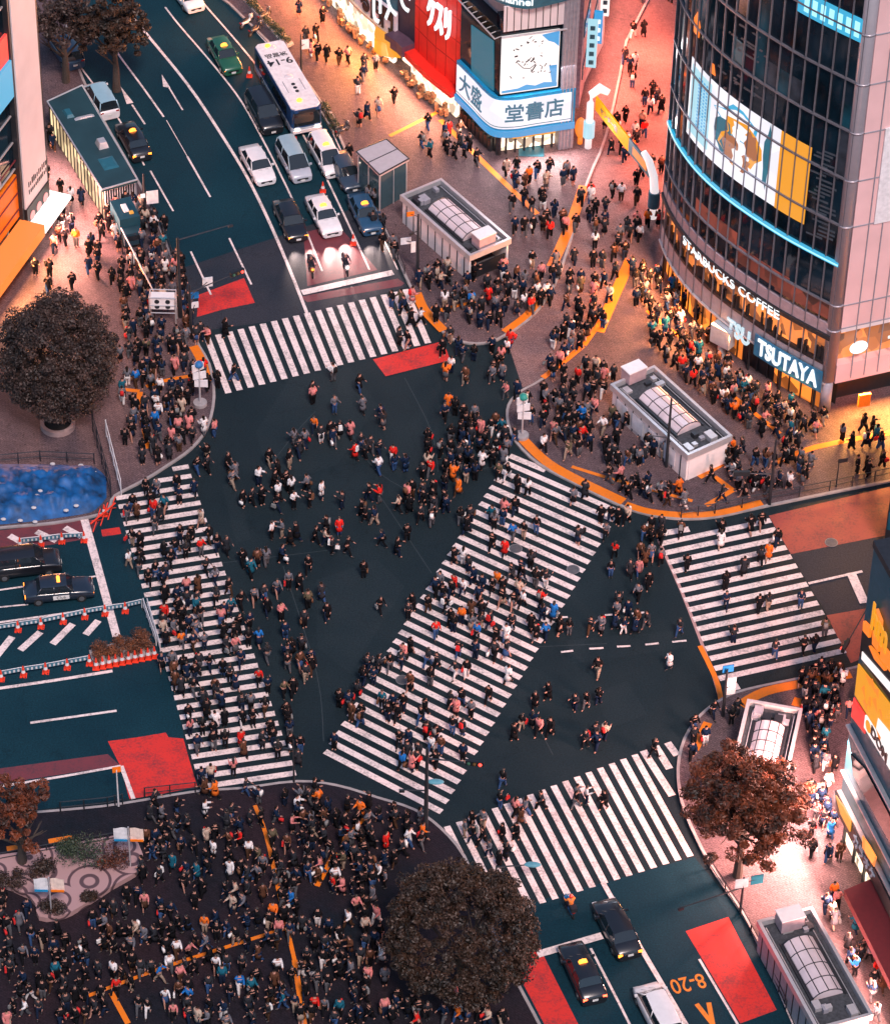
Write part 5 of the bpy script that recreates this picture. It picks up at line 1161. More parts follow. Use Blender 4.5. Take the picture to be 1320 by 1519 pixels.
# ================================================================== TREES AND PLANTS
def leaf_mat(name, c1, c2):
    m = bpy.data.materials.new(name); m.use_nodes = True; n = m.node_tree; b = n.nodes['Principled BSDF']; L = n.links.new
    at = n.nodes.new('ShaderNodeAttribute'); at.attribute_name = 'tone'
    mx = n.nodes.new('ShaderNodeMix'); mx.data_type = 'RGBA'; mx.inputs[6].default_value = (*c1, 1); mx.inputs[7].default_value = (*c2, 1)
    L(at.outputs['Fac'], mx.inputs[0]); L(mx.outputs[2], b.inputs['Base Color']); b.inputs['Roughness'].default_value = .55
    return m
BARK = mat('bark', (.055, .042, .036), .9, var=.3, scale=6)
def leaves(name, parent, clumps, per, size, m, seed, stretch=1.0, outward=None):
    r_ = np.random.RandomState(seed); C_ = np.array([c[:3] for c in clumps]); R = np.array([c[3] for c in clumps]); per = int(per*1.6) if size > .1 else per; size = size*.76 if size > .1 else size; n = len(C_)*per
    idx = np.repeat(np.arange(len(C_)), per); d = r_.normal(size=(n, 3)); d /= np.linalg.norm(d, axis=1)[:, None]
    rad = R[idx]*r_.uniform(.35, 1.0, n)**.6; P_ = C_[idx]+d*rad[:, None]*np.array([1, 1, .7])
    a_ = r_.normal(size=(n, 3)); a_ /= np.linalg.norm(a_, axis=1)[:, None]; nn = d*.9+r_.normal(size=(n, 3))*.6+np.array([0, 0, .4]); b_ = np.cross(nn, a_); b_ /= np.linalg.norm(b_, axis=1)[:, None]; a_ = np.cross(b_, nn); a_ /= np.linalg.norm(a_, axis=1)[:, None]
    s_ = (size*r_.uniform(.6, 1.3, n))[:, None]; v = np.empty((n, 4, 3))
    v[:, 0] = P_-a_*s_*stretch; v[:, 1] = P_+b_*s_*.5; v[:, 2] = P_+a_*s_*stretch; v[:, 3] = P_-b_*s_*.5
    me = bpy.data.meshes.new(name); me.vertices.add(n*4); me.vertices.foreach_set('co', v.reshape(-1)); me.loops.add(n*4); me.loops.foreach_set('vertex_index', np.arange(n*4)); me.polygons.add(n)
    me.polygons.foreach_set('loop_start', np.arange(n)*4); me.polygons.foreach_set('loop_total', np.full(n, 4)); me.update(calc_edges=True)
    ct = r_.uniform(0, 1, len(C_)); t = np.clip(ct[idx]*.75+r_.uniform(-.2, .35, n), 0, 1)
    at = me.attributes.new('tone', 'FLOAT', 'FACE'); at.data.foreach_set('value', t); me.materials.append(m); return link(name, me, parent)
def tree(px, py, r, rz, zc, label, m, kind='round', nclump=150, per=70, size=.16, seed=1, base=None, flat=.0):
    """px, py: photo point of the crown centre; zc: its height; r: crown radius; rz: vertical radius"""
    c = G(px, py, zc); r_ = random.Random(seed)
    gz = KH; o = empty('street_tree', (c.x, c.y, gz), label, 'tree'); cz = zc-gz
    b = MB(); b.tube([(0, 0, -.1), (.05, .03, cz*.35), (-.04, 0, cz*.62)], [.34, .25, .19], 9); tips = []
    for k in range(9):
        a_ = k*2.4+r_.random(); el = r_.uniform(.4, 1.3); L = r*r_.uniform(.6, .85); p0 = Vector((0, 0, cz*r_.uniform(.38, .62))); d = Vector((math.cos(a_)*math.cos(el), math.sin(a_)*math.cos(el), math.sin(el)*rz/r))
        p1 = p0+d*L*.5+Vector((0, 0, .2)); p2 = p0+d*L+Vector((r_.uniform(-.3, .3), r_.uniform(-.3, .3), .4)); b.tube([p0, p1, p2], [.13, .08, .03], 6, False)
        for q in range(3):
            dd = (d+Vector((r_.uniform(-.7, .7), r_.uniform(-.7, .7), r_.uniform(-.2, .5)))).normalized(); b.tube([p1, p1+dd*L*.35, p1+dd*L*.6+Vector((0, 0, .1))], [.05, .035, .012], 5, False)
    lpart('trunk', b, BARK, o)
    cl = []
    while len(cl) < nclump:
        d = Vector((r_.gauss(0, 1), r_.gauss(0, 1), r_.gauss(0, 1))).normalized()
        if d.z < (-.9 if kind == 'round' else -.55): continue
        lump = 1+.16*noise.noise(d*1.7+Vector((seed, 0, 0)))+.10*noise.noise(d*4.1+Vector((0, seed, 0)))
        if kind == 'dome': k = r_.uniform(.84, 1.0)*(1+.10*noise.noise(d*2.2+Vector((seed, 0, 0)))+.09*noise.noise(d*6+Vector((0, seed, 0)))); cr = r_.uniform(.28, .55)
        elif kind == 'loose': k = r_.uniform(.25, 1.08)*lump; cr = r_.uniform(.35, .75)
        else: k = r_.uniform(.66, 1.0)*lump; cr = r_.uniform(.40, .75)
        if kind != 'dome' and noise.noise(d*2.6+Vector((0, 0, seed*3.1))) > (.62 if kind == 'round' else .16): continue
        cl.append((d.x*r*k, d.y*r*k, cz+d.z*rz*k, cr*r/4.2))
    leaves('crown', o, cl, per, size, m, seed, 1.25 if kind == 'loose' else 1.0)
    return o
LF_B = leaf_mat('leaf_brown_green', (.008, .006, .006), (.080, .046, .038)); LF_D = leaf_mat('leaf_dark_olive', (.008, .006, .004), (.062, .028, .015)); LF_R = leaf_mat('leaf_russet', (.014, .008, .006), (.21, .046, .014)); LF_G = leaf_mat('leaf_green', (.012, .025, .018), (.05, .075, .035))
tree(82, 530, 4.2, 4.7, 6.0, 'large grey brown round tree in a ring planter at the left edge', LF_B, 'round', 640, 80, .13, 3)
tree(684, 1386, 4.4, 4.25, 5.2, 'big dense dome shaped dark tree at the bottom centre', LF_D, 'dome', 560, 70, .14, 5)
tree(1105, 1196, 3.9, 3.1, 6.5, 'loose russet tree over the subway entrance on the right pavement', LF_R, 'loose', 260, 90, .15, 9)
tree(26, 1206, 2.5, 2.3, 5.0, 'small russet tree cut by the left edge beside the lower left road', LF_R, 'loose', 90, 60, .15, 12)
tree(168, 42, 2.7, 2.7, 6.0, 'dark brown tree overhanging the upper road, right of its neighbour', LF_D, 'loose', 170, 70, .16, 14)
tree(92, 30, 3.3, 2.8, 6.0, 'sparse brown tree at the top left beside the pale wall panel', LF_B, 'loose', 110, 55, .16, 17)
c = G(86, 632, KH); b = MB()
n = 26
vs = []
for i in range(n):
    t = 2*math.pi*i/n
    for r_, z in ((1.25, 0), (1.25, .42), (.98, .42), (.98, .2)): vs.append((c.x+r_*math.cos(t), c.y+r_*math.sin(t), KH+z))
b.add(vs, [(4*i+k, 4*((i+1) % n)+k, 4*((i+1) % n)+k+1, 4*i+k+1) for i in range(n) for k in range(3)]); b.cur = 1; b.disc((c.x, c.y, KH), .97, .22)
single('ring_planter', b, [mat('planter_rim', (.34, .24, .23), .6), mat('soil', (.03, .022, .018), .95)], 'round low stone ring around the foot of the big left tree', 'planter')
def shrub(name, px, py, rx, ry, h, m, label, seed, cat='bush', group=None, z=KH, n=26, per=60, size=.07):
    p = G(px, py, z); r_ = random.Random(seed); o = empty(name, (p.x, p.y, z), label, cat, group)
    cl = [(r_.uniform(-1, 1)*rx*.8, r_.uniform(-1, 1)*ry*.8, h*r_.uniform(.35, .75), h*.42) for _ in range(n)]
    leaves('foliage', o, cl, per, size, m, seed)
    b = MB()
    for k in range(5): b.tube([(r_.uniform(-.1, .1), r_.uniform(-.1, .1), 0), (r_.uniform(-rx, rx)*.5, r_.uniform(-ry, ry)*.5, h*.7)], [.04, .015], 5, False)
    lpart('stem', b, BARK, o); return o

# planted island in the left road, cones and barriers
CONE = mat('cone_red', (.80, .05, .02), .5); CONEW = mat('cone_white', (.75, .70, .70), .5)
b0 = None
def cone(px, py, label, grp, h=.75):
    global b0
    p = G(px, py); z = side_z(px, py)+.02
    if b0 is None:
        b = MB(); b.box((0, 0, .02), (.38, .38, .04)); b.tube([(0, 0, .03), (0, 0, .28)], [.16, .12], 12, False); b.cur = 1; b.tube([(0, 0, .28), (0, 0, .46)], [.12, .08], 12, False); b.cur = 0; b.tube([(0, 0, .46), (0, 0, .75)], [.08, .03], 12)
        o = link('traffic_cone', b.mesh('traffic_cone', [CONE, CONEW])); b0 = o
    else: o = b0.copy(); COL.objects.link(o)
    o.location = (p.x, p.y, z); o.scale = (h/.75,)*3; tag(o, label, 'cone', grp); return o
ords = ['first', 'second', 'third', 'fourth', 'fifth', 'sixth', 'seventh', 'eighth', 'ninth', 'tenth', 'eleventh', 'twelfth', 'thirteenth', 'fourteenth', 'fifteenth']
for i, (x, y) in enumerate(((30, 812), (61, 809), (92, 805), (125, 803))): cone(x, y, f'{ords[i]} red cone from the left edge along the red hatched verge', 'cones along the red verge', .9)
for i, (x, y) in enumerate(((27, 936), (61, 931), (94, 924), (126, 917), (156, 912), (186, 908))): cone(x, y, f'{ords[i]} red cone from the left edge on the upper barrier line', 'cones on the upper barrier line', .9)
for i, (x, y) in enumerate(((2, 1009), (35, 1003), (68, 998), (100, 992), (133, 986))): cone(x, y, f'{ords[i]} red cone from the left edge on the lower barrier line', 'cones on the lower barrier line', .9)
for i in range(10): cone(143+i*9.6, 992-i*1.9, f'{ords[i]} cone from the left in the row before the planted island', 'cones in front of the planted island', .95)
for i, (x, y, w_) in enumerate(((439, 217, 'red cone on the road just left of the bus front'), (479, 284, 'red cone beside the front of the white taxi van'), (524, 362, 'red cone left of the dark blue taxi'), (370, 113, 'red cone beside the dark green taxi'), (155, 764, 'red cone at the foot of the pipe fence by the tarpaulin'))): cone(x, y, w_, 'cones in the upper road', .95)
BRW = mat('barrier_white', (.62, .60, .62), .5); BRB = mat('barrier_blue', (.05, .16, .22), .5)
def barrier(p_, q_, label, grp):
    P_, Q_ = G(*p_), G(*q_); m_ = (P_+Q_)/2; L = (Q_-P_).length*.88; th = math.atan2((Q_-P_).y, (Q_-P_).x)
    o = empty('road_barrier', (m_.x, m_.y, .015), label, 'barrier', grp, th)
    b = MB(); b.tube([(-L/2, 0, 0), (-L/2, 0, .82), (L/2, 0, .82), (L/2, 0, 0)], .03, 6); lpart('frame', b, BRW, o)
    b = MB(); b.box((0, 0, .60), (L-.08, .05, .26)); bd = lpart('board', b, BRB, o)
    b = MB()
    for k in range(4): b.box((-L*.33+k*L*.22, -.03, .60), (L*.10, .02, .2))
    lpart('board_stripe', b, BRW, bd)
    for s_ in (-1, 1): b = MB(); b.box((s_*L/2, 0, .03), (.08, .5, .05)); lpart('foot', b, METD, o)
up_ = [(-6, 941), (27, 936), (61, 931), (94, 924), (126, 917), (156, 912), (186, 908), (212, 902)]
for i in range(7): barrier(up_[i], up_[i+1], f'{ords[i]} board barrier from the left edge on the upper barrier line', 'barriers of the upper line')
lo_ = [(2, 1009), (35, 1003), (68, 998), (100, 992), (133, 986)]
for i in range(4): barrier(lo_[i], lo_[i+1], f'{ords[i]} board barrier from the left edge on the lower barrier line', 'barriers of the lower line')
for i, (p_, q_) in enumerate((((30, 812), (61, 809)), ((61, 809), (92, 805)), ((92, 805), (125, 803)))): barrier(p_, q_, f'{ords[i]} barrier from the left along the red hatched verge', 'barriers along the red verge')
pb = [G(x, y) for x, y in ((132, 968), (218, 942), (232, 972), (140, 990))]
isl = empty('planted_island', ((pb[0]+pb[2])/2).to_tuple(), 'low kerbed bed of clipped russet hedge in the left road', 'hedge')
b = MB(); b.prism([p.xy for p in pb], -.05, .2); part('kerb', b, KERB, isl)
r_ = random.Random(4); cl = []
for i in range(130):
    u, v_ = r_.uniform(.04, .96), r_.uniform(.1, .9); p = pb[0].lerp(pb[1], u).lerp(pb[3].lerp(pb[2], u), v_)-isl.location; cl.append((p.x, p.y, .2+r_.uniform(.1, .8), .3))
leaves('foliage', isl, cl, 60, .06, leaf_mat('leaf_hedge_russet', (.03, .015, .01), (.30, .09, .03)), 6)
for i, (p_, q_, lb) in enumerate((((213, 902), (232, 958), 'white pipe barrier along the left crosswalk, outer one'), ((219, 902), (238, 968), 'white pipe barrier along the left crosswalk, inner one'))):
    P_, Q_ = G(*p_), G(*q_); o = empty('pipe_barrier', ((P_+Q_)/2).to_tuple(), lb, 'barrier', 'pipe barriers beside the island'); b = MB()
    for z in (.35, .85): b.tube([(P_.x, P_.y, z), (Q_.x, Q_.y, z)], .035, 6)
    part('rail', b, BRW, o)
    for k in range(5):
        b = MB(); p = P_.lerp(Q_, k/4); b.tube([(p.x, p.y, 0), (p.x, p.y, .9)], .035, 6); parts('post', b, BRW, o)

# blue tarpaulin mound with sandbags
tp = [(-30, 690), (60, 686), (148, 690), (160, 715), (163, 738), (148, 756), (100, 768), (50, 776), (-30, 780)]
c = G(60, 732, KH); tr = empty('blue_tarpaulin', (c.x, c.y, KH), 'bright blue tarpaulin spread over a low mound at the left edge', 'tarpaulin')
b = MB(); nx, ny = 60, 26; vs = []; fs = []
for j in range(ny+1):
    for i in range(nx+1):
        u, v_ = i/nx, j/ny
        xl = lerp(-30, 158, u); yt = lerp(688, 691, u); yb = lerp(780, 757, u**1.5); py = lerp(yt, yb, v_)
        if u > .85: k = (u-.85)/.15; py = lerp(py, 724, k*k*.55)
        p = G(xl, py, KH); e = min(u*8, (1-u)*8, v_*4, (1-v_)*4, 1); z = KH+.03+e*(.55+.40*noise.noise(Vector((p.x*.6, p.y*.6, 2)))+.55*abs(noise.noise(Vector((p.x*1.3, p.y*1.1, 0))))+.35*abs(noise.noise(Vector((p.x*3.1, p.y*2.6, 7)))))
        vs.append((p.x, p.y, z))
for j in range(ny):
    for i in range(nx): a_ = j*(nx+1)+i; fs.append((a_, a_+nx+1, a_+nx+2, a_+1))
b.add(vs, fs); part('sheet', b, mat('tarp_blue', (.002, .07, .22), .6, var=.8, scale=1.2, bump=.7), tr, True)
for i, (x, y) in enumerate(((20, 752), (50, 753), (98, 757), (113, 750), (55, 735), (78, 688), (140, 700), (30, 772), (5, 770), (120, 690), (52, 774), (60, 728))):
    p = G(x, y, KH+.62 if 700 < y < 765 else KH+.3); b = MB(); b.ball(p, (.20, .14, .10), 10, 6)
    single('sandbag', b, mat('sandbag_white', (.50, .48, .50), .7), f'white sandbag on the blue tarpaulin, {ords[i] if i < 15 else i} in the scatter counted downwards' if False else f'white sandbag holding down the blue tarpaulin, {["left of the middle", "below the middle", "lower right", "right, just above another", "at the middle fold", "on the top edge", "near the right end", "on the lower left rim", "nearest the left edge", "on the top edge further right", "on the bottom rim", "beside the middle fold"][i]}', 'sandbag', 'sandbags on the tarpaulin', True)
def rail(px_pts, label, h=.95, m=METD, name='guard_rail', rails=(.45, .93), n=None, grp='guard rails along the kerbs'):
    P_ = [G(x, y, side_z(x, y)) for x, y in px_pts]; o = empty(name, ((P_[0]+P_[-1])/2).to_tuple(), label, 'railing', grp); b = MB()
    for z in rails: b.tube([(p.x, p.y, p.z+z) for p in P_], .035, 6)
    part('rail', b, m, o)
    for i in range(len(P_)-1):
        k_ = n or max(2, int((P_[i+1]-P_[i]).length/1.6))
        for k in range(k_+(i == len(P_)-2)): p = P_[i].lerp(P_[i+1], k/k_); b = MB(); b.tube([(p.x, p.y, p.z), (p.x, p.y, p.z+h)], .045, 6); parts('post', b, m, o)
    return o
rail([(138, 640), (165, 738)], 'tall dark pipe fence right of the blue tarpaulin', 1.9, METD, 'pipe_fence', (.4, 1.1, 1.85), 4)
rail([(158, 648), (180, 735)], 'pale pipe fence parallel to the dark one by the tarpaulin', 1.6, BRW, 'pipe_fence', (.5, 1.5), 4)
rail([(-5, 690), (60, 684), (140, 688)], 'low dark fence behind the blue tarpaulin', 1.0)
rail([(90, 1205), (160, 1198), (182, 1193)], 'low metal guard rail along the kerb of the lower left road')
rail([(-5, 1282), (70, 1268), (130, 1258), (192, 1246)], 'dark handrail along the back of the swirl paved bed', .8)
rail([(215, 1184), (290, 1176)], 'low guard rail under the red bus lane patch')
rail([(430, 105), (476, 165), (497, 200)], 'guard rail along the kerb beside the bus')
rail([(520, 250), (548, 305), (580, 366), (600, 408)], 'guard rail along the kerb beside the queue of taxis')
rail([(1052, 1290), (1098, 1360), (1128, 1415), (1165, 1500)], 'guard rail along the kerb beside the long subway entrance')
rail([(1010, 768), (1060, 762), (1140, 745), (1230, 728), (1330, 706)], 'long guard rail along the kerb left of the pale red road') 
rail([(212, 285), (246, 358), (270, 425), (284, 480)], 'guard rail along the left kerb of the upper road')
pf = G(128, 792); b = MB()
for k in range(3): p = G(138+k*11, 790-k*9); q = G(150+k*11, 772-k*9); b.tube([(p.x, p.y, .05), (q.x, q.y, 1.1)], .04, 6); b.tube([(p.x, p.y, 1.1), (q.x, q.y, .05)], .04, 6)
p, q = G(135, 793), G(172, 762); b.tube([(p.x, p.y, 1.0), (q.x, q.y, 1.0)], .06, 6); single('trestle_barrier', b, CONE, 'orange crossed trestle barrier between tarpaulin and left crosswalk', 'barrier')

# planters beside the upper road and the swirl paved bed in the square
for pl, lb, sd in ((((348, -14), (360, -18), (436, 66), (424, 72)), 'long hedge bed at the kerb beside the parked scooters', 21), (((471, 160), (484, 154), (505, 190), (494, 198)), 'short kerbed planting bed at the front corner of the bus', 22)):
    P_ = GP(pl, KH); ctr = sum(P_, Vector())/4; o = empty('planting_bed', (ctr.x, ctr.y, KH), lb, 'planting bed', 'kerbside planting beds')
    b = MB(); b.prism([p.xy for p in P_], KH-.05, KH+.18); part('kerb', b, KERB, o)
    cl = []; r_ = random.Random(sd)
    for i in range(120 if sd == 21 else 45): u, v_ = r_.uniform(.04, .96), r_.uniform(.15, .85); p = P_[0].lerp(P_[3], u).lerp(P_[1].lerp(P_[2], u), v_)-ctr; cl.append((p.x, p.y, r_.uniform(.2, .5), .25))
    leaves('foliage', o, cl, 50, .06, LF_G, sd)
m = bpy.data.materials.new('swirl_stone'); m.use_nodes = True; n_ = m.node_tree; bb = n_.nodes['Principled BSDF']
tcn = n_.nodes.new('ShaderNodeTexCoord'); vo = n_.nodes.new('ShaderNodeTexVoronoi'); vo.inputs['Scale'].default_value = .45; n_.links.new(tcn.outputs['Object'], vo.inputs['Vector'])
ma = n_.nodes.new('ShaderNodeMath'); ma.operation = 'MULTIPLY'; ma.inputs[1].default_value = 22; n_.links.new(vo.outputs['Distance'], ma.inputs[0]); ms = n_.nodes.new('ShaderNodeMath'); ms.operation = 'SINE'; n_.links.new(ma.outputs[0], ms.inputs[0])
rr_ = n_.nodes.new('ShaderNodeMapRange'); rr_.inputs['From Min'].default_value = .55; rr_.inputs['From Max'].default_value = .8; n_.links.new(ms.outputs[0], rr_.inputs['Value'])
mx = n_.nodes.new('ShaderNodeMix'); mx.data_type = 'RGBA'; mx.inputs[6].default_value = (.42, .26, .26, 1); mx.inputs[7].default_value = (.10, .06, .07, 1); n_.links.new(rr_.outputs[0], mx.inputs[0]); n_.links.new(mx.outputs[2], bb.inputs['Base Color'])
P_ = GP(smooth_poly([(-40, 1282), (60, 1266), (150, 1250), (196, 1246), (212, 1290), (165, 1322), (130, 1345), (95, 1364), (58, 1366), (44, 1335), (-40, 1300)], 3, True), KH)
b = MB(); b.prism([p.xy for p in P_], KH-.02, KH+.40); single('swirl_paved_bed', b, m, 'raised pink stone bed with dark swirl rings at lower left', 'raised bed')
for i, (x, y, rx, ry, h, mm, lb) in enumerate(((62, 1296, .8, .7, 1.0, LF_D, 'dark round bush at the left of the swirl paved bed'), (124, 1276, 1.2, 1.0, 1.7, LF_G, 'largest green bush in the middle of the swirl paved bed'), (167, 1280, .95, .8, 1.2, LF_R, 'russet bush at the right end of the swirl paved bed'), (103, 1268, .45, .45, 1.5, LF_G, 'small clipped bush behind the largest green one'), (12, 1312, 1.3, .8, .9, LF_D, 'dark low bush at the left edge below the bed'), (80, 1352, .9, .5, .8, LF_D, 'low bush at the front rim of the swirl paved bed'), (132, 1335, .45, .35, .6, LF_D, 'smallest dark bush on the rings of the bed'))):
    shrub('bush', x, y, rx, ry, h, mm, lb, 30+i, group='bushes of the swirl paved bed', z=KH+.40)

# ================================================================== POLES, SIGNS, GATE
def pole(px, py, ytop, label, r=.09, arms=(), plates=(), name='signal_pole', cat='pole', m=METD, grp='lamp and signal poles'):
    z0 = side_z(px, py); p = G(px, py, z0); zt_ = zat(px, py, ytop); o = empty(name, (p.x, p.y, z0), label, cat, grp)
    b = MB(); b.tube([(p.x, p.y, z0), (p.x, p.y, zt_*.5), (p.x, p.y, zt_)], [r*1.25, r, r*.7], 10); part('pole', b, m, o)
    for (ax_, ay_, zf_, kind) in arms:             # arm end given as a photo point at height zf_*top
        z = zt_*zf_; e_ = G(ax_, ay_, z); b = MB(); b.tube([(p.x, p.y, z-.1), (e_.x, e_.y, z)], [.06, .035], 6); ar_ = part('arm', b, m, o)
        d = (e_-Vector((p.x, p.y, z))).normalized(); th = math.atan2(d.y, d.x)
        if kind == 'signal':
            b = MB(); b.box((e_.x, e_.y, z), (1.15, .22, .38), th); hd = part('signal_head', b, BLACK, o)
            for k, mm in enumerate((mat('lens_dark', (.03, .10, .06), .3), mat('lens_amber_off', (.10, .05, .01), .3), emit('lens_red', (1, .05, .03), 2.5))):
                b = MB(); q = Vector((e_.x, e_.y, z))+d*(-.36+.36*k)+Vector((d.y, -d.x, 0))*.13; b.ball(q, (.12, .12, .12), 8, 6); part('lens', b, mm, hd)
        elif kind == 'lamp': b = MB(); b.ball((e_.x, e_.y, z), (.55, .24, .12), 12, 6); part('lamp_head', b, mat('lamp_teal', (.10, .30, .38), .4), o)
        elif kind == 'camera': b = MB(); b.box((e_.x, e_.y, z-.1), (.35, .15, .18), th); part('camera', b, m, o)
    for (x, y, w_, h, mm, zf_) in plates:
        z = zt_*zf_; q = G(x, y, z); b = MB(); b.box((q.x, q.y, q.z), (w_, .06, h), .25); pl = part('sign_plate', b, mm, o)
        b = MB(); b.tube([(p.x, p.y, z), (q.x, q.y, z)], .03, 5); part('bracket', b, m, o)
    return o
SIGNW = mat('sign_plate_white', (.70, .68, .70), .5); SIGNB = mat('sign_plate_blue', (.01, .16, .42), .4); TEALS = mat('sign_teal', (.02, .20, .28), .4)
pole(284, 502, 420, 'dark signal pole whose arm reaches over the red patch by the top crosswalk', .10, ((352, 404, .88, 'signal'),), ((308, 418, .75, .85, SIGNW, .8), (288, 438, .7, .55, SIGNB, .62), (289, 452, .55, .55, SIGNW, .45)))
pole(268, 470, 350, 'tall dark lamp pole left of the red patch with a long thin arm', .13, ((342, 333, .985, 'camera'),))
pole(216, 330, 255, 'dark pole with a white sign plate at the end of the teal roofed shelter', .1, (), ((226, 292, .9, 1.2, SIGNW, .6), (212, 290, .35, .35, E_WHITE, .6)))
pole(619, 408, 316, 'dark pole with stacked signs left of the upper subway entrance', .12, ((610, 345, .75, 'camera'),), ((602, 357, .8, .6, SIGNW, .55), (613, 366, .35, 1.0, SIGNW, .5), (609, 317, .55, .4, ORAP, .97)))
pole(988, 692, 588, 'thin black pole in front of the curved glass subway entrance', .10, ((965, 646, .45, 'camera'), (1003, 655, .40, 'camera')))
pole(1141, 748, 650, 'black pole by the kerb left of the lit pavement', .10, ((1100, 702, .5, 'signal'),))
pole(1240, 722, 680, 'thin pole with a dark flag shaped sign near the pale red road', .05, (), ((1250, 683, .7, .35, METD, .95),))
pole(631, 1243, 1108, 'tall dark signal pole at the lower tip of the diagonal crosswalk', .14, ((704, 1132, .9, 'signal'), (646, 1160, .62, 'lamp'), (596, 1172, .55, 'camera')))
pole(735, 1318, 1285, 'lamp post behind the dome tree reaching over the lower crosswalk', .08, ((790, 1283, 1.0, 'lamp'),))
pole(1072, 1062, 992, 'corner pole with a blue round sign and white board at the right crosswalk', .10, (), ((1080, 992, .75, .6, SIGNB, .97), (1083, 1018, .75, 1.5, SIGNW, .6)))
pole(1098, 1352, 1300, 'dark pole with two framed maps beside the russet tree', .08, ((1010, 1347, .75, 'camera'),), ((1100, 1311, .85, .8, SIGNW, .85), (1123, 1305, .8, .8, TEALS, .85)))
pole(447, 120, 50, 'dark lamp post with a white board at the hedge bed beside the bus', .08, (), ((452, 65, .7, .9, SIGNW, .75),))
pole(436, 1160, 1095, 'thin pole at the lower right corner of the left crosswalk', .06, ((424, 1110, .8, 'camera'),))
pole(1292, 905, 852, 'thin signal pole beside the hoarding building over the pale red road', .06, ((1254, 958, .35, 'signal'),))
pole(176, 1196, 1142, 'white post with an orange flag at the corner of the red bus lane patch', .05, (), ((173, 1142, .55, .45, ORAP, .97),), m=BRW)
for (x, y, lb, c1) in ((774, 648, 'white pictogram totem with a green cap at the tip of the right hand pavement', (.02, .25, .20)), (297, 600, 'white leaning pictogram totem at the corner of the left pavement', (.02, .14, .35))):
    p = G(x, y, KH); o = empty('sign_totem', (p.x, p.y, KH), lb, 'signpost'); b = MB(); b.tube([(0, 0, 0), (0, 0, 3.6)], .07, 8); lpart('pole', b, METL, o)
    for k in range(3): b = MB(); b.box((.12-.1*k, 0, 2.0+k*.75), (.95, .10, .62), .3*k); lpart('sign_plate', b, SIGNW, o)
    b = MB(); b.ball((0, 0, 3.75), (.34, .34, .26), 12, 7); lpart('cap', b, mat('cap_'+lb[:5]+str(x), c1, .4), o)
    b = MB(); b.disc((0, 0, 0), .5, .25); lpart('base', b, CONC, o)
for (x, y, h, lb) in ((77, 1362, 3.6, 'pole with a white and a cream banner in front of the swirl paved bed'), (194, 1292, 3.9, 'pole with two white banners at the right end of the swirl paved bed')):
    p = G(x, y, KH); o = empty('banner_pole', (p.x, p.y, KH), lb, 'banner', 'banner poles of the square'); b = MB(); b.tube([(0, 0, 0), (0, 0, h+.1)], .05, 8); lpart('pole', b, METL, o)
    for s_, mm in ((-1, SIGNW), (1, mat('banner_cream', (.78, .60, .52), .6))):
        b = MB(); vs = []
        for i in range(6):
            for j in range(4): u, v_ = i/5, j/3; vs.append((s_*(.08+.85*u), .06*math.sin(u*5+v_*2), h-v_*1.15))
        b.add(vs, [(i*4+j, i*4+j+1, (i+1)*4+j+1, (i+1)*4+j) for i in range(5) for j in range(3)]); fl = lpart('banner', b, mm, o)
        b = MB(); b.box((s_*.50, -.09, h-1.02), (.82, .03, .18)); lpart('banner_stripe', b, BLUEP if s_ < 0 else ORAP, fl)
# white cage stand with loudspeakers among the crowd on the left pavement
p = G(243, 478, KH); o = empty('speaker_stand', (p.x, p.y, KH), 'white framed stand with four round loudspeakers in the crowd at left', 'stand')
b = MB()
for sx in (-.95, .95):
    for sy in (-.5, .5): b.tube([(sx, sy, 0), (sx, sy, 2.7)], .05, 6)
for z in (1.3, 2.0, 2.7): b.tube([(-.95, -.5, z), (.95, -.5, z), (.95, .5, z), (-.95, .5, z), (-.95, -.5, z)], .045, 6)
lpart('frame', b, METL, o); b = MB(); b.box((0, -.05, 2.1), (1.75, .8, 1.0)); lpart('cabinet', b, WALLW, o)
for sx in (-.4, .4):
    for z in (1.85, 2.32): b = MB(); b.tube([(sx, -.44, z), (sx, -.49, z)], .18, 14); lpart('speaker', b, METD, o)
P_, Q_ = G(180, 338, 2.6), G(228, 432, 2.6); o = empty('banner_beam', (P_.x, P_.y, KH), 'long slanting white beam on posts above the crowd on the left pavement', 'beam'); b = MB(); b.tube([P_, Q_], .06, 6); part('beam', b, GREYP, o)
for k in range(4): b = MB(); q = P_.lerp(Q_, k/3); b.tube([(q.x, q.y, KH), (q.x, q.y, 2.6)], .05, 6); parts('post', b, METD, o)
b = MB(); q = P_.lerp(Q_, .55); r_ = P_.lerp(Q_, .72); b.tube([q+Vector((0, 0, -.12)), r_+Vector((0, 0, -.12))], .07, 6); part('marker', b, ORAP, o)
p = G(190, 350, KH); d_ = (G(210, 395)-G(180, 335)).normalized(); o = empty('campaign_truck', (p.x, p.y, KH), 'small teal box truck standing in the crowd beside the shelter', 'truck', None, math.atan2(d_.y, d_.x))
b = MB(); b.box((-.5, 0, 1.35), (2.6, 1.6, 1.9)); lpart('box_body', b, mat('truck_teal', (.008, .05, .075), .4), o); b = MB(); b.box((1.25, 0, .95), (.95, 1.5, 1.1), taper=.9); cb = lpart('cab', b, PAINT, o); cb.color = (.01, .04, .06, 1)
b = MB(); b.box((1.62, 0, 1.1), (.3, 1.2, .42)); lpart('windscreen', b, CGLASS, o)
for sx in (-1.2, 1.1):
    for sy in (-.7, .7): b = MB(); b.tube([(sx, sy-.09, .33), (sx, sy+.09, .33)], .32, 12); lpart('wheel', b, TYRE, o)
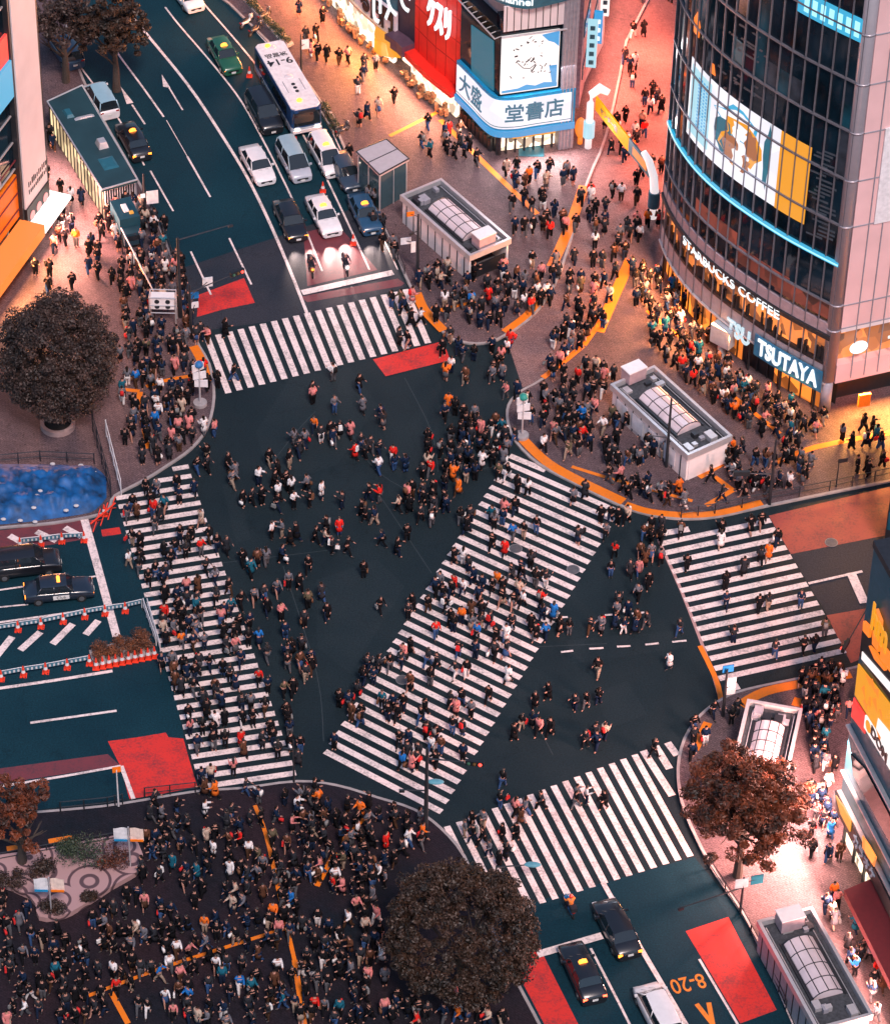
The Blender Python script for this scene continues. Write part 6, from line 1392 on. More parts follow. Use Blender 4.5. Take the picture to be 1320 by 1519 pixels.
b = MB(); b.box((-.5, 0, 2.33), (1.0, .4, .06)); b.cur = 1; b.box((.2, .3, 2.36), (.3, .3, .12)); lpart('roof_fitting', b, [SIGNW, E_YEL], o)

# gate of the shopping street
gp = [G(872, 218, KH), G(968, 322, KH)]; H_G = 5.0
gate = empty('street_gate', gp[0].to_tuple(), 'white curved gate arms holding a slanted yellow street banner', 'gate')
ARCH = emit('arch_glow', (1, .90, .90), .55, base=(.75, .70, .70))  # slight glow put into the arms; the right one stands in shade
gl_, gr_ = G(884, 166, H_G), G(953, 268, H_G)
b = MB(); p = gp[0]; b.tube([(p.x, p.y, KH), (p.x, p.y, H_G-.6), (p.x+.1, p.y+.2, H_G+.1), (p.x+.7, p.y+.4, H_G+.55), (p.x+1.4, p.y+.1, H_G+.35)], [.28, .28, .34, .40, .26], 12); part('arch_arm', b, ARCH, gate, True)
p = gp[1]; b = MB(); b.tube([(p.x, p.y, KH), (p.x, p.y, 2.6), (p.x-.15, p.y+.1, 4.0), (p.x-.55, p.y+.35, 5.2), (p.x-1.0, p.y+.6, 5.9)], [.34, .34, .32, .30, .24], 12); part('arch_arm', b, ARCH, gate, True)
b = MB(); A_, B_ = Vector((gp[0].x+.45, gp[0].y+.1, 0)), Vector((gp[1].x-.45, gp[1].y+.3, 0)); d_ = (B_-A_).normalized(); n_ = Vector((-d_.y, d_.x, 0))*.06
def bnr(t0, t1, z0, z1, o_=0): a_, c_ = A_.lerp(B_, t0), A_.lerp(B_, t1); b.prism([(a_-n_*(1+o_)).xy, (c_-n_*(1+o_)).xy, (c_+n_).xy, (a_+n_).xy], z0, z1)
bnr(0, .62, 3.7, 5.0); bn = part('banner', b, mat('banner_yellow', (.85, .36, .0), .6, spec=.1), gate); b = MB(); bnr(.621, 1, 3.7, 5.0); bd = part('banner', b, TEALP, gate); b = MB(); bnr(.70, .95, 4.0, 4.7, .5); part('banner_panel', b, E_ORA, bd)
b = MB(); vs, fs = text_mesh('センター街', .62, .01, 1.0, .01); m_ = A_.lerp(B_, .26); b.add([(m_.x+d_.x*v.x-n_.x*(1.6+v.z*8), m_.y+d_.y*v.x-n_.y*(1.6+v.z*8), 4.35+v.y) for v in vs], fs); part('banner_lettering', b, METD, bn)
for p in gp: b = MB(); b.tube([(p.x, p.y, 1.2), (p.x, p.y, 2.6)], .46, 14); part('advert_drum', b, E_SCRC if p is gp[0] else TEALP, gate)
p = G(860, 212, KH); b = MB(); b.ball((p.x, p.y, KH+1.5), (.45, .45, .95), 14, 9); b.tube([(p.x, p.y, KH), (p.x, p.y, .8)], .2, 8); single('paper_lantern', b, E_ORA, 'big glowing orange lantern beside the left arm of the street gate', 'lantern', None, True)

# ================================================================== PEOPLE
def skin_mesh(name, joints, edges, sub, root):
    """one continuous surface grown round a skeleton; joints: name -> (x, y, z, radius)"""
    keys = list(joints); me = bpy.data.meshes.new('sk'); me.from_pydata([joints[k][:3] for k in keys], [(keys.index(a_), keys.index(b_)) for a_, b_ in edges], [])
    bm = bmesh.new(); bm.from_mesh(me); bm.verts.ensure_lookup_table(); ly = bm.verts.layers.skin.verify()
    for i, k in enumerate(keys):
        r_ = joints[k][3]; bm.verts[i][ly].radius = r_ if isinstance(r_, tuple) else (r_, r_); bm.verts[i][ly].use_root = (k == root)
    bm.to_mesh(me); bm.free(); o = bpy.data.objects.new('sk', me); COL.objects.link(o); md = o.modifiers.new('s', 'SKIN'); md.use_smooth_shade = True
    if sub: o.modifiers.new('u', 'SUBSURF').levels = sub
    bpy.context.view_layer.update(); dg = bpy.context.evaluated_depsgraph_get(); r_ = bpy.data.meshes.new_from_object(o.evaluated_get(dg)); r_.name = name
    bpy.data.objects.remove(o); bpy.data.meshes.remove(me); return r_
def figure(pose):
    """pose: st stride, sw arm swing, lean, elb elbow bend, seat"""
    st, sw, ln, elb = pose['st'], pose['sw'], pose.get('ln', 0.), pose.get('elb', .25); seat = pose.get('seat', False)
    J = dict(pelvis=(0, 0, .94, .125), spine=(0, .01+ln*.3, 1.12, .115), chest=(0, .02+ln*.7, 1.31, (.15, .115)), neck=(0, .02+ln, 1.47, .055), chin=(0, .05+ln*1.1, 1.545, .082), crown=(0, .035+ln*1.15, 1.665, .082), nose=(0, .145+ln*1.1, 1.59, .014))
    E = [('pelvis', 'spine'), ('spine', 'chest'), ('chest', 'neck'), ('neck', 'chin'), ('chin', 'crown'), ('chin', 'nose')]
    for s_, nm in ((-1, 'L'), (1, 'R')):
        f = s_*st; a_ = -s_*sw
        J['ear'+nm] = (s_*.088, .03+ln*1.1, 1.61, .014); E.append(('chin', 'ear'+nm))
        if seat:
            J['hip'+nm] = (s_*.10, .02, .90, .095); J['knee'+nm] = (s_*.17, .42, .84, .070); J['ank'+nm] = (s_*.17, .30, .42, .045); J['toe'+nm] = (s_*.17, .45, .38, .036)
        else:
            J['hip'+nm] = (s_*.095, f*.06, .86, .095); J['knee'+nm] = (s_*.10, f*.55+(.10 if f < 0 else .03), .50, .066); J['ank'+nm] = (s_*.095, f*1.0, .09+(.07 if f < -.1 else 0), .043); J['toe'+nm] = (s_*.10, f*1.0+.15, .04, .034)
        J['sho'+nm] = (s_*.185, .02+ln*.85, 1.40, .062)
        if seat: J['elb'+nm] = (s_*.30, .20, 1.20, .045); J['wri'+nm] = (s_*.30, .48, 1.10, .032)
        else: J['elb'+nm] = (s_*.245, .0+a_*.5+ln*.6, 1.14, .046); J['wri'+nm] = (s_*.24, a_*1.0+elb*.55+ln*.6, .93+elb*.45, .032)
        w_ = Vector(J['wri'+nm][:3]); d = (w_-Vector(J['elb'+nm][:3])).normalized(); J['palm'+nm] = (*(w_+d*.06), .034); E += [('chest', 'sho'+nm), ('sho'+nm, 'elb'+nm), ('elb'+nm, 'wri'+nm), ('wri'+nm, 'palm'+nm), ('pelvis', 'hip'+nm), ('hip'+nm, 'knee'+nm), ('knee'+nm, 'ank'+nm), ('ank'+nm, 'toe'+nm)]
        sd = Vector((0, 1, 0)); sd = (sd-d*sd.dot(d)).normalized(); inn_ = Vector((-s_, 0, 0))
        for k in range(4):       # four fingers of unequal length, slightly curled, and a thumb from the side of the palm
            q = w_+d*.085+sd*(.030-.020*k); l_ = (.030, .036, .033, .024)[k]; J[f'f{k}{nm}'] = (*q, .0095); J[f'g{k}{nm}'] = (*(q+d*l_+inn_*.008), .0085); J[f'h{k}{nm}'] = (*(q+d*l_*1.7+inn_*.026), .0070); E += [('palm'+nm, f'f{k}{nm}'), (f'f{k}{nm}', f'g{k}{nm}'), (f'g{k}{nm}', f'h{k}{nm}')]
        J['t0'+nm] = (*(w_+d*.045+sd*.042+inn_*.01), .012); J['t1'+nm] = (*(w_+d*.080+sd*.062+inn_*.022), .0095); E += [('palm'+nm, 't0'+nm), ('t0'+nm, 't1'+nm)]
    return J, E
def sub_skel(J, E, keep, grow, over=None):
    ks = [k for k in J if any(k.startswith(p) for p in keep)]; JJ = {}
    for k in ks:
        r_ = J[k][3]; g_ = grow(k) if callable(grow) else grow; JJ[k] = (*J[k][:3], tuple(x+g_ for x in r_) if isinstance(r_, tuple) else r_+g_)
    if over: JJ.update(over)
    return JJ, [(a_, b_) for a_, b_ in E if a_ in JJ and b_ in JJ]
POSES = [dict(n='walk', st=.30, sw=.20, ln=.03), dict(n='walk', st=-.26, sw=-.18, ln=.02, elb=.35), dict(n='walk', st=.20, sw=.12, elb=.5), dict(n='stand', st=.03, sw=.02, elb=.15), dict(n='stand', st=-.05, sw=.0, elb=.75), dict(n='walk', st=.36, sw=.26, ln=.06)]
SKIN = mat('skin', (.42, .21, .16), .6, var=.08, spec=.2); CLOTH = mat('cloth', (1, 1, 1), .9, var=.25, scale=9, objcol=True, spec=.12); HAIRM = mat('hair', (.014, .011, .010), .5); SHOE = mat('shoe', (.02, .02, .022), .5); BAGM = CLOTH
class Fig: pass
def lathe(b, cx, cy, prof, n=10, sq=1.0, ph=0):
    vs = []
    for r_, z, oy in prof:
        for k in range(n): t = 2*math.pi*k/n+ph; vs.append((cx+r_*math.cos(t), cy+oy+r_*sq*math.sin(t), z))
    fs = [(i*n+k, i*n+(k+1) % n, (i+1)*n+(k+1) % n, (i+1)*n+k) for i in range(len(prof)-1) for k in range(n)]; fs += [tuple(range(n))[::-1], tuple((len(prof)-1)*n+k for k in range(n))]; b.add(vs, fs)
FIGS = []
def mkfig(ps, sub):
    F = Fig(); F.pose = ps['n']; J, E = figure(ps)
    F.body = skin_mesh('person', J, E, sub, 'pelvis'); F.body.materials.append(SKIN)
    JJ, EE = sub_skel(J, E, ('pelvis', 'spine', 'chest', 'sho', 'elb', 'wri'), lambda k: .022 if k[:3] != 'wri' else .016); JJ['neckb'] = (J['neck'][0], J['neck'][1]-.005, 1.44, .068); EE.append(('chest', 'neckb')); JJ['pelvis'] = (0, 0, .90, (.165, .14))
    for s_ in 'LR': w_ = Vector(JJ['wri'+s_][:3]).lerp(Vector(JJ['elb'+s_][:3]), .08); JJ['wri'+s_] = (*w_, .045)
    F.jacket = skin_mesh('jacket', JJ, EE, sub, 'pelvis'); F.jacket.materials.append(CLOTH)
    JJ, EE = sub_skel(J, E, ('pelvis', 'hip', 'knee', 'ank'), .020); F.trousers = skin_mesh('trousers', JJ, EE, sub, 'pelvis'); F.trousers.materials.append(CLOTH)
    b = MB(); hx, hy, hz = J['crown'][:3]; cz = 1.625
    b.ball((0, J['chin'][1]-.028, cz), (.098, .112, .112), 12, 8); b.v = [(x, y, max(z, 1.50+ (.09 if y > J['chin'][1]-.0 else 0)) if y < J['chin'][1]+.03 else max(z, 1.66)) for x, y, z in b.v]; F.hair = b.mesh('hair', HAIRM, smooth=True)
    b = MB(); b.ball((0, J['chin'][1]-.035, cz-.01), (.104, .115, .12), 12, 8); b.v = [(x, y, z) if y < J['chin'][1]+.03 else (x, y, max(z, 1.66)) for x, y, z in b.v]; lathe(b, 0, J['chin'][1]-.07, [(.05, 1.22, -.04), (.085, 1.35, -.04), (.095, 1.60, 0)], 8, .6); F.hairl = b.mesh('hair', HAIRM, smooth=True)
    if not ps.get('seat'):
        b = MB(); st = abs(ps['st']); lathe(b, 0, ps.get('ln', 0)*.3, [(.24+.10*st, .52, 0), (.22, .75, 0), (.19, .95, .0), (.17, 1.10, .01), (.185, 1.30, .015), (.14, 1.42, .02)], 12, .8+st*.5); F.coat = b.mesh('long_coat', CLOTH, smooth=True)
        b = MB(); lathe(b, 0, 0, [(.23+.08*st, .48, 0), (.20, .70, 0), (.165, .96, 0)], 12, .85+st*.4); F.skirt = b.mesh('skirt', CLOTH, smooth=True)
    b = MB(); b.box((0, -.20+ps.get('ln', 0)*.5, 1.20), (.30, .16, .42), taper=.82); F.pack = b.mesh('backpack', CLOTH)
    p = J['palmR']; b = MB(); b.box((p[0]+.03, p[1], p[2]-.28), (.13, .34, .26), taper=.9); b.tube([(p[0], p[1]-.1, p[2]-.16), (p[0], p[1], p[2]-.03), (p[0], p[1]+.1, p[2]-.16)], .009, 4); F.bag = b.mesh('shopping_bag', CLOTH)
    F.shoes = []
    for s_ in 'LR': b = MB(); a_, t = Vector(J['ank'+s_][:3]), Vector(J['toe'+s_][:3]); b.ball(((a_+t)/2).to_tuple(), (.055, .15, .055), 8, 5); F.shoes.append(b)
    F.shoe = [q.mesh('shoe', SHOE, smooth=True) for q in F.shoes]
    return F
FIG = [mkfig(ps, 1) for ps in POSES]; FIGLO = [mkfig(ps, 0) for ps in POSES]; RIDE = mkfig(dict(n='ride', st=0, sw=0, ln=.10, seat=True), 1)
TOPS = [('black', (.007, .007, .009), 50), ('charcoal', (.022, .024, .030), 20), ('navy', (.007, .018, .045), 15), ('white', (.70, .66, .66), 7), ('grey', (.12, .12, .14), 8), ('cream', (.45, .34, .27), 3), ('pink', (.60, .20, .19), 5), ('red', (.60, .02, .015), 1.6), ('orange', (.75, .15, .02), 1), ('teal', (.01, .10, .15), 2), ('brown', (.09, .038, .022), 5), ('blue', (.015, .14, .42), 1.3), ('khaki', (.10, .08, .05), 2)]
BOTS = [('black', (.007, .007, .009), 46), ('navy', (.008, .016, .038), 20), ('grey', (.08, .08, .09), 12), ('white', (.62, .58, .58), 3), ('beige', (.30, .22, .17), 5), ('blue', (.03, .07, .17), 9), ('brown', (.06, .03, .018), 4)]
def wpick(r_, L): return r_.choices(L, [q[2] for q in L])[0]

# where the photograph shows people: (phrase, outline in photo points, how many, headings in photo points)
ZN = [
 ('at the top of the left crosswalk', [(180, 745), (285, 715), (312, 800), (200, 825)], 20, [(-20, 40), (20, -40)]),
 ('on the left crosswalk, upper half', [(200, 825), (318, 805), (352, 900), (225, 925)], 34, [(20, 40), (-20, -40)]),
 ('on the left crosswalk, at its middle', [(225, 925), (360, 900), (392, 1000), (255, 1020)], 40, [(20, 40), (-20, -40)]),
 ('on the left crosswalk, lower half', [(258, 1020), (400, 1000), (425, 1085), (280, 1100)], 26, [(20, 40), (-20, -40)]),
 ('at the foot of the left crosswalk', [(285, 1100), (430, 1085), (450, 1150), (305, 1165)], 18, [(20, 40), (-20, -40)]),
 ('on the diagonal crosswalk, near its top', [(755, 690), (905, 755), (870, 815), (715, 745)], 13, [(-30, 40), (30, -40)]),
 ('on the diagonal crosswalk, by the upper manhole', [(710, 750), (865, 820), (825, 890), (660, 840)], 22, [(-30, 40), (30, -40)]),
 ('across the waist of the diagonal crosswalk', [(645, 850), (815, 900), (790, 965), (590, 930)], 42, [(-30, 40), (30, -40)]),
 ('on the diagonal crosswalk, below its waist', [(590, 935), (780, 970), (730, 1060), (535, 1020)], 26, [(-30, 40), (30, -40)]),
 ('on the diagonal crosswalk, near its foot', [(530, 1025), (725, 1065), (665, 1180), (490, 1110)], 36, [(-30, 40), (30, -40)]),
 ('on the right crosswalk, upper part', [(980, 800), (1140, 775), (1180, 850), (1010, 880)], 11, [(10, 40), (-10, -40)]),
 ('on the right crosswalk, lower part', [(1015, 885), (1185, 855), (1245, 960), (1075, 1000)], 12, [(10, 40), (-10, -40)]),
 ('at the left end of the lower crosswalk', [(660, 1225), (760, 1190), (825, 1240), (740, 1290)], 17, [(40, -15), (-40, 15)]),
 ('in the middle of the lower crosswalk', [(765, 1185), (900, 1140), (930, 1220), (830, 1250)], 6, [(40, -15), (-40, 15)]),
 ('at the right end of the lower crosswalk', [(900, 1130), (990, 1105), (1005, 1170), (940, 1200)], 2, [(40, -15), (-40, 15)]),
 ('at the right end of the top crosswalk', [(555, 450), (620, 435), (650, 515), (590, 530)], 10, [(40, -15), (-40, 15)]),
 ('at the left end of the top crosswalk', [(300, 500), (350, 490), (385, 570), (335, 585)], 4, [(40, -15), (-40, 15)]),
 ('on the roadway right of the left corner', [(305, 630), (360, 655), (465, 690), (460, 780), (380, 770), (292, 700)], 26, [(40, 20), (-40, -20)]),
 ('on the roadway right of the left crosswalk', [(355, 840), (400, 830), (455, 990), (430, 1090), (395, 990)], 24, [(15, 40), (-15, -40)]),
 ('in the loose cluster below the top crosswalk', [(440, 560), (540, 565), (560, 640), (490, 700), (420, 700), (430, 640)], 16, [(30, 30), (-30, -30)]),
 ('alone-looking in the middle of the roadway', [(530, 590), (625, 600), (610, 715), (520, 705)], 12, [(30, 20), (-30, -20)]),
 ('in the group on the roadway centre', [(440, 720), (600, 725), (600, 830), (400, 840)], 24, [(40, 5), (-40, -5)]),
 ('in the left stream above the diagonal crosswalk', [(590, 700), (660, 640), (690, 690), (650, 790), (600, 810)], 32, [(-25, 40), (25, -40)]),
 ('in the right stream above the diagonal crosswalk', [(660, 600), (745, 630), (755, 680), (690, 720), (650, 660)], 34, [(-25, 40), (25, -40)]),
 ('left of the waist of the diagonal crosswalk', [(430, 830), (600, 830), (540, 1010), (430, 1050)], 12, [(10, 40), (-10, -40)]),
 ('near the red patch at the crossing mouth', [(650, 500), (760, 510), (750, 570), (660, 580)], 18, [(-25, 40), (25, -40)]),
 ('waiting behind the upper subway entrance', [(625, 405), (700, 400), (745, 440), (735, 490), (680, 500), (655, 470)], 32, [(20, 40), (-20, -40), (40, 0)]),
 ('at the mouth of the shopping street', [(745, 400), (830, 380), (850, 440), (800, 470), (745, 485)], 34, [(20, 40), (-20, -40)]),
 ('in the lower shopping street', [(800, 520), (860, 440), (930, 400), (880, 500), (830, 560)], 30, [(-25, 40), (25, -40)]),
 ('in the middle of the shopping street', [(850, 310), (900, 280), (960, 300), (960, 390), (930, 400), (850, 430)], 34, [(-15, 40), (15, -40)]),
 ('in the upper shopping street', [(905, 120), (985, 110), (975, 290), (905, 270)], 26, [(-10, 40), (10, -40)]),
 ('at the far top of the shopping street', [(930, 0), (995, 0), (985, 110), (915, 110)], 9, [(-10, 40), (10, -40)]),
 ('in front of the bookshop', [(740, 240), (850, 230), (845, 300), (770, 300)], 13, [(0, 40), (30, 20)]),
 ('between the lift kiosk and the bookshop', [(600, 180), (680, 200), (735, 250), (700, 270), (620, 230)], 15, [(30, 20), (-30, -20)]),
 ('right of the upper subway entrance', [(755, 300), (850, 310), (830, 370), (770, 390), (750, 345)], 14, [(10, 40), (-10, -40)]),
 ('on the pavement before the white signed shops', [(430, -5), (500, 30), (590, 120), (600, 170), (530, 190), (470, 110)], 20, [(30, 40), (-30, -40)]),
 ('in the narrow strip between kerb and kiosk', [(500, 205), (525, 225), (600, 400), (585, 390), (540, 300)], 10, [(20, 40), (-20, -40)]),
 ('at the tip of the right hand pavement', [(765, 590), (830, 570), (890, 600), (870, 690), (800, 670)], 42, [(20, 30), (-30, 30)]),
 ('left of the curved subway entrance', [(830, 560), (905, 540), (950, 640), (985, 690), (900, 700), (880, 610)], 34, [(20, 30), (-20, 30)]),
 ('under the shopfront of the glass corner building', [(935, 400), (975, 400), (1060, 500), (1040, 530), (960, 500)], 36, [(30, 40), (-30, -40)]),
 ('between the glass building and its subway entrance', [(960, 505), (1050, 535), (1120, 590), (1110, 640), (1080, 620), (990, 545)], 46, [(30, 40), (-30, -40)]),
 ('near the corner column of the glass building', [(1120, 580), (1215, 625), (1225, 650), (1150, 680), (1110, 650)], 28, [(30, 20), (-30, -20)]),
 ('in front of the yellow lit shop', [(1230, 650), (1320, 630), (1330, 705), (1230, 720)], 15, [(40, -10), (-40, 10)]),
 ('right of the curved subway entrance', [(1085, 670), (1200, 680), (1220, 720), (1060, 755), (1050, 720)], 32, [(30, -10), (-30, 10)]),
 ('on the rim of the right hand pavement', [(880, 705), (1040, 745), (1040, 762), (940, 750)], 15, [(40, 10), (-40, -10)]),
 ('on the roadway left of the right crosswalk', [(900, 765), (975, 790), (1000, 870), (900, 940), (880, 880)], 24, [(-15, 40), (15, -40)]),
 ('on the dashed lines of the roadway', [(800, 930), (1010, 930), (1020, 1040), (820, 1020)], 14, [(-30, 30), (30, -30)]),
 ('on the roadway above the lower crosswalk', [(730, 1060), (900, 1000), (930, 1070), (870, 1140), (700, 1190)], 18, [(-30, 30), (30, -30)]),
 ('by the yellow strip at the right corner', [(1010, 1080), (1060, 1050), (1100, 1045), (1060, 1130), (1020, 1150)], 8, [(10, 30), (-10, -30)]),
 ('on the bright pavement right of the right subway entrance', [(1185, 1010), (1258, 1000), (1240, 1110), (1200, 1110)], 34, [(-5, 40), (5, -40)]),
 ('between the russet tree and the hoarding building', [(1195, 1110), (1238, 1110), (1235, 1290), (1200, 1280)], 26, [(-5, 40), (5, -40)]),
 ('right of the long subway entrance', [(1200, 1310), (1240, 1330), (1325, 1490), (1300, 1519)], 22, [(20, 40), (-20, -40)]),
 ('on the pale pavement by the left edge building', [(60, 150), (95, 200), (150, 320), (80, 410), (50, 330)], 22, [(10, 40), (-10, -40)]),
 ('below the pale wall panel at left', [(20, 400), (80, 330), (170, 340), (160, 420), (60, 440)], 18, [(10, 40), (-10, -40)]),
 ('beside the campaign truck', [(150, 310), (215, 300), (250, 400), (185, 420)], 34, [(10, 40), (-10, -40)]),
 ('around the white framed stand', [(175, 420), (270, 400), (290, 495), (180, 510)], 48, [(10, 40), (-10, -40)]),
 ('right of the big left tree', [(165, 510), (300, 500), (310, 590), (175, 590)], 44, [(10, 40), (-10, -40)]),
 ('on the left corner pavement, by the kerb', [(175, 595), (312, 595), (295, 660), (225, 700), (175, 680)], 42, [(10, 40), (-10, -40)]),
 ('at the back of the square, below the bus lane patch', [(205, 1195), (330, 1180), (380, 1180), (370, 1240), (240, 1250)], 26, [(30, 10), (-30, -10)]),
 ('at the back of the square, below the left crosswalk', [(380, 1180), (500, 1175), (520, 1240), (390, 1240)], 32, [(30, 10), (-30, -10)]),
 ('at the square corner under the diagonal crosswalk', [(505, 1180), (640, 1220), (640, 1270), (520, 1260)], 34, [(30, 10), (-30, -10)]),
 ('in the square just right of the swirl paved bed', [(215, 1250), (330, 1245), (320, 1330), (200, 1340)], 36, [(5, 30), (-20, 10)]),
 ('in the upper middle of the square', [(335, 1245), (450, 1245), (450, 1340), (330, 1335)], 38, [(5, 30), (-20, 10)]),
 ('in the square left of the dome tree top', [(455, 1245), (600, 1270), (570, 1350), (455, 1340)], 50, [(5, 30), (-20, 10)]),
 ('in the square left of the dome tree', [(430, 1345), (565, 1350), (570, 1440), (430, 1440)], 48, [(5, 30), (-20, 10)]),
 ('in the very middle of the square', [(305, 1340), (425, 1345), (425, 1440), (300, 1430)], 34, [(5, 30), (-20, 10)]),
 ('in the square below the swirl paved bed', [(150, 1350), (300, 1345), (295, 1430), (140, 1430)], 38, [(5, 30), (-20, 10)]),
 ('in the square by the left edge', [(0, 1325), (40, 1345), (60, 1375), (140, 1375), (130, 1440), (0, 1440)], 36, [(5, 30), (-20, 10)]),
 ('at the bottom left corner of the square', [(0, 1445), (140, 1440), (150, 1530), (0, 1530)], 38, [(5, 30), (-20, 10)]),
 ('at the bottom of the square, left of the middle', [(145, 1440), (300, 1435), (310, 1530), (150, 1530)], 40, [(5, 30), (-20, 10)]),
 ('at the bottom of the square, right of the middle', [(305, 1440), (450, 1445), (460, 1530), (310, 1530)], 40, [(5, 30), (-20, 10)]),
 ('at the bottom edge beside the dome tree', [(455, 1445), (590, 1450), (700, 1500), (760, 1530), (460, 1530)], 44, [(5, 30), (-20, 10)]),
]
HOLES = [[(600, 290), (650, 262), (755, 350), (755, 378), (700, 408), (600, 318)], [(910, 572), (965, 540), (1082, 641), (1080, 668), (1022, 706), (912, 605)], [(1108, 1038), (1190, 1050), (1165, 1200), (1080, 1190)], [(1125, 1366), (1168, 1325), (1205, 1347), (1295, 1500), (1290, 1530), (1212, 1560), (1125, 1400)],
         [(525, 224), (573, 206), (610, 235), (610, 290), (563, 312), (525, 275)], [(66, 150), (122, 124), (207, 266), (207, 305), (151, 322), (66, 190)], [(160, 330), (190, 318), (216, 385), (190, 392)], [(222, 462), (264, 452), (266, 492), (226, 498)], [(1225, 605), (1240, 600), (1245, 630), (1225, 632)], [(0, 1265), (185, 1240), (215, 1290), (130, 1350), (95, 1368), (50, 1368), (40, 1330), (0, 1300)],
         [(730, 180), (860, 175), (860, 224), (738, 238)], [(618, 100), (690, 170), (700, 195), (610, 120)]]
PEO = []; grid = {}
def ok(p, d):
    gx, gy = int(p.x//1), int(p.y//1)
    for i in (-1, 0, 1):
        for j in (-1, 0, 1):
            for q in grid.get((gx+i, gy+j), ()):
                if (q-p).length < d: return False
    return True
def addp(px, py, zone, hd, look=None):
    z = side_z(px, py)+.01; p = G(px, py, z); grid.setdefault((int(p.x//1), int(p.y//1)), []).append(p); PEO.append(dict(px=px, py=py, p=p, zone=zone, hd=hd, look=look or {}))
# figures the photograph singles out: photo point of the feet, zone phrase, heading, look
for a_ in ((748, 826, 'on the diagonal crosswalk, by the upper manhole', (-20, 40), dict(top='red', bot='red', coat=1)), (707, 950, 'across the waist of the diagonal crosswalk', (-20, 40), dict(top='blue')), (646, 948, 'across the waist of the diagonal crosswalk', (20, 40), dict(top='red')), (737, 872, 'on the diagonal crosswalk, by the upper manhole', (-20, 40), dict(top='orange', bot='beige')),
           (583, 686, 'alone-looking in the middle of the roadway', (-20, 30), dict(top='red', bot='white')), (466, 642, 'in the loose cluster below the top crosswalk', (10, 30), dict(top='orange')), (680, 735, 'in the right stream above the diagonal crosswalk', (-20, 30), dict(top='orange')), (503, 795, 'in the group on the roadway centre', (0, 30), dict(top='red')), (304, 1385, 'in the square below the swirl paved bed', (0, 30), dict(top='orange')),
           (281, 1423, 'in the square below the swirl paved bed', (20, 5), dict(top='pink')), (237, 1458, 'at the bottom of the square, left of the middle', (20, 5), dict(top='blue')), (228, 768, 'at the top of the left crosswalk', (-20, 30), dict(top='red')), (384, 1018, 'on the left crosswalk, at its middle', (10, 30), dict(top='red')), (358, 1108, 'on the left crosswalk, lower half', (10, 30), dict(top='red')), (1139, 832, 'on the right crosswalk, upper part', (5, 40), dict(top='orange', bot='beige', coat=1)),
           (458, 852, 'left of the waist of the diagonal crosswalk', (5, 40), dict(top='black')), (763, 272, 'in front of the bookshop', (0, 30), dict(top='grey', bot='black', coat=1)), (803, 302, 'right of the upper subway entrance', (0, 30), dict(top='black')), (535, 1215, 'at the square corner under the diagonal crosswalk', (-20, 30), dict(top='orange')), (215, 1352, 'in the square just right of the swirl paved bed', (0, 30), dict(top='pink')), (966, 645, 'left of the curved subway entrance', (0, 30), dict(top='red')), (751, 528, 'near the red patch at the crossing mouth', (20, -20), dict(top='white'))):
    addp(*a_)
pr = random.Random(99)
for ph, poly, n, hds in ZN:
    n = int(n*(.64 if 'square' in ph else .88))
    x0, x1 = min(q[0] for q in poly), max(q[0] for q in poly); y0, y1 = min(q[1] for q in poly), max(q[1] for q in poly); k = t = 0
    while k < n and t < n*60:
        t += 1; x, y = pr.uniform(x0, x1), pr.uniform(y0, y1)
        if not inpoly(x, y, poly) or any(inpoly(x, y, h) for h in HOLES): continue
        p = G(x, y)
        if not ok(p, .62): continue
        if noise.noise(Vector((p.x*.35, p.y*.35, 3))) < -.18 and pr.random() < (.6 if 'roadway' not in ph else .15): continue
        addp(x, y, ph, pr.choice(hds)); k += 1
        if pr.random() < .35 and k < n:          # companions side by side
            x2, y2 = x+pr.choice((-1, 1))*pr.uniform(13, 17), y+pr.uniform(-4, 4)
            if ok(G(x2, y2), .5) and not any(inpoly(x2, y2, h) for h in HOLES): addp(x2, y2, ph, PEO[-1]['hd']); k += 1
# how much of each figure the photograph's view leaves visible
occ = np.zeros((1560, 1340), bool)
def disc_occ(cx, cy, rx, ry):
    yy, xx = np.ogrid[:1560, :1340]; occ[((xx-cx)/rx)**2+((yy-cy)/ry)**2 < 1] = True
for d_ in ((82, 530, 80, 96), (683, 1384, 106, 106), (1105, 1196, 85, 75), (26, 1206, 50, 48), (168, 42, 50, 55), (92, 30, 62, 60)): disc_occ(*d_)
for q in sorted(PEO, key=lambda q: -q['py']):
    top = proj((q['p'].x, q['p'].y, q['p'].z+1.72)); h = q['py']-top[1]; x, y = int(q['px']), int(q['py']); w_ = max(3, int(h*.17))
    y0, y1 = max(0, int(top[1])), min(1519, y); x0, x1 = max(0, x-w_), min(1319, x+w_)
    if y1 <= y0 or x1 <= x0: q['vis'] = 0; continue
    s_ = occ[y0:y1, x0:x1]; q['vis'] = int((~s_).sum()); s_[:] = True
PEO.sort(key=lambda q: -q['vis']); NI = 300; IND, REST = PEO[:NI], [q for q in PEO[NI:] if q['vis'] > 0 or pr.random() < .5]
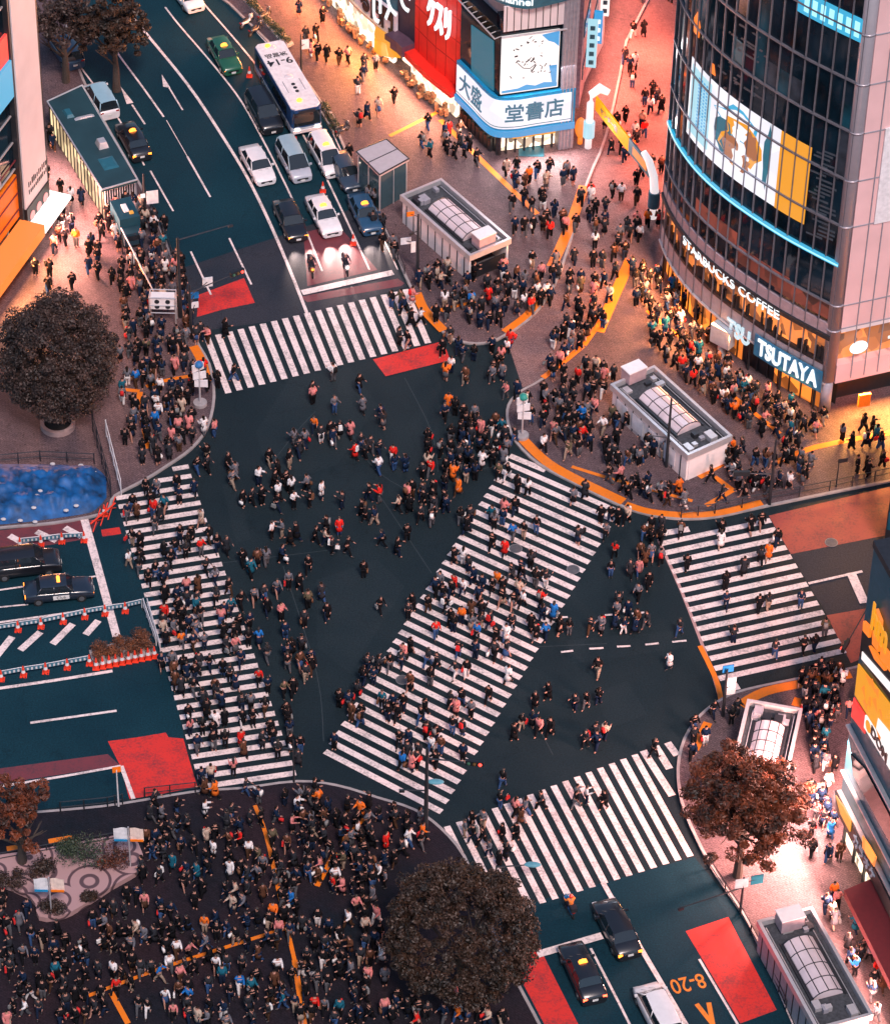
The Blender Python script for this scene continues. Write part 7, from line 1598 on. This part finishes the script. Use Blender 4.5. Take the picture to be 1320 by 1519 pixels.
def dress(q):
    lk = q['look']; t = next((c for c in TOPS if c[0] == lk.get('top')), None) or wpick(pr, TOPS); b_ = next((c for c in BOTS if c[0] == lk.get('bot')), None) or wpick(pr, BOTS)
    q['top'], q['bot'] = t, b_; q['pose'] = pr.choice((0, 1, 2, 5)) if pr.random() < .72 else pr.choice((3, 4)); q['coat'] = lk.get('coat', pr.random() < .28); q['skirt'] = (not q['coat']) and pr.random() < .14; q['long'] = pr.random() < .42
    q['pack'] = pr.random() < .2 and not q['long']; q['bag'] = pr.random() < .22; q['bagc'] = pr.choice([('white', (.75, .72, .70)), ('black', (.012, .012, .014)), ('red', (.6, .03, .03)), ('brown', (.15, .07, .04)), ('grey', (.2, .2, .2))]); q['sc'] = pr.uniform(.94, 1.08)
    c = G(q['px']+q['hd'][0], q['py']+q['hd'][1]); d = c-G(q['px'], q['py']); q['rz'] = math.atan2(d.y, d.x)-math.pi/2+pr.uniform(-.35, .35)
for q in IND+REST: dress(q)
def look(q):
    s_ = f"{q['top'][0]} {'long coat' if q['coat'] else 'top'} and {q['bot'][0]} {'skirt' if q['skirt'] else 'trousers'}"
    if q['pack']: s_ += f", {q['bagc'][0]} backpack"
    elif q['bag']: s_ += f", {q['bagc'][0]} bag"
    return s_
def zshort(z): return z.replace('alone-looking ', '')
keyed = {}
for q in IND: keyed.setdefault((look(q), q['zone']), []).append(q)
for (lk, z), L in keyed.items():
    L.sort(key=lambda q: q['px'])
    for i, q in enumerate(L):
        pre = '' if len(L) == 1 else ('leftmost ' if i == 0 else ('rightmost ' if i == len(L)-1 else ['', 'second from left ', 'third from left ', 'fourth from left ', 'fifth from left ', 'sixth from left '][min(i, 5)]))
        q['label'] = f"{pre}person in {lk} {zshort(z)}"
def fit16(s_):
    s_ = s_.replace('lower crosswalk', 'lower crosswalk')
    for a_, b_ in ((' and its subway entrance', ' and entrance'), ('on the bright pavement right of the right subway entrance', 'right of the right subway entrance'), (' of the square, ', ' of square, '), ('at the back of the square, below', 'in square below'), ('under the shopfront of the glass corner building', 'under the glass building shopfront'), ('near the corner column of the glass building', 'by the glass building corner column'), (' the ', ' '), ('subway entrance', 'entrance'), ('rightmost ', 'right '), ('leftmost ', 'left '), (' and ', ' '), (' by ', ' '), ('people ', ''), ('bright ', ''), ('long ', ''), (' top', ''), ('second from left ', 'second ')):
        if len(s_.replace(',', ' ').split()) <= 16: return s_
        s_ = s_.replace(a_, b_)
    return s_
GRP = lambda z: 'people on the crosswalks' if 'crosswalk' in z and 'roadway' not in z and 'stream' not in z else ('people in the square' if 'square' in z else ('people on the roadway' if ('roadway' in z or 'stream' in z or 'cluster' in z or 'dashed' in z) else 'people on the pavements'))
def child(nm, me, par, col=None):
    o = bpy.data.objects.new(nm, me); COL.objects.link(o); o.parent = par
    if col: o.color = (*col, 1)
    return o
def place_person(F, p, rz, sc, label, grp, top, bot, coat=False, skirt=False, long=False, pack=None, bag=None, hairc=None, helmet=None):
    o = bpy.data.objects.new('person', F.body); COL.objects.link(o); o.location = p; o.rotation_euler = (0, 0, rz); o.scale = (sc,)*3; tag(o, label, 'person', grp)
    child('jacket', F.jacket, o, top); [child('shoe', m_, o) for m_ in F.shoe]
    if helmet: b = MB(); child('helmet', F.helm, o, helmet)
    else: child('hair', F.hairl if long else F.hair, o)
    if coat: child('long_coat', F.coat, o, top)
    if skirt: child('skirt', F.skirt, o, bot)
    else: child('trousers', F.trousers, o, bot)
    if pack: child('backpack', F.pack, o, pack)
    if bag: child('shopping_bag', F.bag, o, bag)
    return o
for q in IND:
    place_person(FIG[q['pose']], q['p'], q['rz'], q['sc'], fit16(q['label']), GRP(q['zone']), q['top'][1], q['bot'][1], q['coat'], q['skirt'], q['long'], q['bagc'][1] if q['pack'] else None, q['bagc'][1] if q['bag'] else None)
b = MB(); b.ball((0, .09, 1.63), (.135, .15, .145), 14, 9); RIDE.helm = b.mesh('helmet', PAINT, smooth=True)
for i, ((l_, th), (tp, hc, lb)) in enumerate(zip(RIDERS, (((.03, .03, .04), (.10, .10, .11), 'rider in dark clothes and helmet sitting on the orange motorbike'), ((.06, .06, .08), (.7, .7, .7), 'rider with a white helmet sitting on the white scooter'), ((.80, .22, .05), (.8, .04, .02), 'rider in red helmet and orange jacket sitting on the blue scooter')))):
    place_person(RIDE, (l_.x-.28*math.cos(th), l_.y-.28*math.sin(th), l_.z-.06), th-math.pi/2, 1.0, lb, None, tp, (.02, .02, .03), helmet=hc)
# everyone else: one crowd object
vs_, ls_, lt_, cs_ = [], [], [], []; off = 0
def mdata(me):
    v = np.empty(len(me.vertices)*3, np.float32); me.vertices.foreach_get('co', v); l_ = np.empty(len(me.loops), np.int32); me.loops.foreach_get('vertex_index', l_); t = np.empty(len(me.polygons), np.int32); me.polygons.foreach_get('loop_total', t); return v.reshape(-1, 3), l_, t
MD = {}
def grab(me):
    if me.name not in MD: MD[me.name] = mdata(me)
    return MD[me.name]
for q in REST:
    F = FIGLO[q['pose']]; c_, s_ = math.cos(q['rz'])*q['sc'], math.sin(q['rz'])*q['sc']
    pcs = [(F.body, (.42, .21, .16)), (F.jacket, q['top'][1]), (F.hairl if q['long'] else F.hair, (.014, .011, .010))]
    if q['coat']: pcs.append((F.coat, q['top'][1]))
    pcs.append((F.skirt, q['bot'][1]) if q['skirt'] else (F.trousers, q['bot'][1]))
    if q['pack']: pcs.append((F.pack, q['bagc'][1]))
    if q['bag']: pcs.append((F.bag, q['bagc'][1]))
    for me, col in pcs:
        v, l_, t = grab(me); n = np.empty_like(v); n[:, 0] = v[:, 0]*c_-v[:, 1]*s_+q['p'].x; n[:, 1] = v[:, 0]*s_+v[:, 1]*c_+q['p'].y; n[:, 2] = v[:, 2]*q['sc']+q['p'].z
        vs_.append(n); ls_.append(l_+off); lt_.append(t); off += len(v); cs_.append(np.tile(np.array((*col, 1), np.float32), (len(t), 1)))
V, Ls, T, Cc = np.concatenate(vs_), np.concatenate(ls_), np.concatenate(lt_), np.concatenate(cs_)
me = bpy.data.meshes.new('crowd'); me.vertices.add(len(V)); me.vertices.foreach_set('co', V.reshape(-1)); me.loops.add(len(Ls)); me.loops.foreach_set('vertex_index', Ls); me.polygons.add(len(T))
st_ = np.zeros(len(T), np.int32); st_[1:] = np.cumsum(T)[:-1]; me.polygons.foreach_set('loop_start', st_); me.polygons.foreach_set('loop_total', T); me.polygons.foreach_set('use_smooth', np.ones(len(T), bool)); me.update(calc_edges=True)
at = me.attributes.new('tint', 'FLOAT_COLOR', 'FACE'); at.data.foreach_set('color', Cc.reshape(-1)); me.materials.append(mat('crowd_cloth', (1, 1, 1), .9, spec=.12, var=.2, scale=9, attr='tint'))
o = link('crowd', me); o['kind'] = 'stuff'; o['label'] = 'rest of the dense crowd of pedestrians, the smaller and half hidden figures'
print('people', len(IND), len(REST), 'verts', len(V))
